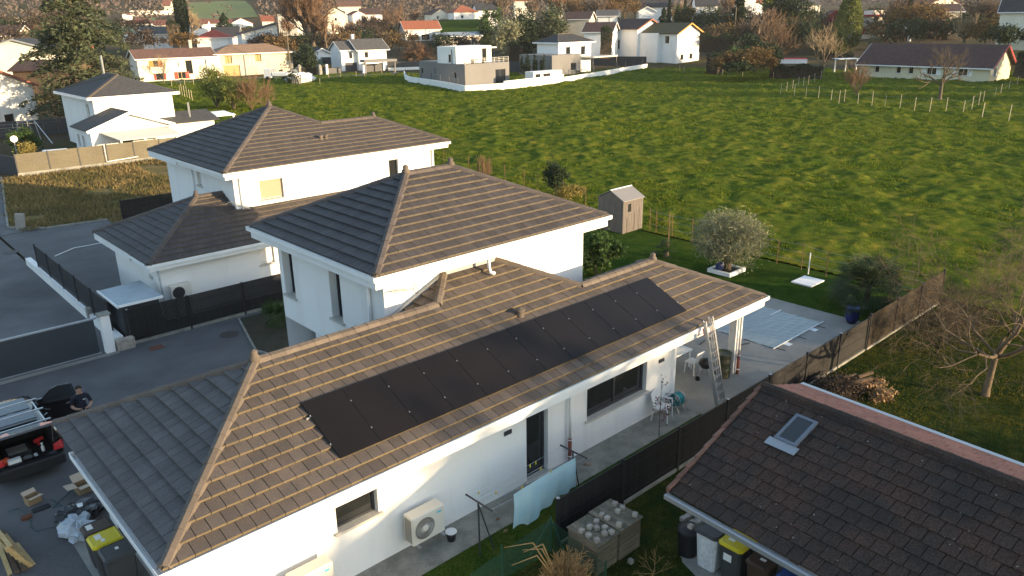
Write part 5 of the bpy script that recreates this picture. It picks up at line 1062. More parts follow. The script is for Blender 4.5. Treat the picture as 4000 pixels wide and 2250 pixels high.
struct(MB().prism([(5.75,-5.4),(5.95,-4.85),(6.25,-4.5),(7.6,-4.4),(7.6,-9),(5.6,-9)], -0.02, 0.05).build('bin_slab', MT['concrete_old']))
ck = 0
for i in range(14):
    x, y = 6.95+0.16*(i % 4)+random.uniform(0, .05), -4.35+0.17*((i//4) % 3)-0.12; z = 0.06+0.10*(i//7)+0.05*random.random()
    o = MB().bev((x,y,z),(x+0.14,y+0.14,z+0.1),0.012).build('paving_stone', MT['cobble']); tag(o, 'grey paving stone in the heap at the gable of the bungalow', 'stone', 'heap of paving stones')
# bins under the eave of the solar house
wheelie('grey wheelie bin with yellow lid under the eave of the solar house', (-3.98, 4.05), math.radians(-90), 'bin_grey', 'bin_yellow', lbs=((-0.2,-0.18,0.02,-0.05),(0.05,-0.1,0.16,-0.02)))
wheelie('dark grey wheelie bin in front of the yellow lidded bin by the garage wall', (-3.92, 3.35), math.radians(-90), 'bin_grey', 'bin_grey', 0.6, 0.62, 1.0, lbs=((-0.1,-0.02,0.0,0.05),))
wheelie('brown lidded bin behind the yellow lidded bin by the garage wall', (-4.0, 4.62), math.radians(-90), 'bin_grey', 'bin_brown', 0.5, 0.56, 0.98, lbs=((-0.16,-0.2,0.06,-0.07),))
# ---- compost boxes
for (x0, x1, y0, y1, h, lb) in ((4.14, 4.84, -3.78, -2.86, 0.86, 'grey plank compost box with stones on its lid, next to the wire netting'), (4.90, 5.66, -3.80, -2.86, 0.90, 'grey plank compost box with stones on its lid, standing away from the wire netting')):
    t = thing('compost_box', lb, 'compost box', ((x0+x1)/2, (y0+y1)/2, 0))
    for k in range(4):
        z0, z1 = 0.02+k*(h-0.06)/4, 0.02+(k+1)*(h-0.06)/4-0.012
        for a, c2 in (((x0, y0), (x1, y0+0.025)), ((x0, y1-0.025), (x1, y1)), ((x0, y0+0.028), (x0+0.025, y1-0.028)), ((x1-0.025, y0+0.028), (x1, y1-0.028))): MB().box((*a, z0+random.uniform(0, .006)), (*c2, z1)).build('plank', MT['wood_grey'], t)
    for k in range(6):
        xa = x0-0.03+k*(x1-x0+0.06)/6; MB().box((xa+0.004, y0-0.05, h-0.035+random.uniform(0, .006)), (xa+(x1-x0+0.06)/6-0.004, y1+0.03, h-0.008)).build('lid_board', MT['wood_grey'], t)
cob = [(565,155),(630,188),(590,220),(740,248),(450,252),(497,280),(600,335),(403,297),(345,343),(405,353),(478,350),(268,382),(322,425),(475,400),(548,397),(393,470)]
for a, b_ in cob:
    p = onz(2150+a/2.24, 1900+b_/2.24, 0.93); bx = 1 if p[0] > 4.88 else 0; p[0] = min(max(p[0], 4.98), 5.58) if bx else min(max(p[0], 4.22), 4.76); p[1] = min(max(p[1], -3.72), -2.95); zz = (0.90 if bx else 0.86)
    q = MB(); q.m = Matrix.Translation((p[0], p[1], zz)) @ Matrix.Rotation(random.uniform(-0.5, 0.5), 4, 'Z'); q.bev((-0.062,-0.062,0),(0.062,0.062,0.09),0.014); o = q.build('cobblestone', MT['cobble'])
    tag(o, 'square pale cobblestone weighing down the lid of the %s' % ('compost box away from the netting' if bx else 'compost box next to the netting'), 'stone', 'cobblestones on the compost box %s' % ('away from the netting' if bx else 'next to the netting'))
o = MB().bev((5.0,-4.08,0),(5.12,-3.96,0.11),0.012).build('cobblestone', MT['cobble']); tag(o, 'single pale cobblestone on the grass at the foot of a compost box', 'stone')
# ---- green wire netting with its posts
mat('green_paint', (0.03, 0.09, 0.055), 0.5)
wn_ = thing('wire_netting', 'sagging green wire netting on thin green posts in front of the washing line', 'netting', (3.6, -2.6, 0))
for a_, b_, w_ in (((3.98,-2.44,0),(3.98,-2.44,1.0),0.04),((3.98,-2.44,0.95),(3.55,-2.2,0.0),0.03),((3.98,-2.44,0.95),(4.12,-2.85,0.0),0.03),((4.12,-4.05,0.0),(4.12,-4.05,0.6),0.035),((2.55,-2.3,0),(2.55,-2.3,0.9),0.03)): MB().bar(a_, b_, w_).build('post', MT['green_paint'], wn_)
nb = MB()
def net(a, b, h0, h1, n, m):
    a = Vector(a); b = Vector(b)
    for i in range(n+m):
        for s in (1, -1):
            pts = []
            for k in range(m+1):
                u = (i-k if s > 0 else i-m+k)/n
                if -1e-6 <= u <= 1+1e-6: hh = h0+(h1-h0)*u; p = a+(b-a)*u; pts.append((p.x, p.y, hh*k/m))
            if len(pts) > 1: nb.tube(pts, 0.0035, 3, False)
net((3.98,-2.44,0),(1.6,-2.3,0),0.95,0.62,44,14); net((3.98,-2.44,0),(4.12,-4.05,0),0.95,0.5,26,13)
nb.build('mesh', MT['green_paint'], wn_)['kind'] = 'stuff'
# ---- washing line
ln = thing('washing_line', 'grey T posts of a washing line with thin wires over the path', 'washing line', (4.2, -1.4, 0))
for x, lean in ((2.66, 0.42), (5.87, 0.3)):
    MB().tube([(x,-1.38,0),(x,-1.38,1.5)], 0.022, 8).build('post', MT['anthracite'], ln); MB().tube([(x+lean,-1.42,0),(x,-1.38,1.45)], 0.018, 8).build('brace', MT['anthracite'], ln); MB().tube([(x-0.02,-0.95,1.52),(x+0.02,-1.85,1.5)], 0.022, 8).build('arm', MT['anthracite'], ln)
wr = MB()
for y in (-1.0, -1.28, -1.55, -1.8): wr.tube([(2.66,y,1.5),(4.2,y,1.44),(5.87,y,1.5)], 0.004, 3)
wr.build('wire', MT['steel'], ln)
for x, y in ((3.0,-1.0),(3.3,-1.28),(4.9,-1.0),(4.7,-1.0),(4.8,-1.28),(3.9,-1.55),(4.9,-1.55)): MB().box((x-0.012,y-0.01,1.38),(x+0.012,y+0.01,1.46)).build('peg', MT['bin_yellow'], ln)
mat('cloth_aqua', (0.50, 0.72, 0.78), 0.85, (0.44, 0.66, 0.73), scale=2, trans=0.3)
cl = MB(); nx, nz = 60, 26; vs = []
for i in range(nx+1):
    for j in range(nz+1):
        u, w_ = i/nx, j/nz; top_ = 1.44-0.30*(1-u)**2*0.3; x = 3.62+u*2.16; drop = 1.08-0.22*u+0.18*math.exp(-((u-0.22)/0.1)**2)-0.12*math.exp(-((u-0.06)/0.08)**2); z = top_-drop*w_
        vs.append((x+0.14*w_*math.sin(u*9)*(1-u), -1.55+0.05*w_*math.sin(u*26+2*w_)+0.04*w_*math.sin(u*11)-0.10*w_*(1-w_)*1.2, z))
cl.add(vs, [(i*(nz+1)+j, (i+1)*(nz+1)+j, (i+1)*(nz+1)+j+1, i*(nz+1)+j+1) for i in range(nx) for j in range(nz)]); o = cl.build('bed_sheet', MT['cloth_aqua'], smooth=True); tag(o, 'pale turquoise sheet hanging on the washing line', 'sheet')
# ---- air conditioners
mat('ac_white', (0.66, 0.62, 0.54), 0.5); mat('ac_dark', (0.03, 0.03, 0.032), 0.6)
mat('logo_cyan', (0.05, 0.45, 0.62), 0.5)
def aircon(label, x, y, z, w_=0.95, d_=0.36, h=0.74):
    t = thing('heat_pump', label, 'air conditioner', (x, y, z)); x1, y1 = x+w_, y+d_
    MB().bev((x,y,z),(x1,y1,z+h),0.025).build('casing', MT['ac_white'], t)
    fx, fz, R_ = x+0.34, z+0.37, 0.29
    g = MB().box((fx-0.32,y-0.012,fz-0.31),(fx+0.32,y-0.003,fz+0.31)); g.build('grille_frame', MT['ac_white'], t)
    r = MB(); r.m = Matrix.Translation((fx,y-0.018,fz)) @ Matrix.Rotation(math.pi/2, 4, 'X'); r.lathe([(R_,0),(R_,0.004),(0.0,0.004)], n=28); r.build('fan_recess', MT['ac_dark'], t)
    k = MB()
    for i in range(30):
        a = i*2*math.pi/30; k.tube([(fx+0.08*math.cos(a),y-0.03,fz+0.08*math.sin(a)),(fx+0.19*math.cos(a+0.22),y-0.034,fz+0.19*math.sin(a+0.22)),(fx+R_*math.cos(a+0.6),y-0.03,fz+R_*math.sin(a+0.6))], 0.006, 3)
    k.tube([(fx+R_*math.cos(a),y-0.028,fz+R_*math.sin(a)) for a in np.linspace(0, 2*math.pi, 30)], 0.008, 4); k.build('guard', MT['ac_white'], t)
    m = MB(); m.m = Matrix.Translation((fx,y-0.03,fz)) @ Matrix.Rotation(math.pi/2, 4, 'X'); m.lathe([(0.08,0),(0.07,0.018),(0,0.024)], n=18); m.build('hub', MT['ac_white'], t)
    v_ = MB()
    for i in range(3):
        for j in range(10): v_.box((x-0.004, y+0.05+i*0.09, z+0.06+j*0.063), (x-0.001, y+0.12+i*0.09, z+0.10+j*0.063))
    v_.build('side_vent', MT['ac_dark'], t)
    MB().box((x1-0.22,y-0.004,z+h-0.16),(x1-0.10,y-0.001,z+h-0.115)).box((x1-0.27,y-0.004,z+h-0.15),(x1-0.25,y-0.001,z+h-0.13)).build('logo', MT['logo_cyan'], t)
    for xx in (x+0.12, x1-0.12): MB().bar((xx,y-0.12,z-0.03),(xx,y+d_+0.1,z-0.03),0.05,0.04).build('bracket', MT['grey_alu'], t)
    return t
aircon('white air conditioner with large fan grille below the small window', 1.40, -0.47, 0.42)
aircon('white air conditioner under the eave near the corner of the house', -1.62, -0.47, 0.42)
t = thing('heat_pump', 'white air conditioner beside the garage of the neighbour', 'air conditioner', (3.55, 19.5, 0.6)); MB().bev((3.15,19.35,0.9),(4.0,19.68,1.58),0.02).build('casing', MT['ac_white'], t); k = MB(); k.m = Matrix.Translation((3.45,19.34,1.25)) @ Matrix.Rotation(math.pi/2, 4, 'X'); k.lathe([(0.26,0),(0.26,0.01),(0,0.01)], n=22); k.build('fan_grille', MT['ac_dark'], t)
for xx in (3.3, 3.85): MB().box((xx-0.03,19.38,0),(xx+0.03,19.66,0.9)).build('bracket', MT['grey_alu'], t)
# ---- small things along the wall
o = thing('bucket', 'black plastic bucket with a pale rim on the path', 'bucket', (2.52, -0.46, 0.03)); MB().lathe([(0.10,0),(0.135,0.24),(0.125,0.24),(0.095,0.02),(0.0,0.02)], (2.52,-0.46,0.03), 18).build('pail', MT['black_plastic'], o, smooth=True); MB().lathe([(0.137,0.235),(0.145,0.235),(0.145,0.252),(0.137,0.252)], (2.52,-0.46,0.03), 18).build('rim', MT['pvc'], o)
o = MB().bev((5.42,-0.62,0.03),(6.42,-0.12,0.045),0.006).build('doormat', MT['rubber']); tag(o, 'black doormat in front of the glass door', 'doormat')
for i, (u, v) in enumerate(((2285,1815),(2303,1815),(1945,2030),(1975,2075))):
    p = onz(u, v, 0.035); o = MB().add([(p[0]-0.09,p[1],0.036),(p[0],p[1]-0.05,0.05),(p[0]+0.1,p[1]+0.02,0.04),(p[0],p[1]+0.06,0.055)], [(0,1,2,3)]).build('fallen_leaf', MT['leaf_dry']); tag(o, 'dry brown leaf lying on the concrete path', 'leaf', 'leaves on the path')
# white garden chair and hose reel
mat('chair_mesh', (0.62, 0.63, 0.63), 0.7)
def armchair(label, x, y, rz):
    t = thing('garden_chair', label, 'chair', (x, y, 0.03), rz=rz); f = lambda a, b, w_=0.028, nm='frame': MB().bar(a, b, w_).build(nm, MT['white_paint'], t, local=True)
    for sx in (-0.27, 0.27):
        f((sx,-0.25,0),(sx,-0.22,0.62),nm='leg'); f((sx,0.28,0),(sx*0.92,0.20,0.45),nm='leg'); f((sx,-0.24,0.62),(sx,0.22,0.64),0.04,'armrest'); f((sx*0.9,0.20,0.42),(sx*0.9,0.34,0.92),nm='back_post')
    MB().box((-0.25,-0.22,0.41),(0.25,0.2,0.43)).build('seat', MT['chair_mesh'], t, local=True); MB().extr([(-0.23,0.215,0.5),(0.23,0.215,0.5),(0.23,0.325,0.9),(-0.23,0.325,0.9)], (0,0.015,0)).build('backrest', MT['chair_mesh'], t, local=True); return t
armchair('white armchair with mesh seat standing against the house wall', 11.15, -0.33, 0.35)
hr = thing('hose_reel', 'turquoise garden hose wound on a reel beside the white armchair', 'hose reel', (11.95, -0.3, 0.03)); mat('hose', (0.02, 0.22, 0.24), 0.5)
k = MB()
for i in range(6): k.tube([(11.83+0.045*i, -0.3+0.19*math.cos(a), 0.42+0.19*math.sin(a)) for a in np.linspace(0, 6.3, 22)], 0.028, 6)
k.build('hose', MT['hose'], hr, smooth=True)
for x in (11.79, 12.1):
    q = MB(); q.tube([(x, -0.3+0.24*math.cos(a), 0.42+0.24*math.sin(a)) for a in np.linspace(0, 6.3, 22)], 0.014, 5); q.bar((x,-0.3,0.42),(x,-0.52,0.04),0.025).bar((x,-0.3,0.42),(x,-0.08,0.04),0.025); q.build('side_frame', MT['steel'], hr)
# table, chairs, drum, barbecue on the terrace
tb = thing('garden_table', 'white rectangular garden table under the terrace roof', 'table', (14.2, 1.5, 0.03)); ta = [onz(2672, 1450, 0.03), onz(2718, 1432, 0.03)]
MB().bev((13.35,1.25,0.72),(15.0,2.15,0.76),0.01).build('top', MT['white_paint'], tb)
for x, y in ((13.4,1.3),(14.92,1.3),(13.4,2.08),(14.92,2.08)): MB().box((x,y,0.03),(x+0.05,y+0.05,0.72)).build('leg', MT['white_paint'], tb)
def bistro(label, x, y, rz):
    t = thing('dining_chair', label, 'chair', (x, y, 0.03), rz=rz)
    MB().box((-0.21,-0.2,0.43),(0.21,0.2,0.455)).build('seat', MT['white_paint'], t, local=True)
    bk = MB()
    for i in range(5): bk.bar((-0.17+i*0.085,0.2,0.46),(-0.19+i*0.095,0.3,0.84),0.022)
    bk.bar((-0.21,0.3,0.84),(0.21,0.3,0.84),0.035).bar((-0.2,0.25,0.65),(0.2,0.25,0.65),0.025).build('backrest', MT['white_paint'], t, local=True)
    for sx in (-0.18, 0.18):
        for sy in (-0.17, 0.17): MB().bar((sx,sy,0.43),(sx*1.15,sy*1.2,0),0.032).build('leg', MT['white_paint'], t, local=True)
    return t
bistro('white chair with pierced back at the near side of the white table', 14.65, 0.98, math.pi); bistro('white chair tucked behind the white table', 14.0, 2.45, 0.0); bistro('white chair at the end of the white table by the house wall', 13.05, 1.7, math.pi/2)
mat('drum_green', (0.045, 0.062, 0.035), 0.6, (0.075, 0.06, 0.035), scale=4, bump=0.1); mat('drum_top', (0.55, 0.56, 0.55), 0.6)
dm = thing('oil_drum', 'dark green oil drum with a pale top beside the terrace post', 'drum', (15.15, 0.1, 0.03))
MB().lathe([(0.29,0),(0.3,0.02),(0.29,0.04),(0.29,0.28),(0.305,0.30),(0.29,0.32),(0.29,0.57),(0.305,0.59),(0.29,0.61),(0.29,0.86),(0.305,0.88),(0.30,0.90),(0.28,0.88)], (15.15,0.1,0.03), 26).build('barrel', MT['drum_green'], dm, smooth=True); MB().lathe([(0.28,0.865),(0.0,0.872)], (15.15,0.1,0.03), 26).build('top', MT['drum_top'], dm)
bq = thing('kettle_barbecue', 'small black kettle barbecue with wheel beside the drum', 'barbecue', (14.5, 0.35, 0.03)); MB().lathe([(0,0.42),(0.16,0.46),(0.24,0.58),(0.25,0.64),(0.2,0.74),(0.06,0.80),(0,0.80)], (14.5,0.35,0.03), 20).build('kettle', MT['black_plastic'], bq, smooth=True)
for a in (0.4, 2.5, 4.6): MB().tube([(14.5+0.1*math.cos(a),0.35+0.1*math.sin(a),0.5),(14.5+0.3*math.cos(a),0.35+0.3*math.sin(a),0.05)], 0.012, 6).build('leg', MT['steel'], bq)
k = MB(); k.m = Matrix.Translation((14.2,0.45,0.12)) @ Matrix.Rotation(math.pi/2, 4, 'Y'); k.lathe([(0.02,-0.02),(0.09,-0.02),(0.09,0.02),(0.02,0.02)], n=14); k.build('wheel', MT['tyre'], bq)
# ladder against the gutter
la = thing('extension_ladder', 'aluminium extension ladder leaning on the white gutter', 'ladder', (13.05, -1.1, 0))
A0 = Vector((13.02, -1.33, 0.03)); B0 = Vector((12.72, -0.78, 3.12)); dl = (B0-A0); Ld = dl.length; dl.normalize(); sdv = Vector((1, 0.18, 0)).normalized(); nl = sdv.cross(dl).normalized()
for k_, (w_, z0, z1) in enumerate(((0.52, 0, 1.0), (0.46, 0.03, 0.985), (0.40, 0.08, 1.0))):
    o_ = nl*(-0.055*k_)
    for s in (-1, 1): MB().bar(A0+dl*Ld*z0+sdv*(s*w_/2)+o_, A0+dl*Ld*z1+sdv*(s*w_/2)+o_, 0.03, 0.05).build('stile', MT['grey_alu'], la)
    for i in range(1, 11): q = A0+dl*(Ld*(i/10.8))+o_; MB().bar(q-sdv*(w_/2-0.01), q+sdv*(w_/2-0.01), 0.03, 0.03).build('rung', MT['grey_alu'], la)
MB().bar(A0+dl*2.85-nl*0.16-sdv*0.08, A0+dl*2.6-nl*0.16-sdv*0.08, 0.12, 0.05).build('label_plate', MT['red_tool'], la); MB().tube([tuple(A0+dl*q-nl*0.17+sdv*(0.03*math.sin(q*3))) for q in np.linspace(0.4, 2.6, 14)], 0.008, 5).build('rope', MT['black_plastic'], la); MB().tube([tuple(A0+dl*q-nl*0.17+sdv*(0.06+0.04*math.sin(q*9))) for q in np.linspace(0.9, 1.25, 8)], 0.012, 5).build('red_strap', MT['red_tool'], la)
for s in (-1, 1): MB().bar(A0+sdv*(s*0.26)-nl*0.03, A0+sdv*(s*0.26)+dl*0.06+nl*0.03, 0.05, 0.05).build('foot', MT['black_plastic'], la)
# pool cover with its tubes
mat('pool_cover', (0.32, 0.36, 0.36), 0.45, (0.26, 0.30, 0.305), scale=1.2, fine=(20, 0.1), stretch=(1, 6, 1)); pc = thing('pool_cover', 'pale translucent pool cover stretched flat on tubes over the terrace', 'pool cover', (20.4, 1.7, 0.03))
nn = 30; vs = [(18.6+3.75*i/nn, 0.02+3.3*j/nn, 0.05+0.012*math.sin(i*2.1+j*0.8)+0.010*math.sin(j*1.9)) for i in range(nn+1) for j in range(nn+1)]
MB().add(vs, [(i*(nn+1)+j, (i+1)*(nn+1)+j, (i+1)*(nn+1)+j+1, i*(nn+1)+j+1) for i in range(nn) for j in range(nn)]).build('sheet', MT['pool_cover'], pc, smooth=True)
for y, x_e in ((0.0, 22.45), (1.9, 22.45), (3.34, 22.45)): MB().tube([(18.5 if y != 1.9 else 21.6,y,0.065),(x_e,y,0.065)], 0.026, 8).build('tube', MT['white_paint'], pc)
for x in (18.7, 20.3, 21.9): MB().bar((x,-0.02,0.045),(x+0.05,-0.38,0.035),0.03,0.012).build('strap', MT['black_plastic'], pc)
for i, (u, v) in enumerate(((3078,1344),(3180,1288))): p = onz(u, v, 0.035); o = MB().box((p[0]-0.14,p[1]-0.12,0.03),(p[0]+0.14,p[1]+0.12,0.04)).build('skimmer_lid', MT['white_paint']); tag(o, ['white square skimmer lid set in the terrace, next to the terrace post', 'white square skimmer lid set in the terrace, next to the blue pot'][i], 'lid')
for i, (x, y) in enumerate(((16.9, 2.2), (17.4, 1.0))): o = MB().tube([(x,y,0.05),(x+0.5,y+0.1,0.06),(x+1.0,y-0.05,0.05)], 0.02, 6).build('strap', MT['black_plastic']); tag(o, ['black strap lying on the terrace beside the pool cover', 'black strap lying on the terrace behind the drum'][i], 'strap')
wbd = thing('board_cover', 'white flat cover of three boards lying on the lawn', 'cover', (26.9, 2.9, 0)); 
for i in range(3): MB().bev((26.25+0.43*i,2.47,0.01),(26.25+0.43*i+0.42,3.5,0.07),0.008).build('board', MT['white_paint'], wbd)
# ---- garden shed
mat('shed_wall', (0.155, 0.135, 0.12), 0.7, (0.13, 0.115, 0.105), scale=3); mat('shed_roof', (0.24, 0.235, 0.235), 0.6)
sh_ = thing('garden_shed', 'small grey brown plastic shed with pale ribbed roof by the meadow', 'shed', (28.3, 15.7, 0)); x0, x1, y0, y1, he, hr_ = 27.42, 29.25, 14.82, 16.75, 1.95, 2.45; ym = (y0+y1)/2
MB().box((x0,y0,0),(x1,y0+0.04,he)).box((x0,y1-0.04,0),(x1,y1,he)).extr([(x0,y0+0.042,0),(x0,y1-0.042,0),(x0,y1-0.042,he),(x0,ym,hr_-0.03),(x0,y0+0.042,he)], (0.04,0,0)).extr([(x1-0.04,y0+0.042,0),(x1-0.04,y1-0.042,0),(x1-0.04,y1-0.042,he),(x1-0.04,ym,hr_-0.03),(x1-0.04,y0+0.042,he)], (0.04,0,0)).build('wall', MT['shed_wall'], sh_)
for i in range(12): x = x0+0.06+i*0.145; MB().box((x,y0-0.014,0.04),(x+0.11,y0-0.001,he-0.03)).build('wall_board', MT['shed_wall'], sh_)
for i in range(4): y = y0+0.1+i*0.46; MB().box((x0-0.014,y,0.04),(x0-0.001,y+0.38,he-0.03)).build('wall_board', MT['shed_wall'], sh_)
r = MB(); r.extr([(x0-0.06,y0-0.08,he-0.03),(x1+0.06,y0-0.08,he-0.03),(x1+0.06,ym,hr_),(x0-0.06,ym,hr_)], (0,0,0.03)); r.extr([(x0-0.06,ym,hr_),(x1+0.06,ym,hr_),(x1+0.06,y1+0.08,he-0.03),(x0-0.06,y1+0.08,he-0.03)], (0,0,0.03))
for i in range(14): x = x0-0.04+i*0.14; r.extr([(x,y0-0.08,he+0.0),(x+0.03,y0-0.08,he+0.0),(x+0.03,ym,hr_+0.03),(x,ym,hr_+0.03)], (0,0,0.012))
r.build('roof', MT['shed_roof'], sh_); MB().box((x0+0.42,y0-0.02,1.25),(x0+0.70,y0-0.015,1.72)).build('window', MT['glass'], sh_); MB().box((x0-0.06,ym-0.05,hr_+0.03),(x1+0.06,ym+0.05,hr_+0.06)).build('ridge_trim', MT['white_paint'], sh_)
slat_fence('slat_fence', 'low black slatted fence behind the garden shed on a stone base', (27.0, 16.9), (27.0, 20.5), 1.3, 1.8)
# ---- wire fences
mat('rust_post', (0.16, 0.085, 0.05), 0.85); mat('post_pale', (0.50, 0.42, 0.30), 0.9, rnd=0.2)
def wire_fence(name, label, pts, h, m, wires=(0.35, 0.7, 1.0), r=0.022, wm='steel', hv=0.06):
    pts = [(p[0], p[1], float(p[2]) if len(p) > 2 else 0.0) for p in pts]; t = thing(name, label, 'fence', pts[0]); tops = []
    for p in pts:
        hh = h*random.uniform(1-hv, 1+hv); e = (p[0]+random.uniform(-.04, .04), p[1]+random.uniform(-.04, .04), p[2]+hh); MB().tube([(p[0], p[1], p[2]-0.05), e], r, 6).build('post', MT[m], t); tops.append((p, e))
    if wires:
        wv = MB()
        for f_ in wires: wv.tube([tuple(np.array(a)+(np.array(b)-np.array(a))*f_*0.92) for a, b in tops], 0.005, 3, False)
        wv.build('wire', MT[wm], t)
    return t
wire_fence('wire_fence', 'rusty thin posts with wire between the lawn and the meadow', [(29.2,14.2),(29.0,13.6),(28.95,12.4),(28.9,11.0),(28.7,9.4),(28.6,7.6),(28.45,5.5),(28.35,4.1),(28.2,2.75),(28.2,1.0),(28.1,-0.6),(28.2,-2.4)], 1.35, 'rust_post')
wire_fence('wire_fence', 'thin wire fence on posts running behind the houses along the meadow', [(29.4,16.9),(30.3,19),(31.2,21.2),(31.9,24.0),(32.4,27.0),(32.6,28.7),(33.2,31.5),(33.6,34.0),(34.0,37.0),(34.5,41),(35,45)], 1.25, 'rust_post')
o = MB().tube([(28.0,3.55,0),(28.0,3.55,1.1)], 0.03, 8).build('marker_post', MT['white_paint']); tag(o, 'short white post beside the meadow fence', 'post')
ts = thing('tree_stake', 'thin staked sapling wrapped in netting on the lawn', 'plant', (26.95,11.2,0)); MB().tube([(26.95,11.2,0),(26.95,11.2,2.0)], 0.025, 6).build('stake', MT['rust_post'], ts); MB().tube([(27.02,11.2,0),(27.05,11.22,1.2),(27.0,11.2,2.2)], [0.015,0.012,0.004], 5).build('stem', MT['twig'], ts)
hs = MB().tube([tuple(onz(u, v, 0.03)) for u, v in ((215,1000),(250,985),(290,968),(350,958),(420,943))], 0.03, 5).build('white_hose', MT['pvc']); tag(hs, 'thin white hose lying across the asphalt of the garage forecourt', 'hose')
# utility box, manholes
ub = thing('utility_box', 'leaning pale utility cabinet at the corner of the dry grass lot', 'utility box', (2.02, 42.5, 0)); k = MB(); k.m = Matrix.Translation((2.02,42.5,0)) @ Matrix.Rotation(0.12, 4, 'Y') @ Matrix.Rotation(-0.5, 4, 'Z'); k.bev((-0.25,-0.15,0.1),(0.25,0.15,1.0),0.02); k.build('cabinet', MT['concrete'], ub); k = MB(); k.m = Matrix.Translation((2.02,42.5,0)) @ Matrix.Rotation(-0.5, 4, 'Z'); k.box((-0.2,-0.12,0),(0.2,0.12,0.12)); k.build('plinth', MT['concrete_old'], ub)
mat('iron', (0.05, 0.042, 0.038), 0.7, (0.07, 0.06, 0.055), scale=9)
def cover(name, label, x, y, r): o = MB().lathe([(r,0.0),(r,0.012),(r*0.9,0.014),(0,0.014)], (x,y,0.002), 26).build(name, MT['iron']); tag(o, label, 'manhole cover')
cover('manhole_cover', 'round iron manhole cover in the driveway beside the planting bed', 4.17, 16.32, 0.38); cover('manhole_cover', 'round iron manhole cover in the court beyond the gate', 0.42, 36.95, 0.42)
o = MB().bev((1.25,16.85,0.0),(1.78,17.28,0.012),0.004).build('drain_cover', MT['rusty']); tag(o, 'square rusty drain cover in the driveway before the stone base', 'drain cover')
# ================================================================== the houses round the meadow and the village
mat('cream', (0.74, 0.69, 0.58), 0.9, (0.66, 0.61, 0.50), scale=0.4, fine=(6, 0.05)); mat('old_render', (0.56, 0.50, 0.40), 0.95, (0.46, 0.41, 0.33), scale=0.5, fine=(3, 0.12)); mat('grey_render', (0.20, 0.193, 0.187), 0.9, (0.18, 0.174, 0.17), scale=0.5); mat('yellow_render', (0.66, 0.60, 0.43), 0.9, (0.60, 0.545, 0.39), scale=0.6)
mat('red_shutter', (0.30, 0.05, 0.03), 0.6); mat('orange_shutter', (0.62, 0.20, 0.04), 0.6); mat('red_paint', (0.42, 0.03, 0.04), 0.6); mat('dark_red', (0.17, 0.025, 0.03), 0.7); mat('orange_wood', (0.60, 0.27, 0.07), 0.7); mat('board_yellow', (0.40, 0.29, 0.13), 0.8); mat('green_shutter', (0.16, 0.42, 0.28), 0.6); mat('grey_door', (0.06, 0.06, 0.065), 0.5)
wave_roof('roof_grey', (0.115, 0.11, 0.108), (0.088, 0.085, 0.083), 3.5, 'X', 0.2); wave_roof('roof_slate', (0.040, 0.042, 0.048), (0.055, 0.056, 0.06), 3.5); wave_roof('roof_redbrown', (0.20, 0.105, 0.072), (0.115, 0.07, 0.055), 3.2, 'X', 0.15); wave_roof('roof_tan', (0.29, 0.19, 0.12), (0.22, 0.145, 0.10), 3.2, 'X', 0.15); wave_roof('roof_orange', (0.34, 0.115, 0.06), (0.25, 0.09, 0.055), 3.0); wave_roof('roof_red', (0.44, 0.085, 0.05), (0.36, 0.075, 0.05), 3.0); wave_roof('roof_brown', (0.085, 0.05, 0.04), (0.06, 0.038, 0.034), 3.0); wave_roof('roof_maroon', (0.105, 0.058, 0.048), (0.07, 0.043, 0.04), 3.2, 'Y'); wave_roof('roof_metal', (0.30, 0.35, 0.38), (0.26, 0.30, 0.33), 2.0, rough=0.5, rows=0.01); wave_roof('roof_moss', (0.075, 0.085, 0.035), (0.11, 0.085, 0.05), 3.0); wave_roof('roof_village', (0.25, 0.10, 0.065), (0.17, 0.08, 0.06), 3.0)
HB = {}
class Hs: pass
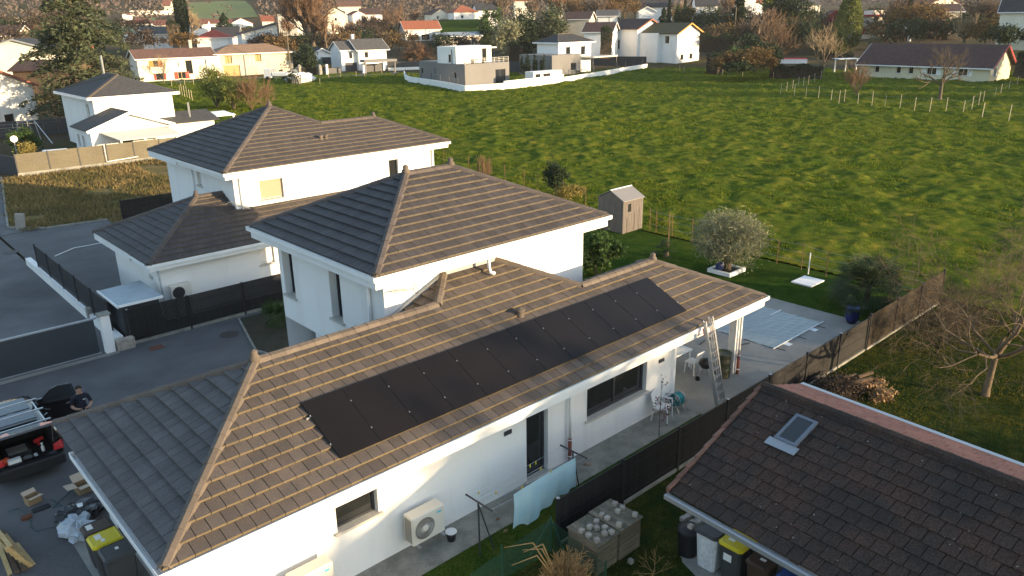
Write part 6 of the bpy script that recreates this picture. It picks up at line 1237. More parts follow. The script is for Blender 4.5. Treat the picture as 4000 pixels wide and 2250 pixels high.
def bh(name, label, u0, u1, vb, ve, D=None, z0=None, ang=-42.3, depth=8.0, roof='gable_u', pitch=22, over=0.5, wm='plaster', rm='roof_grey', wins=(), side=(), lside=(), chim=None, H=None, L=None, aw=None, cat='house', group=None, fasc='white_paint', base=1.5, trim=True):
    a = np.array(aw, float) if aw is not None else (onz(u0, vb, z0) if z0 is not None else atd(u0, vb, D))
    Ux = np.array([math.cos(math.radians(ang)), math.sin(math.radians(ang)), 0]); Nn = np.array([Ux[1], -Ux[0], 0])
    if L is None:
        d = ray(u1, vb); t_ = Nn.dot(a-CAM)/Nn.dot(d); L = float((CAM+d*t_-a).dot(Ux))
    if H is None:
        d = ray(u0, ve); k = math.hypot(*(a-CAM)[:2])/math.hypot(d[0], d[1]); H = float((CAM+d*k)[2]-a[2])
    t = thing(name, label, cat, tuple(a), group); s = Hs(); s.t = t; s.a = a; s.U = Ux; s.N = Nn; s.L = L; s.H = H; s.depth = depth
    Q = lambda u, d_, z: tuple(a+Ux*u-Nn*d_+np.array([0, 0, z])); s.Q = Q
    tp = math.tan(math.radians(pitch))
    m = MB(); O = lambda u, d_: Q(u, d_, -base)
    cv = lambda ws, LL: [(max(0.05, w_[0]), min(LL-0.05, w_[1]), w_[2]+base, w_[3]+base) for w_ in ws]
    Wf, Wr, Wl = cv(wins, L), cv(side, depth), cv(lside, depth)
    Pf_ = wall_mb(m, O(0, 0), Ux[:2], L, H+base, Wf); Pr = wall_mb(m, O(L, 0), (-Nn)[:2], depth, H+base, Wr); wall_mb(m, O(L, depth), (-Ux)[:2], L, H+base); Pl_ = wall_mb(m, O(0, depth), Nn[:2], depth, H+base, Wl)
    if roof == 'gable_v': m.poly([Q(0,0,H),Q(L,0,H),Q(L/2,0,H+tp*L/2)]).poly([Q(L,depth,H),Q(0,depth,H),Q(L/2,depth,H+tp*L/2)])
    if roof == 'gable_u': m.poly([Q(L,0,H),Q(L,depth,H),Q(L,depth/2,H+tp*depth/2)]).poly([Q(0,depth,H),Q(0,0,H),Q(0,depth/2,H+tp*depth/2)])
    if roof == 'mono_l': m.poly([Q(0,0,H),Q(L,0,H),Q(L,0,H+tp*L)]).poly([Q(0,depth,H),Q(L,depth,H),Q(L,depth,H+tp*L)]).quad(Q(L,0,H),Q(L,depth,H),Q(L,depth,H+tp*L),Q(L,0,H+tp*L))
    m.build('wall', MT[wm], t)
    r = MB(); e = over; th = (0, 0, 0.14)
    if roof == 'gable_u': r.extr([Q(-e,-e,H-e*tp),Q(L+e,-e,H-e*tp),Q(L+e,depth/2,H+tp*depth/2),Q(-e,depth/2,H+tp*depth/2)], th); r.extr([Q(-e,depth/2,H+tp*depth/2),Q(L+e,depth/2,H+tp*depth/2),Q(L+e,depth+e,H-e*tp),Q(-e,depth+e,H-e*tp)], th)
    elif roof == 'gable_v': r.extr([Q(-e,-e,H-e*tp),Q(L/2,-e,H+tp*L/2),Q(L/2,depth+e,H+tp*L/2),Q(-e,depth+e,H-e*tp)], th); r.extr([Q(L/2,-e,H+tp*L/2),Q(L+e,-e,H-e*tp),Q(L+e,depth+e,H-e*tp),Q(L/2,depth+e,H+tp*L/2)], th)
    elif roof == 'hip':
        hd = (min(L, depth)+2*e)/2; za = H-e*tp*0+tp*hd-e*tp; c4 = [Q(-e,-e,H-e*tp),Q(L+e,-e,H-e*tp),Q(L+e,depth+e,H-e*tp),Q(-e,depth+e,H-e*tp)]
        r1, r2 = (Q(hd-e,depth/2,za), Q(L+e-hd,depth/2,za)) if L >= depth else (Q(L/2,hd-e,za), Q(L/2,depth+e-hd,za))
        if L >= depth: fs = [(c4[0],c4[1],r2,r1),(c4[1],c4[2],r2),(c4[2],c4[3],r1,r2),(c4[3],c4[0],r1)]
        else: fs = [(c4[0],c4[1],r1),(c4[1],c4[2],r2,r1),(c4[2],c4[3],r2),(c4[3],c4[0],r1,r2)]
        for f_ in fs: r.poly([tuple(np.array(p)+np.array([0,0,0.12])) for p in f_])
        r.quad(c4[3], c4[2], c4[1], c4[0])
        for i in range(4): p, q = c4[i], c4[(i+1) % 4]; r.quad(p, q, tuple(np.array(q)+np.array([0,0,0.12])), tuple(np.array(p)+np.array([0,0,0.12])))
    elif roof == 'flat': r.extr([Q(0.02,0.02,H),Q(L-0.02,0.02,H),Q(L-0.02,depth-0.02,H),Q(0.02,depth-0.02,H)], (0,0,0.02)); 
    elif roof == 'mono_l': r.extr([Q(-e,-e,H-e*tp),Q(L+e,-e,H+tp*(L+e)),Q(L+e,depth+e,H+tp*(L+e)),Q(-e,depth+e,H-e*tp)], th)
    ro = r.build('roof', MT[rm], t); s.ro = ro
    if trim and roof in ('hip', 'gable_u'):
        g = MB(); zz = H-e*tp-0.05; g.bar(Q(-e,-e-0.06,zz), Q(L+e,-e-0.06,zz), 0.12, 0.2)
        if roof == 'hip': g.bar(Q(-e-0.06,-e,zz), Q(-e-0.06,depth+e,zz), 0.12, 0.2).bar(Q(L+e+0.06,-e,zz), Q(L+e+0.06,depth+e,zz), 0.12, 0.2)
        g.build('gutter', MT[fasc], t)
    if trim and roof in ('gable_v',):
        g = MB(); g.bar(Q(-e,-e-0.04,H-e*tp+0.0),Q(L/2,-e-0.04,H+tp*L/2+0.0),0.06,0.24).bar(Q(L/2,-e-0.04,H+tp*L/2),Q(L+e,-e-0.04,H-e*tp),0.06,0.24); g.build('verge', MT[fasc], t)
    if trim and roof == 'gable_u':
        g = MB()
        for uu in (-e-0.04, L+e+0.04): g.bar(Q(uu,-e,H-e*tp+0.02),Q(uu,depth/2,H+tp*depth/2+0.02),0.06,0.2).bar(Q(uu,depth/2,H+tp*depth/2+0.02),Q(uu,depth+e,H-e*tp+0.02),0.06,0.2)
        g.build('verge', MT[fasc], t)
    for ws, PP, WW in ((wins, Pf_, Wf), (side, Pr, Wr), (lside, Pl_, Wl)):
        for w_, o_ in zip(ws, WW):
            k = w_[4] if len(w_) > 4 else {}
            window(t, PP, o_, dep=0.25, fm=k.get('fm', 'pvc'), n=k.get('n', 1), sill=k.get('sill', 'stone_sill'), shut=k.get('shut'), shutm=k.get('sm', 'white_paint'), fw=0.09, name=k.get('name', 'window'), glass=k.get('glass', 'glass'), blind=0)
    if chim:
        for (u, d_, zt, m_) in chim: p = Q(u, d_, 0); MB().box((p[0]-0.3,p[1]-0.3,a[2]+H-0.2),(p[0]+0.3,p[1]+0.3,a[2]+zt)).box((p[0]-0.38,p[1]-0.38,a[2]+zt),(p[0]+0.38,p[1]+0.38,a[2]+zt+0.12)).build('chimney', MT[m_], ro)
    return s
# ---- houses beyond the vacant lot
p = onz(322, 383, 5.4); z2 = 0.0
H2 = thing('white_house', 'white two storey house with charcoal hip roof and a gabled extension', 'house', (float(p[0])+5, float(p[1])+5, 0))
e0 = onz(322, 383, 5.4); e1 = onz(697, 357, 5.4); e3 = onz(227, 353, 5.4); X0, Y0, X1 = e0[0], (e0[1]+e1[1])/2, e1[0]; Y1 = e3[1]; X0 = (e0[0]+e3[0])/2
wave_roof('roof_ribs', (0.10, 0.097, 0.095), (0.085, 0.083, 0.082), 2.4, 'X', 0, bump=1.0, rows=0.4)
def hipbox(t, x0, y0, x1, y1, ze, pitch, rm, over=0.5, H=5.2, wm='plaster', wins=(), lw=()):
    tp = math.tan(math.radians(pitch)); h2 = min(x1-x0, y1-y0)/2; zr_ = ze+h2*tp; r = MB()
    ra, rb = ((x0+h2, (y0+y1)/2, zr_), (x1-h2, (y0+y1)/2, zr_)) if (x1-x0) >= (y1-y0) else (((x0+x1)/2, y0+h2, zr_), ((x0+x1)/2, y1-h2, zr_))
    c = [(x0,y0,ze),(x1,y0,ze),(x1,y1,ze),(x0,y1,ze)]
    if (x1-x0) >= (y1-y0): F4 = [(c[0],c[1],rb,ra),(c[1],c[2],rb),(c[2],c[3],ra,rb),(c[3],c[0],ra)]
    else: F4 = [(c[0],c[1],ra),(c[1],c[2],rb,ra),(c[2],c[3],rb),(c[3],c[0],ra,rb)]
    for f_ in F4: r.poly(f_)
    ro = r.build('roof', MT[rm], t)
    for q, rr2 in ((c[0], ra), (c[1], rb), (c[3], ra)): MB().bar(q, rr2, 0.28, 0.12).build('ridge_tile', MT['ridge'], ro)
    if (Vector(ra)-Vector(rb)).length > 0.3: MB().bar(ra, rb, 0.28, 0.12).build('ridge_tile', MT['ridge'], ro)
    g = MB(); zz = ze-0.12
    g.box((x0-0.1,y0-0.1,ze-0.28),(x1+0.1,y0,ze-0.01)).box((x0-0.1,y0,ze-0.28),(x0,y1,ze-0.01)).box((x1,y0,ze-0.28),(x1+0.1,y1,ze-0.01)).quad((x0,y0,ze-0.2),(x0,y1,ze-0.2),(x1,y1,ze-0.2),(x1,y0,ze-0.2)); g.build('fascia', MT['white_paint'], t)
    m = MB(); o = over; P1 = wall_mb(m, (x0+o,y0+o,0), (1,0), x1-x0-2*o, ze-0.1, [w_[:4] for w_ in wins]); P2 = wall_mb(m, (x0+o,y1-o,0), (0,-1), y1-y0-2*o, ze-0.1, [w_[:4] for w_ in lw]); wall_mb(m, (x1-o,y0+o,0), (0,1), y1-y0-2*o, ze-0.1); wall_mb(m, (x1-o,y1-o,0), (-1,0), x1-x0-2*o, ze-0.1); m.build('wall', MT[wm], t)
    for w_ in wins: window(t, P1, w_[:4], fm='pvc')
    for w_ in lw: window(t, P2, w_[:4], fm='pvc')
    return ro
ly = Y1-0.5
r2 = hipbox(H2, X0, Y0, X1, Y1, 5.4, 22, 'roof_ribs', lw=((ly-Y0-3.2, ly-Y0-2.2, 3.4, 4.6),))
MB().tube([(X0+4.6,Y1-2.5,6.6),(X0+4.6,Y1-2.5,8.9)], 0.12, 8).build('flue', MT['steel'], r2)
# extension with its gable to the front
q0 = onz(328, 518, 2.75); q1 = onz(685, 484, 2.75); qa = onz(283, 496, 2.75); ex0, ey0, ex1 = (q0[0]+qa[0])/2, (q0[1]+q1[1])/2, q1[0]; xm = (ex0+ex1)/2; rh = (ex1-ex0)/2*math.tan(math.radians(20)); m = MB()
wall_mb(m, (ex0+0.4,ey0+0.5,0), (1,0), ex1-ex0-0.8, 2.7, [(2.6,3.6,0.1,2.1)]); m.poly([(ex0+0.4,ey0+0.5,2.7),(ex1-0.4,ey0+0.5,2.7),(xm,ey0+0.5,2.7+rh*0.93)]); wall_mb(m, (ex0+0.4,Y0+1.0,0), (0,-1), Y0+0.5-ey0, 2.7, [(0.8,1.6,0.9,2.1),(2.4,3.2,0.9,2.1)]); wall_mb(m, (ex1-0.4,ey0+0.5,0), (0,1), 5, 2.7); m.build('extension_wall', MT['plaster'], H2)
r = MB(); r.extr([(ex0,ey0,2.75),(xm,ey0,2.75+rh),(xm,Y0+0.6,2.75+rh),(ex0,Y0+0.6,2.75)], (0,0,0.1)); r.extr([(xm,ey0,2.75+rh),(ex1,ey0,2.75),(ex1,Y0+0.6,2.75),(xm,Y0+0.6,2.75+rh)], (0,0,0.1)); r.build('extension_roof', MT['roof_ribs'], H2)
MB().bar((ex0,ey0-0.04,2.72),(xm,ey0-0.04,2.72+rh),0.06,0.26).bar((xm,ey0-0.04,2.72+rh),(ex1,ey0-0.04,2.72),0.06,0.26).build('verge', MT['white_paint'], H2)
pz = MB(); pz.extr([(ex0+1.2,ey0+0.45,2.5),(ex1-0.6,ey0+0.45,2.5),(ex1-0.4,ey0-2.6,2.0),(ex0+2.0,ey0-2.6,2.0)], (0,0,0.06)); mat('awning', (0.72, 0.69, 0.62), 0.8, trans=0.2); pz.build('veranda_roof', MT['awning'], H2)
for x in (ex0+2.1, ex0+4.2, ex1-0.6): MB().box((x-0.07,ey0-2.55,0),(x+0.07,ey0-2.41,2.0)).build('veranda_post', MT['white_paint'], H2)
# annexe to the right with its dark roof and pergola
m = MB().box((ex1+0.4,ey0+4.0,0),(ex1+5.5,Y0+2.5,2.3)); m.build('annexe_wall', MT['plaster'], H2); MB().extr([(ex1+0.1,ey0+3.6,2.3),(ex1+6.0,ey0+3.6,2.3),(ex1+6.0,Y0+2.0,3.1),(ex1+0.1,Y0+2.0,3.1)], (0,0,0.1)).build('annexe_roof', MT['roof_ribs'], H2); MB().tube([(ex1+3.4,Y0,2.6),(ex1+3.4,Y0,4.2)], 0.1, 8).build('flue', MT['steel'], H2)
pg = thing('pergola', 'white pergola with a ribbed canopy behind the white hip roofed house', 'pergola', (ex1+9, Y0+4, 0)); MB().extr([(ex1+5.5,Y0+1.5,2.3),(ex1+9.0,Y0+1.5,2.3),(ex1+9.0,Y0+4.5,2.5),(ex1+5.5,Y0+4.5,2.5)], (0,0,0.08)).build('canopy', MT['white_paint'], pg)
for x in (ex1+5.7, ex1+8.8): MB().box((x-0.07,Y0+1.6,0),(x+0.07,Y0+1.74,2.5)).build('post', MT['white_paint'], pg)
# white car roof behind the beige fence
wc = thing('white_car', 'white car whose roof shows above the beige fence', 'car', (9.5, 65.5, 0)); k = MB(); pr_ = [(-2.1,0.75),(-2.1,0.4),(2.1,0.4),(2.1,0.8),(1.3,0.95),(0.7,1.45),(-1.2,1.5),(-1.8,1.0)]; k.extr([(10.2+x, 64.9, z) for x, z in pr_], (0, 1.7, 0)); k.build('body', MT['white_paint'], wc); MB().extr([(10.2+x, 64.88, z) for x, z in ((-1.1,1.0),(1.15,1.0),(0.65,1.38),(-1.1,1.42))], (0,1.74,0)).build('side_windows', MT['car_glass'], wc)
for x in (-1.35, 1.35):
    for y in (64.95, 66.55): k = MB(); k.m = Matrix.Translation((10.2+x,y,0.32)) @ Matrix.Rotation(math.pi/2, 4, 'X'); k.lathe([(0.05,-0.1),(0.32,-0.1),(0.32,0.1),(0.05,0.1)], n=14); k.build('wheel', MT['tyre'], wc)
# house at the left margin
HL = bh('gabled_house', 'tall white house with red tiled verge and a low dark window', -330, 157, 481, 345, z0=0, ang=36, depth=10, roof='gable_v', pitch=21, rm='roof_orange', L=13, H=4.9, aw=onz(157, 481)-13*np.array([math.cos(math.radians(36)), math.sin(math.radians(36)), 0]), fasc='terracotta', wins=((7.6,9.2,0.5,1.7,{'fm':'anthracite'}),))
pipe(HL.t, [HL.Q(12.9,-0.5,4.8), HL.Q(12.7,-0.1,4.3), HL.Q(12.7,-0.1,0)], 0.06)
swg = thing('swing_frame', 'grey metal swing frame beside the tall white house', 'swing', tuple(onz(120, 540)))
p = onz(72, 560); q = onz(160, 545)
MB().tube([tuple(p), tuple(p+np.array([0.3,0,2.2])), tuple(q+np.array([-0.3,0,2.2])), tuple(q)], 0.05, 6).tube([tuple(q+np.array([-0.3,0,2.2])), tuple(onz(205, 560))], 0.05, 6).build('frame', MT['grey_alu'], swg)
for f_ in (0.35, 0.65): c = p+(q-p)*f_; MB().tube([tuple(c+np.array([0,0,2.2])), tuple(c+np.array([0,0,0.6]))], 0.02, 4).build('rope', MT['grey_alu'], swg); MB().box(tuple(c+np.array([-.25,-.1,.55])), tuple(c+np.array([.25,.1,.62]))).build('seat', MT['red_tool'], swg)
dk = thing('dark_fence', 'dark board fence below the tall white house', 'fence', tuple(onz(0, 560)))
a_, b_ = onz(-60, 545), onz(290, 520); n_ = 6
for i in range(n_):
    s_, e_ = a_+(b_-a_)*i/n_, a_+(b_-a_)*(i+0.97)/n_
    for j in range(5): MB().bar(tuple(s_+np.array([0,0,0.2+0.36*j])), tuple(e_+np.array([0,0,0.2+0.36*j])), 0.05, 0.34).build('board', MT['anthracite'], dk)
shrub('garden_shrub', 'bright green rounded shrub in front of the dark board fence', tuple(onz(105, 600)), (1.3, 1.2, 1.3), 1800, 0.25, 'leaf_green'); shrub('garden_shrub', 'yellow green conical bush next to the open dark gate', tuple(onz(115, 640)), (0.8, 0.8, 1.1), 1500, 0.22, 'leaf_yellow')
bp = thing('basketball_stand', 'round white basketball board on a pole near the dark gate', 'basketball stand', tuple(onz(75, 640))); p = onz(75, 640); MB().tube([tuple(p), tuple(p+np.array([0,0,2.2]))], 0.05, 6).build('pole', MT['grey_alu'], bp); k = MB(); k.m = Matrix.Translation(tuple(p+np.array([0,-.1,2.3]))) @ Matrix.Rotation(math.pi/2, 4, 'X'); k.lathe([(0.3,0),(0.3,0.05),(0,0.05)], n=16); k.build('backboard', MT['white_paint'], bp)
# pale gabled house behind, dark low roof before it
bh('gabled_house', 'pale rendered house with a wide blue grey gable behind the cedar', -70, 215, 275, 245, D=165, ang=-25, depth=12, roof='gable_v', pitch=17, rm='roof_slate', wm='cream', fasc='zinc', H=3.2, chim=((17,3,5.6,'terracotta'),))
bh('lean_to', 'dark low roofed barn in front of the pale gabled house', 60, 290, 335, 290, D=140, ang=-38, depth=7, roof='gable_u', pitch=18, rm='roof_brown', wm='wood_dark', trim=False, cat='barn', H=2.2)
ws_ = thing('wood_stack_wall', 'weathered brown timber wall on short green grass between two white houses', 'wall', tuple(onz(155, 425)))
a_, b_ = onz(155, 422), onz(262, 418)
for i in range(9): s_ = a_+(b_-a_)*i/9; e_ = a_+(b_-a_)*(i+0.93)/9; MB().bar(tuple(s_+np.array([0,0,0.9])), tuple(e_+np.array([0,0,0.9])), 0.08, 1.8*random.uniform(.9, 1.05)).build('board', MT['wood_grey'], ws_)
# ---- the long farmhouse
shd = {'shut': 0.45, 'sm': 'red_shutter', 'fm': 'wood_dark'}
FA = bh('farmhouse', 'long cream farmhouse with speckled red brown roof and red shutters', 548, 853, 320, 230, z0=0, ang=-8, depth=9, roof='gable_u', pitch=20, rm='roof_redbrown', wm='cream', over=0.5, trim=True, H=4.9,
    wins=((3.2,4.2,3.0,4.3,{'shut':0.9,'sm':'orange_shutter','fm':'wood_dark'}),(8.2,8.5,2.9,3.8),(9.9,11.3,1.2,4.1,{'fm':'wood_dark','n':1}),(14.1,14.45,2.4,4.2),(17.6,18.7,2.8,4.2,{'fm':'wood_dark'}),(3.4,5.0,0.2,1.6,shd),(8.0,9.6,0.2,1.7,{'shut':0.8,'sm':'red_shutter','fm':'wood_pale','n':2}),(15.4,16.4,0.4,1.5,{'shut':0.6,'sm':'red_shutter','fm':'wood_dark'})), chim=((12.5,4.5,8.2,'old_render'),))
FB = bh('farm_barn', 'long weathered stone barn with pale tan tiles and boarded openings', 853, 1150, 303, 219, z0=0, ang=-8, depth=9, roof='hip', pitch=20, rm='roof_tan', wm='old_render', over=0.6, H=5.3,
    wins=((2.0,3.6,3.0,4.7,{'glass':'board_yellow','fm':'wood_dark','n':2}),(9.0,10.4,3.2,4.8,{'glass':'board_yellow','fm':'wood_dark','n':2}),(16.5,18.2,3.0,4.9,{'glass':'board_yellow','fm':'wood_dark','n':2}),(1.4,5.2,0.0,2.6,{'glass':'board_yellow','fm':'stone_sill','sill':None,'name':'barn_door'}),(14.2,15.2,0.5,1.1)))
# ---- white house with grey roof
bh('white_house', 'white two storey house with grey tiled roof in two steps beside the road', 1338, 1405, 283, 191, z0=0, ang=-12, depth=8, roof='gable_u', pitch=24, rm='roof_grey', over=0.4, wins=((2.0,2.8,3.2,4.6,{'fm':'grey_door'}),(0.8,3.9,0.0,2.2,{'fm':'grey_door','glass':'grey_door','sill':None,'name':'garage_door'})), H=5.3)
bh('white_house', 'white house wing with wider grey roof, wooden brace and dark canopy', 1405, 1514, 281, 190, z0=0, ang=-12, depth=8.6, roof='gable_u', pitch=26, rm='roof_grey', over=0.7, wins=((1.6,2.5,3.3,4.6,{'fm':'grey_door'}),(5.2,6.0,0.2,2.0)), chim=((0.6,5.0,8.6,'plaster'),), H=5.4)
cnp = thing('entrance_canopy', 'dark grey flat canopy in front of the grey roofed white house', 'canopy', tuple(onz(1430, 285))); a_ = onz(1427, 290); MB().extr([tuple(a_+np.array([0,0,2.6])), tuple(a_+np.array([8,-1.7,2.6])), tuple(a_+np.array([8.6,1.2,2.6])), tuple(a_+np.array([.6,2.9,2.6]))], (0,0,0.55)).build('slab', MT['grey_render'], cnp); 
for f_ in (0.3, 7.6): MB().box(tuple(a_+np.array([f_,-.2*f_+.3,0])), tuple(a_+np.array([f_+.25,-.2*f_+.55,2.6]))).build('post', MT['grey_render'], cnp)
bh('garage', 'low garage with slate grey roof behind the green truck', 1225, 1295, 250, 220, D=215, ang=-10, depth=7, roof='gable_v', pitch=26, rm='roof_slate', H=2.6, cat='garage')
# gates and wall in front
gw = thing('front_gate', 'dark driveway gate between white pillars in front of the grey roofed house', 'gate', tuple(onz(1420, 285)))
def pxbar(t, nm, m, u0, v0, u1, v1, z0, hgt, thk=0.12):
    a = onz(u0, v0, z0); b = onz(u1, v1, z0); return MB().bar(tuple(a+np.array([0,0,hgt/2])), tuple(b+np.array([0,0,hgt/2])), thk, hgt).build(nm, MT[m], t)
pxbar(gw, 'panel', 'anthracite', 1424, 285, 1497, 280, 0, 2.0); pxbar(gw, 'panel', 'anthracite', 1282, 290, 1333, 287, 0, 1.4)
for u, v in ((1421, 286), (1500, 280), (1278, 291)): p = onz(u, v); MB().box((p[0]-.25,p[1]-.25,0),(p[0]+.25,p[1]+.25,2.3)).build('pillar', MT['plaster'], gw)
gw2 = thing('front_fence', 'dark screen fence on a white base wall beside the driveway gate', 'fence', tuple(onz(1515, 282))); pxbar(gw2, 'base', 'plaster', 1517, 280, 1650, 275, 0, 0.9, 0.3); o = pxbar(gw2, 'screen', 'anthracite', 1517, 279, 1650, 274, 0.0, 2.2, 0.06)
sg = thing('stone_gateposts', 'old stone gateposts with a rusty gate before the conifers', 'gate', tuple(onz(1175, 293)))
for u in (1172, 1252): p = onz(u, 293); MB().box((p[0]-.35,p[1]-.35,0),(p[0]+.35,p[1]+.35,1.9)).lathe([(0.45,1.9),(0.45,2.05),(0.15,2.4),(0,2.4)], tuple(p), 8).build('post', MT['concrete_old'], sg)
pxbar(sg, 'gate_leaf', 'windbreak', 1180, 293, 1246, 292, 0, 1.5, 0.06)
# ---- modern cubic house and its garden wall
mw = thing('garden_wall', 'long low white garden wall curving round the modern houses', 'wall', tuple(onz(1818, 362)))
pts = [onz(u, v) for u, v in ((1580,298),(1584,312),(1600,322),(1680,334),(1750,347),(1818,361))]+[onz(u, v) for u, v in ((1968,351),(2095,336),(2200,322))]
for i in range(len(pts)-1): hgt = 1.15 if i < 5 else (1.15 if i < 6 else 1.5); MB().bar(tuple(pts[i]+np.array([0,0,hgt/2])), tuple(pts[i+1]+np.array([0,0,hgt/2])), 0.22, hgt).build('wall_section', MT['plaster'], mw)
for i in range(1, 5):
    for f_ in (0.1, 0.6): p = pts[i]+(pts[i+1]-pts[i])*f_; MB().box((p[0]-.04,p[1]-.04,1.1),(p[0]+.04,p[1]+.04,2.3)).build('post', MT['anthracite'], mw)
mw2 = thing('garden_wall', 'low white wall with stepped top and small kiosk openings beside the trampoline', 'wall', tuple(onz(2200, 322)))
pts = [onz(u, v) for u, v in ((2200,322),(2300,306),(2400,288),(2460,277),(2527,266))]
for i in range(4): MB().bar(tuple(pts[i]+np.array([0,0,0.5])), tuple(pts[i+1]+np.array([0,0,0.5])), 0.22, 1.0).build('wall_section', MT['plaster'], mw2)
for i in range(4):
    for f_ in (0.2, 0.7): p = pts[i]+(pts[i+1]-pts[i])*f_; MB().box((p[0]-.04,p[1]-.04,1.0),(p[0]+.04,p[1]+.04,2.3)).build('post', MT['anthracite'], mw2)
gb = {'fm':'grey_door'}
def wbox(t, part, x0, y0, x1, y1, z0, z1, m, fw=(), lw=(), fm='grey_door', sill='stone_sill'):
    b = MB(); H_ = z1-z0; P1 = wall_mb(b, (x0,y0,z0), (1,0), x1-x0, H_, fw); P2 = wall_mb(b, (x0,y1,z0), (0,-1), y1-y0, H_, lw); wall_mb(b, (x1,y0,z0), (0,1), y1-y0, H_); wall_mb(b, (x1,y1,z0), (-1,0), x1-x0, H_)
    b.quad((x0,y0,z1),(x1,y0,z1),(x1,y1,z1),(x0,y1,z1)); o = b.build(part, MT[m], t)
    for w_ in fw: window(t, P1, w_, fm=fm, n=2 if w_[1]-w_[0] > 1.6 else 1, sill=sill, fw=0.09)
    for w_ in lw: window(t, P2, w_, fm=fm, sill=sill, fw=0.09)
    return o
A = onz(1818, 338); zt1 = float(ony(1818, 252, A[1])[2]); xr = float(ony(1990, 330, A[1])[0]); yb_ = float(onx(1765, 300, A[0])[1])
CB = thing('cube_house', 'modern white cube house with flat roof above grey ground floor boxes', 'house', (float(A[0])+4, float(A[1])+4, 0))
wbox(CB, 'ground_floor', A[0], A[1], xr, yb_+5, -0.5, zt1, 'grey_render', ((xr-A[0]-3.6,xr-A[0]-1.0,0.6,3.2),), ((yb_+5-A[1]-3.2,yb_+5-A[1]-2.6,1.8,2.9),))
y2 = A[1]+3.0; x2 = float(ony(1783, 262, y2)[0]); zt2 = float(ony(1783, 183, y2)[2]); x3 = float(ony(1920, 240, y2)[0]); y3 = float(onx(1708, 200, x2)[1])
wbox(CB, 'upper_floor', x2, y2, x3, y3, 0.0, zt2, 'plaster', ((x3-x2-2.4,x3-x2-1.2,zt1+0.1,zt1+2.6),), ((y3-y2-2.4,y3-y2-1.6,4.2,5.6),))
MB().box((x3-0.3, y2+0.6, zt2-0.55), (x3+2.0, y2+4, zt2-0.35)).build('roof_slab', MT['white_paint'], CB)
yl = float(onz(1740, 322)[1]); xl = float(ony(1740, 300, yl)[0]); zl_ = float(ony(1740, 243, yl)[2]); yl2 = float(onx(1638, 270, xl)[1])
wbox(CB, 'side_block', xl, yl, xl+6, yl2, -0.5, zl_, 'grey_render', (), ((yl2-yl-3.4,yl2-yl-2.2,1.9,3.2),(yl2-yl-8.0,yl2-yl-7.4,1.9,3.0)))
rl_ = MB()
for z in (0.35, 0.65, 0.95): rl_.bar((A[0]+0.1,A[1]+0.1,zt1+z),(xr-0.1,A[1]+0.1,zt1+z),0.04)
for u in np.linspace(A[0]+0.1, xr-0.1, 10): rl_.bar((u,A[1]+0.1,zt1),(u,A[1]+0.1,zt1+1.0),0.05)
rl_.build('balcony_rail', MT['grey_alu'], CB)
MB().tube([(x2-0.08,y2+1.2,zt2-0.5),(x2-0.08,y2+1.2,0)], 0.07, 6).build('downpipe', MT['grey_door'], CB)
q_ = ony(1725, 240, yl+3); st_ = thing('satellite_dish', 'white satellite dish on the grey side block of the cube house', 'dish', (xl+1, yl+3, zl_)); k = MB(); k.m = Matrix.Translation((xl+1,yl+3,zl_+0.6)) @ Matrix.Rotation(1.2, 4, 'X'); k.lathe([(0.0,0.0),(0.3,0.05),(0.42,0.14)], n=14); k.build('dish', MT['white_paint'], st_); MB().tube([(xl+1,yl+3,zl_),(xl+1,yl+3,zl_+0.6)], 0.03, 5).build('mast', MT['steel'], st_)
bt = thing('terrace_furniture', 'dark garden table set on the roof terrace of the cube house', 'table', (A[0]+5, A[1]+1.4, zt1)); MB().box((A[0]+3,A[1]+1.0,zt1+0.68),(A[0]+6,A[1]+2,zt1+0.75)).build('top', MT['wood_dark'], bt)
for x_ in (A[0]+3.1, A[0]+5.8): MB().box((x_,A[1]+1.1,zt1),(x_+0.1,A[1]+1.9,zt1+0.68)).build('leg', MT['wood_dark'], bt)
K = onz(2199, 321); kz = 2.3; kx = float(ony(2088, 300, K[1])[0])
kk = thing('garden_kiosk', 'small white flat roofed garden kiosk with two square openings', 'kiosk', (float(kx), float(K[1]), 0)); wbox(kk, 'wall', kx, K[1]+0.3, K[0], K[1]+2.6, 0, kz, 'plaster', ((0.5,1.9,0.9,1.9),(2.6,4.6,0.9,1.9)), (), sill=None)
# ---- hip roofed modern house with taupe base, carport
B_ = onz(2156, 298); zb1 = float(ony(2156, 217, B_[1])[2]); xb1 = float(ony(2268, 290, B_[1])[0]); yb1 = float(onx(2030, 280, B_[0])[1])
HM = thing('hip_house', 'white house with slate hip roof above a taupe ground floor', 'house', (float(B_[0])+4, float(B_[1])+4, 0))
wbox(HM, 'ground_floor', B_[0], B_[1], xb1, yb1, -0.5, zb1, 'grey_render', ((xb1-B_[0]-3.2,xb1-B_[0]-1.5,1.4,3.0),), ((3.2,3.7,1.9,2.6),(yb1-B_[1]-3.5,yb1-B_[1]-3.0,1.9,2.6)))
y5 = B_[1]+3.2; x5 = float(ony(2181, 215, y5)[0]); z5 = float(ony(2181, 166, y5)[2]); x6 = float(ony(2308, 215, y5)[0]); y6 = float(onx(2098, 190, x5)[1])
hipbox(HM, x5-0.7, y5-0.7, x6+0.7, y6+0.7, z5, 23, 'roof_slate', over=0.7, wins=((2.4,3.9,z5-2.9,z5-1.0),(x6-x5-3.4,x6-x5-1.9,z5-2.9,z5-1.0)))
Q = lambda u, d_, z: (x5+u, y5+d_, z)
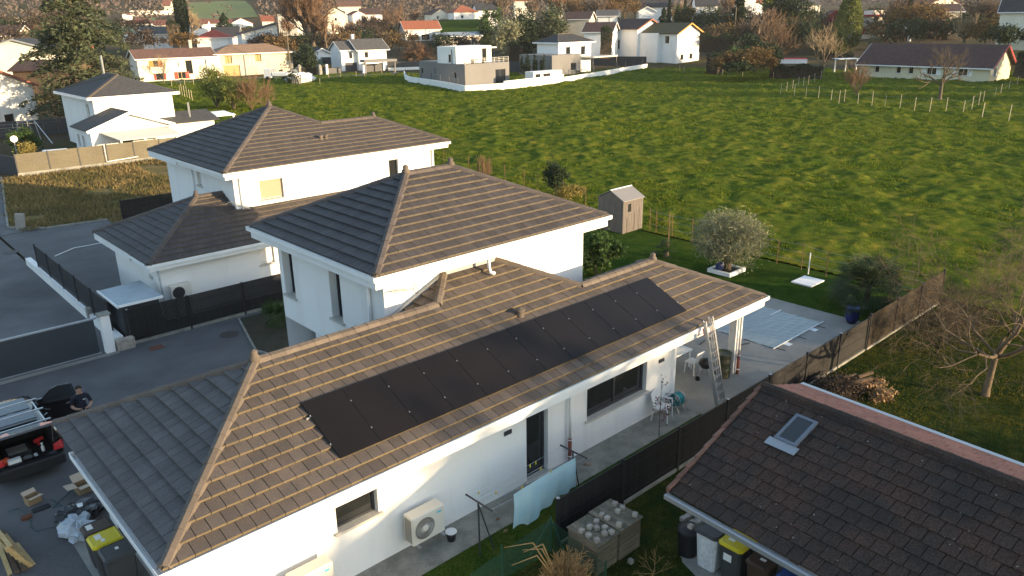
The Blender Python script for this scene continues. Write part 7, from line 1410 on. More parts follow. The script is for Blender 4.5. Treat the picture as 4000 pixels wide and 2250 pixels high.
cp = thing('carport', 'open carport with grey beam roof beside the slate roofed house', 'carport', Q(13,-3,0)); MB().extr([Q(x6-x5-3.2,-3.4,3.2),Q(x6-x5+5.5,-3.4,3.2),Q(x6-x5+5.5,2.0,3.2),Q(x6-x5-3.2,2.0,3.2)], (0,0,0.35)).build('roof', MT['grey_alu'], cp)
for u in (x6-x5-2.9, x6-x5+5.2): MB().box(tuple(np.array(Q(u,-3.2,-.3))-.12), tuple(np.array(Q(u,-3.2,3.2))+np.array([.12,.12,0]))).build('post', MT['grey_door'], cp)
tr = thing('trampoline', 'round garden trampoline with safety net poles on the terrace', 'trampoline', tuple(onz(2255, 285))); c = onz(2262, 288); k = MB(); k.lathe([(1.7,0.8),(1.85,0.8),(1.85,0.88),(1.7,0.88)], tuple(c), 20); k.build('frame', MT['grey_alu'], tr)
for i in range(6): a_ = i*1.047; MB().tube([(c[0]+1.8*math.cos(a_),c[1]+1.8*math.sin(a_),c[2]),(c[0]+1.8*math.cos(a_),c[1]+1.8*math.sin(a_),c[2]+2.6)], 0.04, 5).build('pole', MT['grey_alu'], tr)
pf = thing('privacy_fence', 'dark anthracite privacy fence between the carport and the tall white house', 'fence', tuple(onz(2310, 272))); pxbar(pf, 'screen', 'anthracite', 2310, 262, 2524, 264, 0.0, 2.6, 0.08)
pf = thing('privacy_fence', 'dark anthracite privacy fence behind the slender cypresses', 'fence', tuple(onz(1990, 292))); pxbar(pf, 'screen', 'anthracite', 1985, 285, 2186, 290, 0.0, 2.6, 0.08)
for i, u in enumerate((2040, 2062, 2090, 2120)):
    shrub('slender_cypress', 'slender young cypress in a row beside the garden kiosk', tuple(onz(u, 300)), (0.5, 0.5, 2.0+0.2*(i % 2)), 500, 0.4, 'leaf_dark', cat='tree', group='row of young cypresses by the kiosk', stems=1)
# ---- tall white house with two staggered gables
TA = onz(2641, 258); tz = float(ony(2641, 128, TA[1])[2]); tx = float(ony(2728, 250, TA[1])[0]); ty = float(onx(2505, 240, TA[0])[1]); ty2 = float(onx(2386, 225, TA[0]-2.0)[1])
T1 = thing('tall_house', 'tall white house, front half with mossy roof and orange bargeboards', 'house', (float(TA[0])+4, float(TA[1])+4, 0)); tw_ = tx-TA[0]
wbox(T1, 'wall', TA[0], TA[1], tx, ty, -0.5, tz, 'plaster', ((1.6,2.9,1.9,3.2),(5.4,6.7,2.0,3.3)), ((2.4,3.7,tz-1.7,tz-0.3),(ty-TA[1]-3.8,ty-TA[1]-2.5,tz-2.0,tz-0.3)))
rz_ = tw_/2*math.tan(math.radians(24)); xm_ = TA[0]+tw_/2; g_ = MB().poly([(TA[0],TA[1],tz),(tx,TA[1],tz),(xm_,TA[1],tz+rz_)]).build('gable', MT['plaster'], T1)
def gab(t, x0, y0, x1, y1, z, rz, m, e=0.7, fasc='orange_wood'):
    xm = (x0+x1)/2; k = rz/((x1-x0)/2); r = MB(); r.extr([(x0-e,y0-e,z-e*k),(xm,y0-e,z+rz),(xm,y1+e,z+rz),(x0-e,y1+e,z-e*k)], (0,0,0.18)); r.extr([(xm,y0-e,z+rz),(x1+e,y0-e,z-e*k),(x1+e,y1+e,z-e*k),(xm,y1+e,z+rz)], (0,0,0.18)); r.build('roof', MT[m], t)
    MB().bar((x0-e,y0-e-0.05,z-e*k),(xm,y0-e-0.05,z+rz),0.08,0.32).build('bargeboard', MT[fasc], t); MB().bar((xm,y0-e-0.05,z+rz),(x1+e,y0-e-0.05,z-e*k),0.08,0.32).build('bargeboard', MT[fasc], t)
gab(T1, TA[0], TA[1], tx, ty, tz, rz_, 'roof_moss')
MB().box((TA[0]-1.2, TA[1]+5.2, 0), (TA[0], ty, tz-0.1)).build('bay', MT['plaster'], T1)
T2 = thing('tall_house', 'tall white house, rear half with brown gable roof', 'house', (float(TA[0])+4, ty+4, 0)); zt3 = float(ony(2505, 110, ty)[2]); ops_ = ((ty2-ty-7.0,ty2-ty-5.7,zt3-4.6,zt3-2.4),(ty2-ty-7.8,ty2-ty-6.8,1.8,3.6))
wbox(T2, 'wall', TA[0]-2.0, ty+0.02, tx-1.5, ty2, -0.5, zt3, 'plaster', (), ops_); xm_ = (TA[0]-2.0+tx-1.5)/2; MB().poly([(TA[0]-2.0,ty+0.02,zt3),(tx-1.5,ty+0.02,zt3),(xm_,ty+0.02,zt3+rz_)]).build('gable', MT['plaster'], T2); gab(T2, TA[0]-2.0, ty+0.02, tx-1.5, ty2, zt3, rz_, 'roof_brown', fasc='terracotta')
for i, (u, v) in enumerate(((2408,228),(2568,246))): p = onz((2410,2572)[i], (233,252)[i]); t = thing('heat_pump', ['white heat pump outside the brown roofed half of the tall house', 'white heat pump outside the mossy roofed half of the tall house'][i], 'air conditioner', tuple(p)); MB().box(tuple(p+np.array([-.8,-.5,0])), tuple(p+np.array([.4,0,1.1]))).build('casing', MT['ac_white'], t); k = MB(); k.m = Matrix.Translation(tuple(p+np.array([-.2,-.52,.55]))) @ Matrix.Rotation(math.pi/2, 4, 'X'); k.lathe([(0.42,0),(0.42,0.02),(0,0.02)], n=14); k.build('grille', MT['ac_dark'], t)
# ---- bungalow on the right with its garden fence
ws = {'shut': True, 'n': 2}
BN = bh('long_bungalow', 'long low cream bungalow with dark plum tiled roof and white shutters', 3355, 3862, 299, 241, z0=0.0, ang=-90.5, depth=11, roof='gable_u', pitch=31, rm='roof_maroon', wm='yellow_render', over=0.7, H=2.75, wins=((2.9,3.8,0.9,2.35),(7.0,7.9,0.9,2.35),(9.3,10.2,0.9,2.35),(12.6,14.3,0.9,2.4,ws),(18.0,19.6,0.9,2.4,ws)), side=((2.2,3.4,0.8,2.3,{'shut':0.5}),), fasc='white_paint')
MB().bar(BN.Q(BN.L+0.8,-0.7,2.35),BN.Q(BN.L+0.8,5.5,6.1),0.08,0.3).bar(BN.Q(BN.L+0.8,5.5,6.1),BN.Q(BN.L+0.8,11.7,2.35),0.08,0.3).build('bargeboard', MT['red_paint'], BN.t)
def pxfence(label, px, h, z=0.0, m='post_pale', wires=(0.5, 0.95), r=0.032): wire_fence('post_fence', label, [tuple(onz(u, v, z)) for u, v in px], h, m, wires, r, hv=0.15)
pxfence('pale wooden posts with wire round the garden of the long bungalow, meadow side', ((3048,372),(3102,378),(3147,384),(3196,388),(3246,394),(3276,408),(3297,402),(3350,408),(3405,414),(3456,418),(3514,425),(3572,430),(3630,442),(3694,440),(3760,448)), 1.75, r=0.032)
pxfence('pale posts with green netting along the side garden of the long bungalow', ((3760,448),(3795,430),(3822,412),(3840,402),(3885,382),(3908,368),(3940,352),(3972,332),(4000,318)), 1.6, r=0.032)
pxfence('thin pale posts across the meadow beyond the netting of the bungalow garden', ((3835,462),(3940,472),(4050,480)), 1.8, r=0.04)
pxfence('pale posts with wire on the village side of the bungalow garden', ((3048,372),(3072,360),(3095,352),(3117,342),(3137,338),(3157,334),(3181,322),(3206,312)), 1.7, r=0.032)
pxfence('short posts along the meadow edge below the tall white house', ((2655,278),(2670,286),(2822,293),(2900,300),(3020,310)), 1.4, wires=None)
pxfence('wooden posts along the road in front of the grey roofed house', ((1250,330),(1285,305),(1330,303),(1392,302),(1425,300),(1492,292),(1540,285)), 1.2, wires=(0.8,))
pxfence('leaning pale posts along the field below the long farmhouse', ((672,340),(723,335),(757,332),(795,325),(830,322),(1048,312),(1080,323)), 1.2, wires=None)
pxfence('row of tall pale stakes beside the bamboo clump', ((705,370),(713,374),(722,378),(732,382),(742,388),(752,395)), 1.9, wires=None)
# ---- tower house, red and white
TW = bh('tower_house', 'tall white and red house with flat terrace roof and red shuttered windows', 3352, 3442, 203, 84, D=268, ang=-33, depth=9, roof='flat', rm='red_paint', wm='cream', H=10.2, trim=False, wins=((0.6,1.6,5.0,7.2,{'shut':None,'glass':'red_paint'}),(3.6,5.0,5.1,7.3,{'glass':'red_paint'}),(7.0,7.9,5.1,7.2,{'glass':'red_paint'}),(0.4,1.2,2.0,2.8),(3.3,4.2,2.0,2.8)))
MB().extr([TW.Q(-1,-0.8,10.2),TW.Q(TW.L+1.2,-0.8,10.2),TW.Q(TW.L+1.2,9,10.2),TW.Q(-1,9,10.2)], (0,0,0.45)).build('cornice', MT['red_paint'], TW.t); MB().extr([TW.Q(3.5,1,10.7),TW.Q(8,1,10.7),TW.Q(8,5,10.7),TW.Q(3.5,5,10.7)], (0,0,1.2)).build('roof_room', MT['cream'], TW.t)
bh('red_gabled_house', 'dark red boarded house with steep gable over a white base', 3185, 3240, 205, 75, D=272, ang=-55, depth=9, roof='gable_v', pitch=32, rm='roof_brown', wm='dark_red', H=9.5, L=9.5, fasc='dark_red', wins=((5.8,7.2,6.5,8.2),), base=2)
rg_ = thing('red_gate', 'dark red gate between white pillars behind the bungalow', 'gate', tuple(atd(3510, 150, 260))); 
a_, b_ = atd(3476, 152, 262), atd(3552, 152, 262); MB().bar(tuple(a_+np.array([0,0,.7])), tuple(b_+np.array([0,0,.7])), 0.1, 1.6).build('leaf', MT['dark_red'], rg_)
for p in (a_, b_): MB().box(tuple(p+np.array([-.4,-.4,-1])), tuple(p+np.array([.4,.4,2.8]))).build('pillar', MT['plaster'], rg_)
hp = thing('basketball_hoop', 'basketball hoop with white board behind the red gate', 'basketball hoop', tuple(atd(3567, 150, 258))); p = atd(3567, 150, 258); MB().tube([tuple(p+np.array([0,0,-1])), tuple(p+np.array([0,0,3.2]))], 0.07, 5).build('pole', MT['black_plastic'], hp); MB().bar(tuple(p+np.array([-.7,.6,3.0])), tuple(p+np.array([.7,-.6,3.0])), 0.05, 1.0).build('board', MT['white_paint'], hp)
bh('small_outbuilding', 'small white outbuilding with bright red flat roof behind the meadow hedge', 3045, 3150, 272, 230, D=205, ang=-60, depth=5, roof='flat', rm='red_paint', H=2.4, cat='outbuilding', trim=False)
cs_ = thing('veranda', 'white framed open veranda beside the long bungalow', 'veranda', tuple(onz(3255, 300, 0.0))); a_, b_ = onz(3258, 272, 0.6), onz(3345, 270, 0.6); MB().bar(tuple(a_+np.array([0,0,2.2])), tuple(b_+np.array([0,0,2.2])), 3.0, 0.12).build('roof', MT['white_paint'], cs_)
for f_ in (0.02, 0.5, 0.98): p = a_+(b_-a_)*f_; MB().box(tuple(p+np.array([-.1,-.1,-.8])), tuple(p+np.array([.1,.1,2.2]))).build('post', MT['white_paint'], cs_)
bh('corner_house', 'white house with steep charcoal roof at the end of the lane', 3888, 4120, 165, 72, D=196, ang=-80, depth=10, roof='gable_u', pitch=38, rm='roof_slate', wm='cream', H=6.2, L=16, wins=((6.6,7.4,4.0,5.4,gb),(4.2,6.0,0.4,1.4,gb)), over=0.5)
# ---- background houses: u0,u1,vb,ve,D,ang,depth,roof,pitch,roofm,wallm,H,label,wins
W1 = lambda *us: tuple((u, u+1.0, 1.0, 2.2) for u in us)
BG = [
 (1585,1722,178,118,292,-20,8,'gable_u',33,'roof_orange','plaster',5.6,'two storey white house with orange tiled roof behind the round bare bush',((1.0,5.0,1.8,3.6,{'fm':'wood_dark','n':3}),(6.0,9.0,1.8,3.6,{'fm':'wood_dark','n':3}))),
 (1718,1880,180,160,262,-20,7,'gable_u',16,'roof_metal','old_render',3.0,'low shed with pale ribbed metal roof beside the orange roofed house',((2,3,0.6,1.6),)),
 (560,663,182,150,262,-25,8,'gable_u',24,'roof_grey','plaster',3.6,'white bungalow with pale grey roof and glass loggia behind the farmhouse',((0.5,3.2,0.6,2.6,{'fm':'wood_dark','n':2}),(5.2,6.8,0.9,2.2),(8.0,9.2,0.9,2.2))),
 (772,898,186,167,248,-30,9,'hip',24,'roof_red','plaster',2.8,'small white house with bright red hip roof behind the farmhouse',()),
 (832,935,180,155,275,-30,9,'gable_u',30,'roof_slate','plaster',3.0,'house with black slate roof behind the red hip roof',W1(2)),
 (950,1090,182,148,240,-15,8,'mono_l',14,'roof_brown','plaster',3.4,'white house with slanting brown roof behind the tan barn',((3.4,4.6,0.8,2.0),(8.4,10.0,1.0,2.6,{'glass':'green_shutter'}))),
 (1028,1072,120,98,330,-25,9,'gable_u',22,'roof_orange','cream',3.6,'small yellowish house with orange roof behind the slanting roof',W1(1,3)),
 (478,610,122,103,330,-30,9,'hip',20,'roof_village','plaster',2.7,'long village house with red hip roof behind the pale grey roof',W1(3)),
 (610,700,128,108,315,-28,8,'gable_u',20,'roof_village','cream',2.7,'village house with brown red gable roof beside the tall cypress',W1(2)),
 (725,812,124,106,330,-30,9,'gable_u',20,'roof_village','plaster',2.8,'village house with red roof between the cypress and the small conifer',W1(2,5)),
 (812,905,118,102,345,-30,9,'gable_u',18,'roof_village','plaster',2.6,'wide red roofed village house behind the black slate roof',()),
 (905,990,120,98,345,-10,9,'gable_v',24,'roof_village','plaster',2.8,'white gabled village house beside the utility pole',W1(2)),
 (70,130,118,92,330,-30,8,'gable_v',22,'roof_village','cream',3.0,'pinkish gabled house at the foot of the wood',()),
 (-60,72,190,158,230,-35,9,'gable_u',24,'roof_brown','old_render',3.0,'old stone house with grey brown roof beside the thicket',()),
 (1088,1160,100,62,345,-50,9,'gable_u',24,'roof_grey','cream',5.0,'tall old house with grey roof partly behind the big bare tree',W1(2,4)),
 (1278,1348,92,62,340,-25,9,'gable_v',30,'roof_brown','cream',4.2,'cream gabled house with brown roof on the rise',W1(3)),
 (1322,1412,64,38,380,-30,9,'gable_u',26,'roof_redbrown','cream',4.4,'cream farmhouse with red brown roof high on the rise',W1(2)),
 (1380,1430,85,66,350,-15,8,'gable_v',24,'roof_village','plaster',3.0,'small white gable below the farmhouse on the rise',()),
 (1420,1495,84,62,355,-20,9,'gable_u',26,'roof_brown','plaster',3.0,'white house with long brown roof on the rise',W1(3)),
 (1690,1755,84,66,350,-15,9,'gable_v',26,'roof_brown','cream',3.0,'cream gabled house with dark roof above the bright green slope',W1(2)),
 (1775,1868,82,58,342,-20,9,'hip',28,'roof_orange','plaster',3.6,'white house with orange brown hip roof above the bright green slope',W1(3)),
 (1866,1945,76,50,348,-25,9,'gable_u',30,'roof_slate','plaster',3.8,'white house with dark roof at the end of the row above the green slope',()),
 (2200,2300,128,98,235,-60,8,'gable_u',24,'roof_brown','old_render',3.8,'old stone house with brown roof behind the silvery conifer',()),
 (2280,2388,165,148,205,-60,9,'gable_u',24,'roof_brown','plaster',2.6,'low dark roofed barn with timber gable beside the tall white house',()),
 (2335,2410,100,86,262,-50,9,'gable_u',20,'roof_grey','plaster',3.0,'low white house with a pale roof window behind the old stone house',()),
 (2290,2425,74,64,300,-45,9,'gable_u',22,'roof_tan','cream',2.6,'long house with tan roof and blue trimmed gable among bare trees',()),
 (2495,2560,72,62,290,-45,8,'gable_v',26,'roof_tan','plaster',2.4,'small house with tan roof below the large slate roof',()),
 (2502,2625,64,48,318,-50,12,'gable_u',42,'roof_slate','plaster',3.6,'large white house with steep slate roof among conifers',W1(4)),
 (2718,2800,66,38,310,-45,10,'gable_u',40,'roof_slate','plaster',4.0,'white house with slate roof above the clipped hedge',((3,3.8,0.6,1.6),(5,5.8,0.6,1.6))),
 (2880,2948,62,0,330,-45,9,'gable_v',26,'roof_orange','plaster',7.0,'tall white gable end above the dark conifer',()),
 (2950,3010,45,18,345,-40,9,'gable_u',24,'roof_orange','plaster',3.4,'white house with rust red roof at the skyline',()),
 (3620,3750,62,38,300,-30,10,'gable_v',24,'roof_orange','cream',3.4,'house with orange tiled roof and skylights above the thicket',()),
 (3665,3755,82,68,262,-50,9,'gable_u',22,'roof_brown','old_render',2.6,'low house with brown roof behind the thicket and the bungalow',()),
 (3130,3200,60,28,315,-40,9,'gable_u',24,'roof_grey','cream',3.6,'pale house with grey roof behind the red boarded gable',()),
 (2010,2090,40,5,360,-40,9,'gable_u',24,'roof_orange','cream',4.0,'cream house with orange roof at the top of the rise',()),
 (2140,2210,48,8,370,-40,9,'gable_u',24,'roof_orange','old_render',4.2,'old house with orange roof among brown trees at the top of the rise',()),
 (640,668,46,24,640,-35,7,'gable_u',48,'roof_village','cream',4.4,'small pale manor with steep red roof above the walled garden',W1(2)),
 (785,802,36,28,700,-30,8,'gable_v',25,'roof_village','plaster',2.4,'tiny white house on the green hillside',()),
 (480,505,78,68,480,-30,8,'gable_v',24,'roof_village','plaster',2.6,'little white gable below the walled garden',()),
 (890,915,26,20,820,-30,8,'gable_u',22,'roof_village','plaster',2.6,'tiny white house at the edge of the wood on the hill',()),
 (1043,1060,44,38,760,-30,8,'gable_u',22,'roof_village','plaster',2.6,'tiny pale house below the wooded slope',()),
]
for u0, u1, vb, ve, D, ang, dp, rf, pt, rm, wm, H_, lb, wn in BG:
    bh('village_house', lb, u0, u1, vb, ve, D=D, ang=ang, depth=dp, roof=rf, pitch=pt, rm=rm, wm=wm, H=H_, wins=wn, base=4, trim=(D < 300))
gwl = thing('terrace_wall', 'long pale garden wall below the small manor on the hill', 'wall', tuple(atd(560, 56, 600))); a_, b_ = atd(508, 54, 600), atd(690, 54, 610); MB().bar(tuple(a_+np.array([0,0,-1])), tuple(b_+np.array([0,0,-1])), 0.8, 6).build('wall_face', MT['cream'], gwl)
# road by the farm
struct(MB().poly([tuple(onz(u, v, 0.075)) for u, v in ((560,330),(1000,312),(1300,302),(1560,288),(1560,281),(1300,290),(1000,302),(560,320))]).build('road', MT['asphalt2']))
# tip truck by the barn and the green lorry
tk = thing('tipper_truck', 'small white tipper truck parked beside the barn', 'truck', tuple(onz(1090, 315))); c = Vector(tuple(onz(1090, 312))); T_ = Matrix.Translation(c) @ Matrix.Rotation(math.radians(35), 4, 'Z')
def lb_(t, nm, m, p0, p1): k = MB(); k.m = T_; k.bev(p0, p1, 0.05); return k.build(nm, MT[m], t)
lb_(tk, 'cab', 'white_paint', (-1,1.2,0.5),(1,3.0,2.3)); lb_(tk, 'bed', 'white_paint', (-1.05,-2.6,0.9),(1.05,1.0,1.5)); lb_(tk, 'cab_window', 'car_glass', (-0.9,1.15,1.4),(0.9,1.19,2.1)); lb_(tk, 'tail_board', 'red_tool', (-1.0,-2.72,0.6),(1.0,-2.62,0.85)); lb_(tk, 'rack', 'grey_alu', (-1,0.95,1.5),(1,1.05,2.4))
for x in (-0.9, 0.9):
    for y in (-1.6, 2.1): k = MB(); k.m = T_ @ Matrix.Translation((x,y,0.42)) @ Matrix.Rotation(math.pi/2, 4, 'Y'); k.lathe([(0.05,-.14),(0.42,-.14),(0.42,.14),(0.05,.14)], n=12); k.build('wheel', MT['tyre'], tk)
gl = thing('green_lorry', 'dark green lorry with striped warning board behind the gate', 'truck', tuple(onz(1280, 275))); c = Vector(tuple(onz(1282, 275))); T_ = Matrix.Translation(c) @ Matrix.Rotation(math.radians(-20), 4, 'Z'); mat('lorry_green', (0.02, 0.10, 0.07), 0.4)
lb_(gl, 'cab', 'lorry_green', (-1.3,0,0.6),(1.3,2.2,3.2)); lb_(gl, 'windscreen', 'car_glass', (-1.15,-0.05,1.8),(1.15,0.0,3.0)); lb_(gl, 'warning_board', 'bin_yellow', (-1.5,-0.12,0.9),(1.5,-0.06,1.4)); lb_(gl, 'body', 'lorry_green', (-1.3,2.3,0.9),(1.3,7,2.6))
k = MB(); k.m = T_
for i in range(6): k.add([(-1.4+i*0.5,-0.125,0.95),(-1.15+i*0.5,-0.125,0.95),(-1.3+i*0.5,-0.125,1.35),(-1.55+i*0.5,-0.125,1.35)], [(0,1,2,3)])
k.build('stripes', MT['red_tool'], gl)
for x in (-1.1, 1.1):
    for y in (0.9, 5.5): k = MB(); k.m = T_ @ Matrix.Translation((x,y,0.5)) @ Matrix.Rotation(math.pi/2, 4, 'Y'); k.lathe([(0.05,-.15),(0.5,-.15),(0.5,.15),(0.05,.15)], n=12); k.build('wheel', MT['tyre'], gl)
sc = thing('silver_car', 'silver car half hidden behind the stone gateposts', 'car', tuple(onz(1165, 288))); c = Vector(tuple(onz(1168, 287))); T_ = Matrix.Translation(c) @ Matrix.Rotation(math.radians(60), 4, 'Z'); k = MB(); k.m = T_; k.extr([(-0.8,y,z) for y, z in ((-2,0.35),(2,0.35),(2,0.8),(1.2,0.95),(0.5,1.45),(-1.3,1.45),(-2,0.95))], (1.6,0,0)); k.build('body', MT['grey_alu'], sc); lb_(sc, 'windows', 'car_glass', (-0.83,-1.2,0.98),(0.83,0.7,1.35))
for x in (-0.75, 0.75):
    for y in (-1.3, 1.3): k = MB(); k.m = T_ @ Matrix.Translation((x,y,0.32)) @ Matrix.Rotation(math.pi/2, 4, 'Y'); k.lathe([(0.05,-.1),(0.32,-.1),(0.32,.1),(0.05,.1)], n=12); k.build('wheel', MT['tyre'], sc)
crumple('tarped_heap', 'white tarpaulin over a heap of timber beside the tipper truck', 'heap', onz(1175, 325), (3.0, 1.6, 1.2), 'bin_white', 0.2, 5, 18, 10)
tp_ = thing('timber_heap', 'leaning stack of old timber with ivy in front of the white tarpaulin', 'timber', tuple(onz(1155, 332)))
for i in range(10): p = onz(1140+i*4, 332); MB().tube([tuple(p), tuple(p+np.array([random.uniform(-.6,.6),0.5,random.uniform(1.2,2.2)]))], 0.09, 5).build('pole', MT['wood_grey'], tp_)
shrub('ivy_clump', 'dark ivy clump on the old timber heap', tuple(onz(1150, 328)), (1.6, 1.2, 1.1), 900, 0.35, 'leaf_dark')
# utility poles and wires
def upole(label, u, v0, v1, D, arm=True):
    p = atd(u, v0, D); d = ray(u, v1); k = math.hypot(*(p-CAM)[:2])/math.hypot(d[0], d[1]); top = CAM+d*k; h = top[2]-p[2]; t = thing('utility_pole', label, 'pole', tuple(p)); MB().tube([tuple(p+np.array([0,0,-1])), (p[0], p[1], top[2])], [0.16, 0.11], 8).build('shaft', MT['wood_grey'], t)
    if arm: MB().bar((p[0]-.6,p[1]+.6,top[2]-.4),(p[0]+.6,p[1]-.6,top[2]-.4),0.1).build('crossarm', MT['wood_dark'], t)
    return np.array([p[0], p[1], top[2]-.3])
up1 = upole('wooden utility pole at the corner of the tan barn', 1137, 290, 122, 190); up2 = upole('wooden utility pole in front of the orange roofed house', 1666, 185, 108, 285); up3 = upole('pale utility pole beside the tall dark conifer', 2868, 140, 26, 232); up4 = upole('utility pole behind the thicket on the right', 3742, 110, -10, 240); up5 = upole('utility pole behind the old stone house', 2265, 130, 66, 240); up6 = upole('utility pole in front of the tan roofed house', 2379, 105, 56, 262); up7 = upole('leaning pole beside the tall cypress', 703, 178, 112, 250, False); up8 = upole('pole among the village roofs', 950, 124, 78, 330, False); up9 = upole('pole at the foot of the wood', 65, 110, 66, 320, False)
wv = MB()
for a, b in ((up1, up2), (up5, up6), (up6, up3), (up7, up1), (up3, up4)): mid = (a+b)/2-np.array([0,0,1.2]); wv.tube([tuple(a), tuple((a+mid)/2-np.array([0,0,.3])), tuple(mid), tuple((b+mid)/2-np.array([0,0,.3])), tuple(b)], 0.02, 3, False)
o = wv.build('power_lines', MT['black_plastic']); tag(o, 'thin sagging overhead wires strung between the utility poles', 'wire', kind='stuff')
# ================================================================== trees and hedges of the background
def leafy(name, label, base, h, r, n, leaf, m, kind='round', cat='tree', group=None, seed=0, trunk=0.12, tm='bark'):
    rg = np.random.default_rng(seed+900); base = np.array(base, float); t = thing(name, label, cat, tuple(base), group)
    if kind == 'cypress': z = rg.random(n); w_ = r*np.sin(np.pi*np.clip(z*0.93+0.07, 0, 1))**0.6*(1-0.35*z); a = rg.uniform(0, 6.283, n); q = np.sqrt(rg.uniform(0.35, 1, n)); P = np.stack([np.cos(a)*w_*q, np.sin(a)*w_*q, 0.02*h+z*h], -1)
    elif kind == 'cone':
        z = rg.random(n)**1.25; lay = 0.75+0.25*np.cos(z*h*2.6+rg.normal(0, .25, n)); w_ = r*(1-z)**0.85*lay+0.05; a = rg.uniform(0, 6.283, n); q = rg.uniform(0.35, 1, n)**0.5; P = np.stack([np.cos(a)*w_*q, np.sin(a)*w_*q, 0.06*h+z*h*0.94-0.12*w_*q], -1)
    elif kind == 'pine': P = clumps(n, (0, 0, h*0.62), (r, r, h*0.4), 34, 0.34, rg, -0.8)
    else: P = clumps(n, (0, 0, h*0.55), (r, r, h*0.46), 44, 0.36, rg, -0.9)
    V, F = quads(P+base, leaf*rg.uniform(0.6, 1.35, n), rng=rg, asp=0.5); fastmesh('crown', V, F, MT[m], t, rnd=rg.random(n))
    MB().tube([tuple(base-np.array([0,0,.5])), tuple(base+np.array([0,0,h*0.5])), tuple(base+np.array([0,0,h*0.92]))], [trunk*1.3, trunk*0.8, trunk*0.2], 7).build('trunk', MT[tm], t); return t
# the great cedar: tiers of drooping branches
def cedar():
    rg = np.random.default_rng(5); base = atd(330, 345, 112); base[2] = 0.0; h = 19.5; t = thing('cedar_tree', 'huge spreading grey green cedar towering over the white houses', 'tree', tuple(base)); segs = []; P = []
    for i in range(190):
        z = h*(0.10+0.88*rg.random()**0.9); rmax = 8.2*(1-(z/h))**0.72*(0.55+0.45*min(1, z/(h*0.22)))+0.35; a = rg.uniform(0, 6.283); L = rmax*rg.uniform(0.62, 1.12); d = np.array([math.cos(a), math.sin(a), 0]); s = base+np.array([0, 0, z]); pts = []; lift = 0.16*L*(z/h+0.1)
        for k in range(6): f = k/5; pts.append(s+d*L*f+np.array([0, 0, lift*math.sin(f*2.3)-0.20*L*f*f]))
        segs.append((1, pts, [0.16*(1-z/h)+0.04]+[0.10*(1-k/6)*(1-z/h)+0.02 for k in range(1, 6)]))
        nn = int(130*L/5)+25; f = rg.uniform(0.22, 1.05, nn); q = np.array(pts); idx = np.clip((f*5).astype(int), 0, 4); fr_ = f*5-idx; c = q[idx]+(q[idx+1]-q[idx])*fr_[:, None]; sp_w = 0.16*L*np.sin(np.pi*np.clip(f, 0, 1))**0.7+0.25; side = np.array([-d[1], d[0], 0]); c += side*(rg.normal(0, 1, nn)*sp_w)[:, None]; c[:, 2] += rg.normal(0, 0.18, nn)-0.10*np.abs(rg.normal(0, 1, nn)); P.append(c)
    P = np.concatenate(P); V, F = quads(P, 0.5*rg.uniform(0.5, 1.4, len(P)), tilt=0.5, rng=rg, asp=0.32); fastmesh('needles', V, F, MT['leaf_cedar'], t, rnd=rg.random(len(P))); V, F = tubes_fast(segs, 5); fastmesh('branches', V, F, MT['bark'], t)
    MB().tube([tuple(base-np.array([0,0,.3])), tuple(base+np.array([0.2,0,h*0.4])), tuple(base+np.array([0,0,h]))], [0.75, 0.5, 0.06], 10).build('trunk', MT['bark'], t)
cedar()
def P0(u, v, D): p = atd(u, v, D); return p
def sz(u, v0, v1, D): a = atd(u, v0, D); d = ray(u, v1); k = math.hypot(*(a-CAM)[:2])/math.hypot(d[0], d[1]); return a, float((CAM+d*k)[2]-a[2])
a, h = sz(722, 150, -70, 255); leafy('italian_cypress', 'very tall narrow cypress rising above the village roofs', a, h, 2.3, 5200, 0.6, 'leaf_dark', 'cypress', seed=1)
a, h = sz(880, 125, 52, 320); leafy('conifer', 'dark layered conifer among the red village roofs', a, h, 4.6, 1900, 0.8, 'leaf_dark', 'cone', seed=2)
a, h = sz(1205, 285, 178, 200); leafy('conifer', 'dark rounded conifer beside the stone gateposts', a, h, 2.7, 2600, 0.5, 'leaf_dark', 'round', seed=3)
a, h = sz(1165, 285, 215, 205); leafy('conifer', 'low dark juniper next to the rounded conifer', a, h, 2.4, 1500, 0.5, 'leaf_dark', 'round', seed=4)
a, h = sz(1925, 200, 40, 270); leafy('pine_tree', 'tall green pine between the metal roofed shed and the modern houses', a, h, 4.4, 3600, 0.8, 'leaf_green', 'pine', seed=5)
a, h = sz(1900, 205, 140, 262); leafy('pine_tree', 'small green pine next to the metal roofed shed', a, h, 2.4, 1400, 0.6, 'leaf_green', 'pine', seed=6)
a, h = sz(2145, 215, 25, 232); leafy('silver_conifer', 'dense silvery blue conifer behind the slate hip roof', a, h, 4.9, 6000, 0.7, 'leaf_cedar', 'round', seed=7)
a, h = sz(2050, 225, 30, 222); leafy('evergreen_tree', 'tall dark evergreen with brownish tips beside the silvery conifer', a, h, 4.0, 4200, 0.7, 'leaf_dark', 'round', seed=8)
a, h = sz(1985, 228, 75, 214); leafy('evergreen_tree', 'olive green evergreen above the cube house', a, h, 3.4, 3200, 0.65, 'leaf_olive', 'round', seed=18)
a, h = sz(2880, 150, -40, 236); leafy('evergreen_tree', 'broad dark evergreen beside the pale utility pole', a, h, 4.2, 5200, 0.75, 'leaf_dark', 'cone', seed=9)
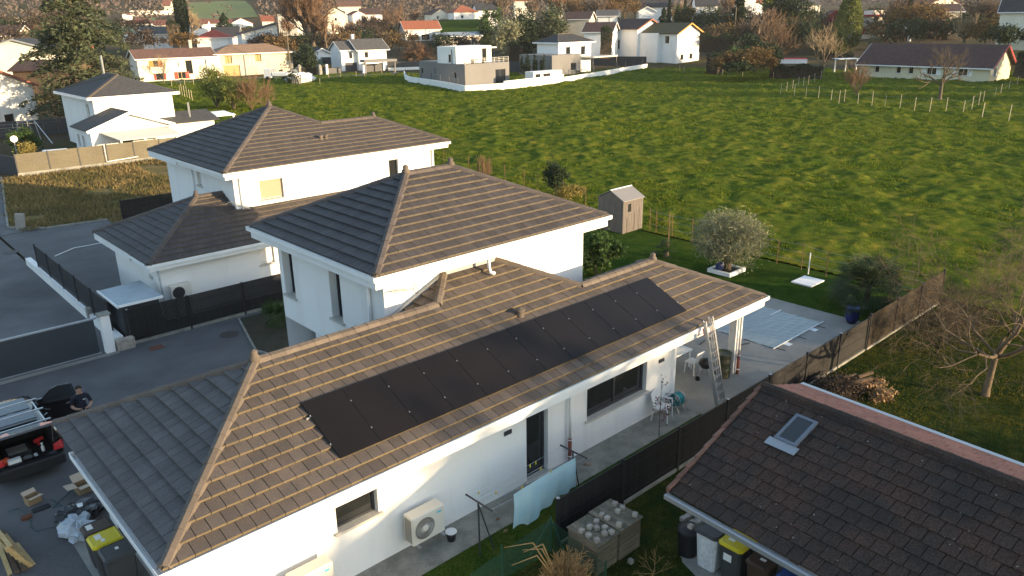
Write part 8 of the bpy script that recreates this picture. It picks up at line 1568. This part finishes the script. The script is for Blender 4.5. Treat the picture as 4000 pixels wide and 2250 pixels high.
for i, (u, v0, v1, D, r, lb) in enumerate(((2590,105,30,262,2.4,'rounded dark conifer in front of the large slate roof'),(2645,100,18,258,1.8,'narrow green conifer between two rounded ones'),(2680,102,22,252,2.7,'bushy green conifer at the end of the conifer group'),(2612,95,-10,268,1.1,'thin dark cypress behind the conifer group'),(2672,98,-5,266,1.3,'thin dark cypress next to the bushy conifer'))):
    a, h = sz(u, v0, v1, D); leafy('conifer', lb, a, h, r, 1500, 0.55, 'leaf_dark' if i != 1 else 'leaf_green', 'cone' if i != 2 else 'round', seed=20+i)
a, h = sz(3300, 215, -40, 238); leafy('tall_conifer', 'tall shaggy yellow green conifer in front of the tower house', a, h, 4.4, 7600, 0.7, 'leaf_bamboo', 'cypress', seed=10)
a, h = sz(3265, 225, 100, 226); leafy('tall_conifer', 'lower shaggy conifer at the foot of the tall one', a, h, 2.6, 2600, 0.6, 'leaf_bamboo', 'cypress', seed=11)
a, h = sz(3545, 100, -20, 262); leafy('conifer', 'dark spruce behind the red gate', a, h, 3.4, 2600, 0.7, 'leaf_dark', 'cone', seed=12)
a, h = sz(3080, 165, -30, 250); leafy('evergreen_tree', 'large dark evergreen with yellowish top left of the red boarded gable', a, h, 6.5, 6200, 0.9, 'leaf_dark', 'round', seed=13)
a, h = sz(3040, 95, -30, 262); leafy('evergreen_tree', 'yellow green tree top behind the large dark evergreen', a, h, 4.8, 3000, 0.9, 'leaf_bamboo', 'round', seed=14)
shrub('yucca', 'pale green spiky yucca at the wall of the tower house', tuple(P0(3420, 185, 236)), (2.2, 2.2, 1.6), 700, 1.2, 'leaf_olive', asp=0.1)
# bamboo clump beside the meadow
for i, (u, v, rx, rz, lb) in enumerate(((850,420,2.6,2.9,'tall feathery yellow green bamboo clump beside the stakes'),(915,428,2.5,2.4,'lower bamboo clump beside the brown thicket'))):
    p = onz(u, v); t = shrub('bamboo', lb, tuple(p), (rx, rx, rz), 5200, 0.42, 'leaf_bamboo', k=60, cr=0.34, stems=14, asp=0.22, cat='bamboo')
p = onz(985, 432); bare_tree('brown_thicket', 'brown leafless thicket of thin upright shoots beside the bamboo', tuple(p), 4.0, 0.05, 61, 'twig_red', 'twig_red', lev=5, trunk_frac=0.05, limbs=16, limb_up=1.25, spread=0.4, up=0.3, cat='shrub', twr=2.4)
p = onz(1040, 425); bare_tree('brown_thicket', 'sparse brown shoots at the edge of the meadow next to the thicket', tuple(p), 3.0, 0.04, 62, 'twig_red', 'twig_red', lev=4, trunk_frac=0.05, limbs=14, limb_up=1.25, spread=0.4, up=0.3, cat='shrub', twr=2.4)
# big bare trees
def btree(name, label, u, v0, v1, D, r, seed, tw='twig_red', lev=6, limbs=7, tf=0.15, spread=0.5, up=0.35, lu=1.1, twr=5.0, cat='tree', nch=(2, 4), base=None):
    a, h = sz(u, v0, v1, D); return bare_tree(name, label, tuple(a), h, r, seed, 'bark', tw, lev=lev, trunk_frac=tf, limbs=limbs, spread=spread, up=up, limb_up=lu, twr=twr, cat=cat, n_child=nch)
btree('great_bare_tree', 'huge dense leafless reddish brown tree behind the tan barn', 1225, 180, -35, 232, 0.55, 71, lev=6, limbs=13, tf=0.1, nch=(3, 4), spread=0.42, twr=4.5, lu=1.05)
btree('bare_tree', 'leafless tree leaning on the great brown tree', 1275, 185, 75, 228, 0.3, 72, limbs=7, lev=5)
btree('round_bare_bush', 'round reddish leafless bush in front of the orange roofed house', 1640, 240, 160, 222, 0.3, 73, limbs=14, tf=0.1, spread=0.6, lu=0.7, up=0.1, lev=5, nch=(3, 4), twr=5, tw='twig_red')
btree('birch', 'pale leafless birch beside the tall cypress', 752, 140, 55, 300, 0.28, 74, 'bark_pale', lev=5, twr=5)
btree('bare_tree', 'tall leafless tree behind the orange roofed house', 1535, 150, 40, 300, 0.3, 75, lev=5, limbs=8)
btree('bare_tree', 'wide leafless oak on the skyline of the rise', 1965, 80, -40, 320, 0.4, 76, lev=5, limbs=8, spread=0.7, up=0.15, tw='twig')
btree('pruned_tree', 'leafless pruned tree with upright shoots in front of the bungalow', 3670, 385, 190, 118, 0.22, 77, 'bark_mid', lev=5, limbs=6, tf=0.32, spread=0.7, up=0.15, lu=0.8, twr=2.0)
btree('coppice_shrub', 'fan of thin reddish upright shoots in the bungalow garden', 3345, 368, 265, 128, 0.07, 78, 'twig_red', lev=4, limbs=18, tf=0.03, spread=0.25, up=0.4, lu=1.3, twr=3.5, cat='shrub')
btree('bare_tree', 'leafless pale tree between the small outbuilding and the conifers', 3215, 270, 135, 170, 0.2, 79, 'bark_pale', lev=5, limbs=7, twr=4)
btree('bare_tree', 'leafless tree with upright twigs left of the small outbuilding', 3028, 270, 105, 172, 0.2, 80, 'twig_red', lev=5, limbs=9, twr=4)
btree('bare_tree', 'leafless tree in front of the hedge near the tall white house', 2885, 215, 160, 186, 0.12, 81, 'bark_pale', lev=4, twr=4)
btree('pollarded_tree', 'pollarded leafless tree behind the ridge of the bungalow', 3765, 165, 75, 205, 0.3, 82, 'bark_pale', lev=5, limbs=12, lu=1.0, twr=4)
btree('bare_tree', 'dark spreading leafless tree beside the steep charcoal roof', 3850, 95, 10, 225, 0.35, 83, 'twig', lev=6, limbs=9, spread=0.75, up=0.1, lu=0.7, twr=4.5, nch=(3, 4))
btree('bare_tree', 'thin leafless tree in front of the long farmhouse', 640, 325, 232, 180, 0.10, 84, 'bark_pale', lev=5, twr=3)
for i, (u, v0, v1, D) in enumerate(((2325,90,0,290),(2385,85,-20,300),(2440,80,-30,305),(2250,95,5,300),(2480,70,-10,320),(3500,110,0,262),(3600,120,10,255),(3640,130,40,250),(3460,130,20,268),(3560,120,20,250),(2960,180,60,240),(2985,190,50,232),(2930,200,70,222),(2850,70,-10,330),(1440,130,60,310),(1390,150,85,292),(1350,160,95,285),(1480,150,75,300),(1565,120,50,320),(1130,140,75,300),(1060,160,100,290),(690,175,120,270),(930,170,120,290),(140,170,95,250),(40,175,120,240),(90,190,110,236),(1240,130,50,330),(2160,70,-10,330),(2080,80,0,330),(1620,90,45,360),(3120,120,40,285),(3700,95,20,270))):
    btree('bare_tree', ('grey brown leafless tree among the village houses', 'reddish brown leafless tree among the village houses')[i % 2], u, v0, v1, D, 0.25, 300+i, ('twig', 'twig_red')[i % 2], lev=4, limbs=9, twr=9, nch=(3, 4), spread=0.5)['group'] = ('grey brown leafless trees', 'reddish brown leafless trees')[i % 2]
# hedges
def hedge(label, u0, v0, u1, v1, h, w_, D=None, z=0.0, m='leaf_dark', n=3000, leaf=0.4):
    a = onz(u0, v0, z) if D is None else atd(u0, v0, D); b = onz(u1, v1, z) if D is None else atd(u1, v1, D); t = thing('hedge', label, 'hedge', tuple(a)); L = np.linalg.norm(b-a); f = RNG.random(n); d = (b-a)/L; s = np.array([-d[1], d[0], 0]); P = a+d*(f*L)[:, None]+s*(RNG.uniform(-.5, .5, n)*w_)[:, None]; P[:, 2] += h*np.sqrt(RNG.random(n))*(1+0.12*np.sin(f*L*1.3)); V, F = quads(P, leaf*RNG.uniform(.6, 1.3, n)); fastmesh('foliage', V, F, MT[m], t, rnd=RNG.random(n))
    MB().bar(tuple(a+np.array([0,0,h*0.45])), tuple(b+np.array([0,0,h*0.45])), w_*0.75, h*0.85).build('core', MT['brush'], t); return t
hedge('clipped dark hedge behind the tall white house', 2730, 205, 2935, 212, 4.2, 2.5, D=200, n=3600)
hedge('low clipped hedge in front of the slate roofed house', 2705, 108, 2905, 112, 4.0, 2.5, D=270, n=2600, leaf=0.5)
hedge('dark hedge block at the corner of the meadow', 2780, 292, 2812, 280, 4.0, 3.0, z=0.0, n=1800)
hedge('dark hedge along the meadow below the small outbuilding', 3005, 308, 3210, 310, 2.6, 2.0, z=0.0, n=3600)
hedge('dark hedge behind the veranda', 3200, 255, 3330, 258, 3.2, 2.5, D=215, n=2200)
hedge('dark hedge behind the bungalow ridge', 3570, 150, 3700, 158, 4.0, 2.5, D=240, n=2400)
hedge('dark hedge right of the bungalow', 3960, 300, 4080, 320, 4.0, 3.0, D=165, n=2200)
hedge('long green hedge behind the black slate roof', 905, 140, 1010, 142, 3.0, 2.0, D=290, m='leaf_green', n=1600)
hedge('dark green hedge beside the pale grey roof', 662, 180, 712, 176, 6.5, 4.0, D=252, n=1800)
hedge('dark laurel hedge at the tall white house', 2345, 232, 2388, 235, 7.0, 4.0, D=195, n=2200)
hedge('dark hedge behind the taupe ground floor', 1990, 240, 2040, 245, 4.5, 3.0, D=205, n=1500)
# mixed shrubbery at the far side of the meadow
for i, (u, v, D, rx, rz, m, lb) in enumerate(((2850,285,160,3.4,2.0,'leaf_rust','rust brown shrub at the far edge of the meadow'),(2900,280,165,4.0,2.4,'leaf_green','green shrub behind the rust brown one'),(2945,285,160,4.0,2.2,'leaf_rust','wide russet shrub in the border of the meadow'),(2985,275,166,3.4,2.6,'leaf_dark','dark shrub at the end of the meadow border'),(2880,290,155,3.0,1.3,'leaf_dark','low dark ground shrub in the meadow border'),(2955,250,185,5.0,3.2,'leaf_dark','tall dark thicket behind the meadow border'),(3150,195,225,6.5,4.2,'leaf_dark','deep dark thicket below the red boarded gable'),(3060,200,226,6.0,4.0,'leaf_dark','dark thicket left of the red boarded gable'),(3510,125,250,6.5,3.4,'leaf_rust','reddish brown thicket above the red gate'),(3620,115,246,7.0,3.6,'leaf_rust','wide reddish thicket behind the bungalow'),(1040,205,240,5.0,2.6,'brush','brown undergrowth at the foot of the great brown tree'),(1430,160,285,7.0,3.0,'brush','dark undergrowth left of the orange roofed house'),(1490,145,295,6.0,3.4,'brush','brown undergrowth behind the grey roofed house'),(2420,80,300,9.0,4.5,'leaf_rust','brown copse behind the tan roofed house'),(2230,88,300,8.0,4.5,'leaf_rust','brown copse left of the tan roofed house'),(1010,175,280,6.0,2.5,'brush','brown undergrowth behind the slanting roof'),(1720,120,330,6.0,2.4,'leaf_dark','green brown bushes below the row on the green slope'),(3420,110,280,5.0,3.0,'leaf_dark','dark bushes between the tower house and the red gate'),(190,170,235,8.0,4.0,'brush','brown scrub behind the pale gabled house'),(500,150,270,8.0,3.0,'brush','brown scrub behind the cedar'))):
    p = atd(u, v, D); shrub('shrubbery', lb, tuple(p), (rx, rx*0.8, rz), 2600, 0.55, m, k=50, cr=0.34)
# round green slope between the houses, seen bright in shade
p = [atd(u, v, D) for u, v, D in ((1700,155,275),(1900,150,275),(1905,78,335),(1690,82,335))]; struct(MB().poly([tuple(q+np.array([0,0,0.4])) for q in p]).build('green_slope', MT['lawn_grass']))
# pastures on the hill
def hill_patch(name, pts, m):
    P = []; n = 14
    for i in range(n+1):
        for j in range(n+1):
            f, g = i/n, j/n; u = (pts[0][0]*(1-f)+pts[1][0]*f)*(1-g)+(pts[3][0]*(1-f)+pts[2][0]*f)*g; d_ = (pts[0][1]*(1-f)+pts[1][1]*f)*(1-g)+(pts[3][1]*(1-f)+pts[2][1]*f)*g
            q = atd(u, 75, d_); P.append((q[0], q[1], float(terr(q[0], q[1]))+0.6))
    o = MB().add(P, [(i*(n+1)+j, (i+1)*(n+1)+j, (i+1)*(n+1)+j+1, i*(n+1)+j+1) for i in range(n) for j in range(n)]).build(name, MT[m], smooth=True); struct(o)
hill_patch('pasture', ((740,480),(1010,560),(960,800),(745,720)), 'hill_field'); hill_patch('pasture', ((470,430),(600,440),(610,560),(470,540)), 'hill_field')
# ---- the wood on the hillside: one mass
n = 17000; D = np.sqrt(RNG.uniform(560**2, 1750**2, n)); uu = RNG.uniform(-400, 4200, n)
dirx = np.array([ray(u, 75) for u in uu]); hd = np.hypot(dirx[:, 0], dirx[:, 1]); x = CAM[0]+dirx[:, 0]/hd*D; y = CAM[1]+dirx[:, 1]/hd*D
keep = ~((uu > 735) & (uu < 1015) & (D < 810)) & ~((uu < 700) & (D < 640)) & ~((uu > 2300) & (D < 900)); x, y, D, uu = x[keep], y[keep], D[keep], uu[keep]
z = terr(x, y); per = 14; n = len(x); hh = RNG.uniform(8, 15, n)
P = np.repeat(np.stack([x, y, z+hh*0.5], -1), per, 0)+RNG.normal(0, 1, (n*per, 3))*np.repeat(np.stack([hh*0.20, hh*0.20, hh*0.30], -1), per, 0); V, F = quads(P, RNG.uniform(2.0, 4.4, n*per), tilt=1.6, asp=0.42); rv = np.repeat(RNG.random(n), per)
o = fastmesh('hillside_wood', V, F, MT['wood_far'], rnd=rv); tag(o, 'brown leafless wood covering the hillside', 'wood', kind='stuff')
n = 500; D = RNG.uniform(420, 900, n); uu = RNG.uniform(-200, 2600, n); dirx = np.array([ray(u, 75) for u in uu]); hd = np.hypot(dirx[:, 0], dirx[:, 1]); x = CAM[0]+dirx[:, 0]/hd*D; y = CAM[1]+dirx[:, 1]/hd*D; keep = ~((uu > 735) & (uu < 1015) & (RNG.random(n) > 0.12)); x, y = x[keep], y[keep]; n = len(x); z = terr(x, y); hh = RNG.uniform(4, 9, n); per = 26
P = np.repeat(np.stack([x, y, z+hh*0.45], -1), per, 0)+RNG.normal(0, 1, (n*per, 3))*np.repeat(np.stack([hh*0.28, hh*0.28, hh*0.26], -1), per, 0); V, F = quads(P, RNG.uniform(1.2, 2.6, n*per)); o = fastmesh('hedgerow_scrub', V, F, MT['wood_far'], rnd=np.repeat(RNG.random(n), per)); tag(o, 'scattered brown scrub and hedgerows between village and hill', 'scrub', kind='stuff')

# tall trees beyond the bungalow garden, towards the sun
for i, (x, y, h, r) in enumerate(((27.5,-50,10.6,3.0),(31.5,-51,11.2,3.1),(34.6,-50,10.6,2.6),(23.5,-49,9.0,2.8))):
    leafy('evergreen_tree', ['dense evergreen beyond the bungalow garden, second of its row', 'tall dense evergreen beyond the bungalow garden, third of its row', 'dense evergreen at the far end of the row beyond the bungalow garden', 'lowest evergreen at the start of the row beyond the bungalow garden'][i], (x, y, 0), h, r, 4200, 0.7, 'leaf_dark', 'round', seed=400+i)
for i, (x, y, h, r) in enumerate(((146,2,13,4),(156,10,14,4.5),(168,0,15,4.5),(180,8,14,4.5),(136,-8,12,4))):  # trees outside the view, added to throw shade over the far meadow
    leafy('evergreen_tree', ['broad evergreen in the fields beyond the bungalow, nearest its gable', 'taller broad evergreen next to the one by the bungalow gable', 'tallest evergreen of the group in the fields beyond the bungalow', 'farthest evergreen of the group beyond the bungalow', 'lowest evergreen of the group in the fields beyond the bungalow'][i], (x, y, 0), h, r, 3600, 0.9, 'leaf_dark', 'round', seed=440+i)
# winter shrubs filling the gardens
proto = None
gaps = ((2770,190,215),(2830,175,225),(2790,150,240),(2860,150,238),(2925,140,250),(2760,120,262),(2990,130,262),(3110,150,240),(3160,120,262),(3240,150,250),(3470,170,238),(3590,165,232),(3660,160,232),(3720,140,236),(3790,150,222),(3840,130,232),(3430,150,262),(3520,175,226),(3620,140,245),(3850,170,205),(3920,185,190),(3480,100,285),(3580,90,290),(3700,100,272),(3800,80,280),(2650,80,290),(2780,75,310),(2880,85,300),(1100,215,232),(1200,200,240),(1300,200,235),(1340,190,250),(1420,180,268),(1520,190,255),(1560,205,238),(1740,200,242),(1820,195,248),(1990,200,240),(430,170,250),(560,190,235),(720,190,240),(150,205,215),(40,215,205),(230,190,230),(100,150,260),(20,130,290))
for i, (u, v, D) in enumerate(gaps):
    p = atd(u, v, D); m = ('brush', 'leaf_rust', 'leaf_dark')[i % 3]; s_ = 0.8+0.5*((i*37) % 10)/10
    shrub('winter_shrub', ('dark brown twiggy shrub between the village houses', 'rust coloured shrub between the village houses', 'dark evergreen shrub between the village houses')[i % 3], tuple(p), (5.5*s_, 4.5*s_, 2.6*s_), 1100, 0.7, m, k=40, cr=0.36, group=('brown twiggy shrubs of the village', 'rust coloured shrubs of the village', 'evergreen shrubs of the village')[i % 3], stems=3)

# ---- the evening air over the valley
hz = MB().box((-2600, -2600, -12), (3900, 3900, 300)).build('haze', bpy.data.materials.new('haze_air')); hm = hz.data.materials[0]; hm.use_nodes = True; t_ = hm.node_tree
for n_ in list(t_.nodes): t_.nodes.remove(n_)
pv_ = t_.nodes.new('ShaderNodeVolumePrincipled'); pv_.inputs['Color'].default_value = (0.95, 0.92, 0.9, 1); pv_.inputs['Density'].default_value = 0.00011; pv_.inputs['Anisotropy'].default_value = 0.2
om_ = t_.nodes.new('ShaderNodeOutputMaterial'); t_.links.new(pv_.outputs[0], om_.inputs['Volume']); tag(hz, 'faint evening haze filling the valley', 'haze', kind='stuff')
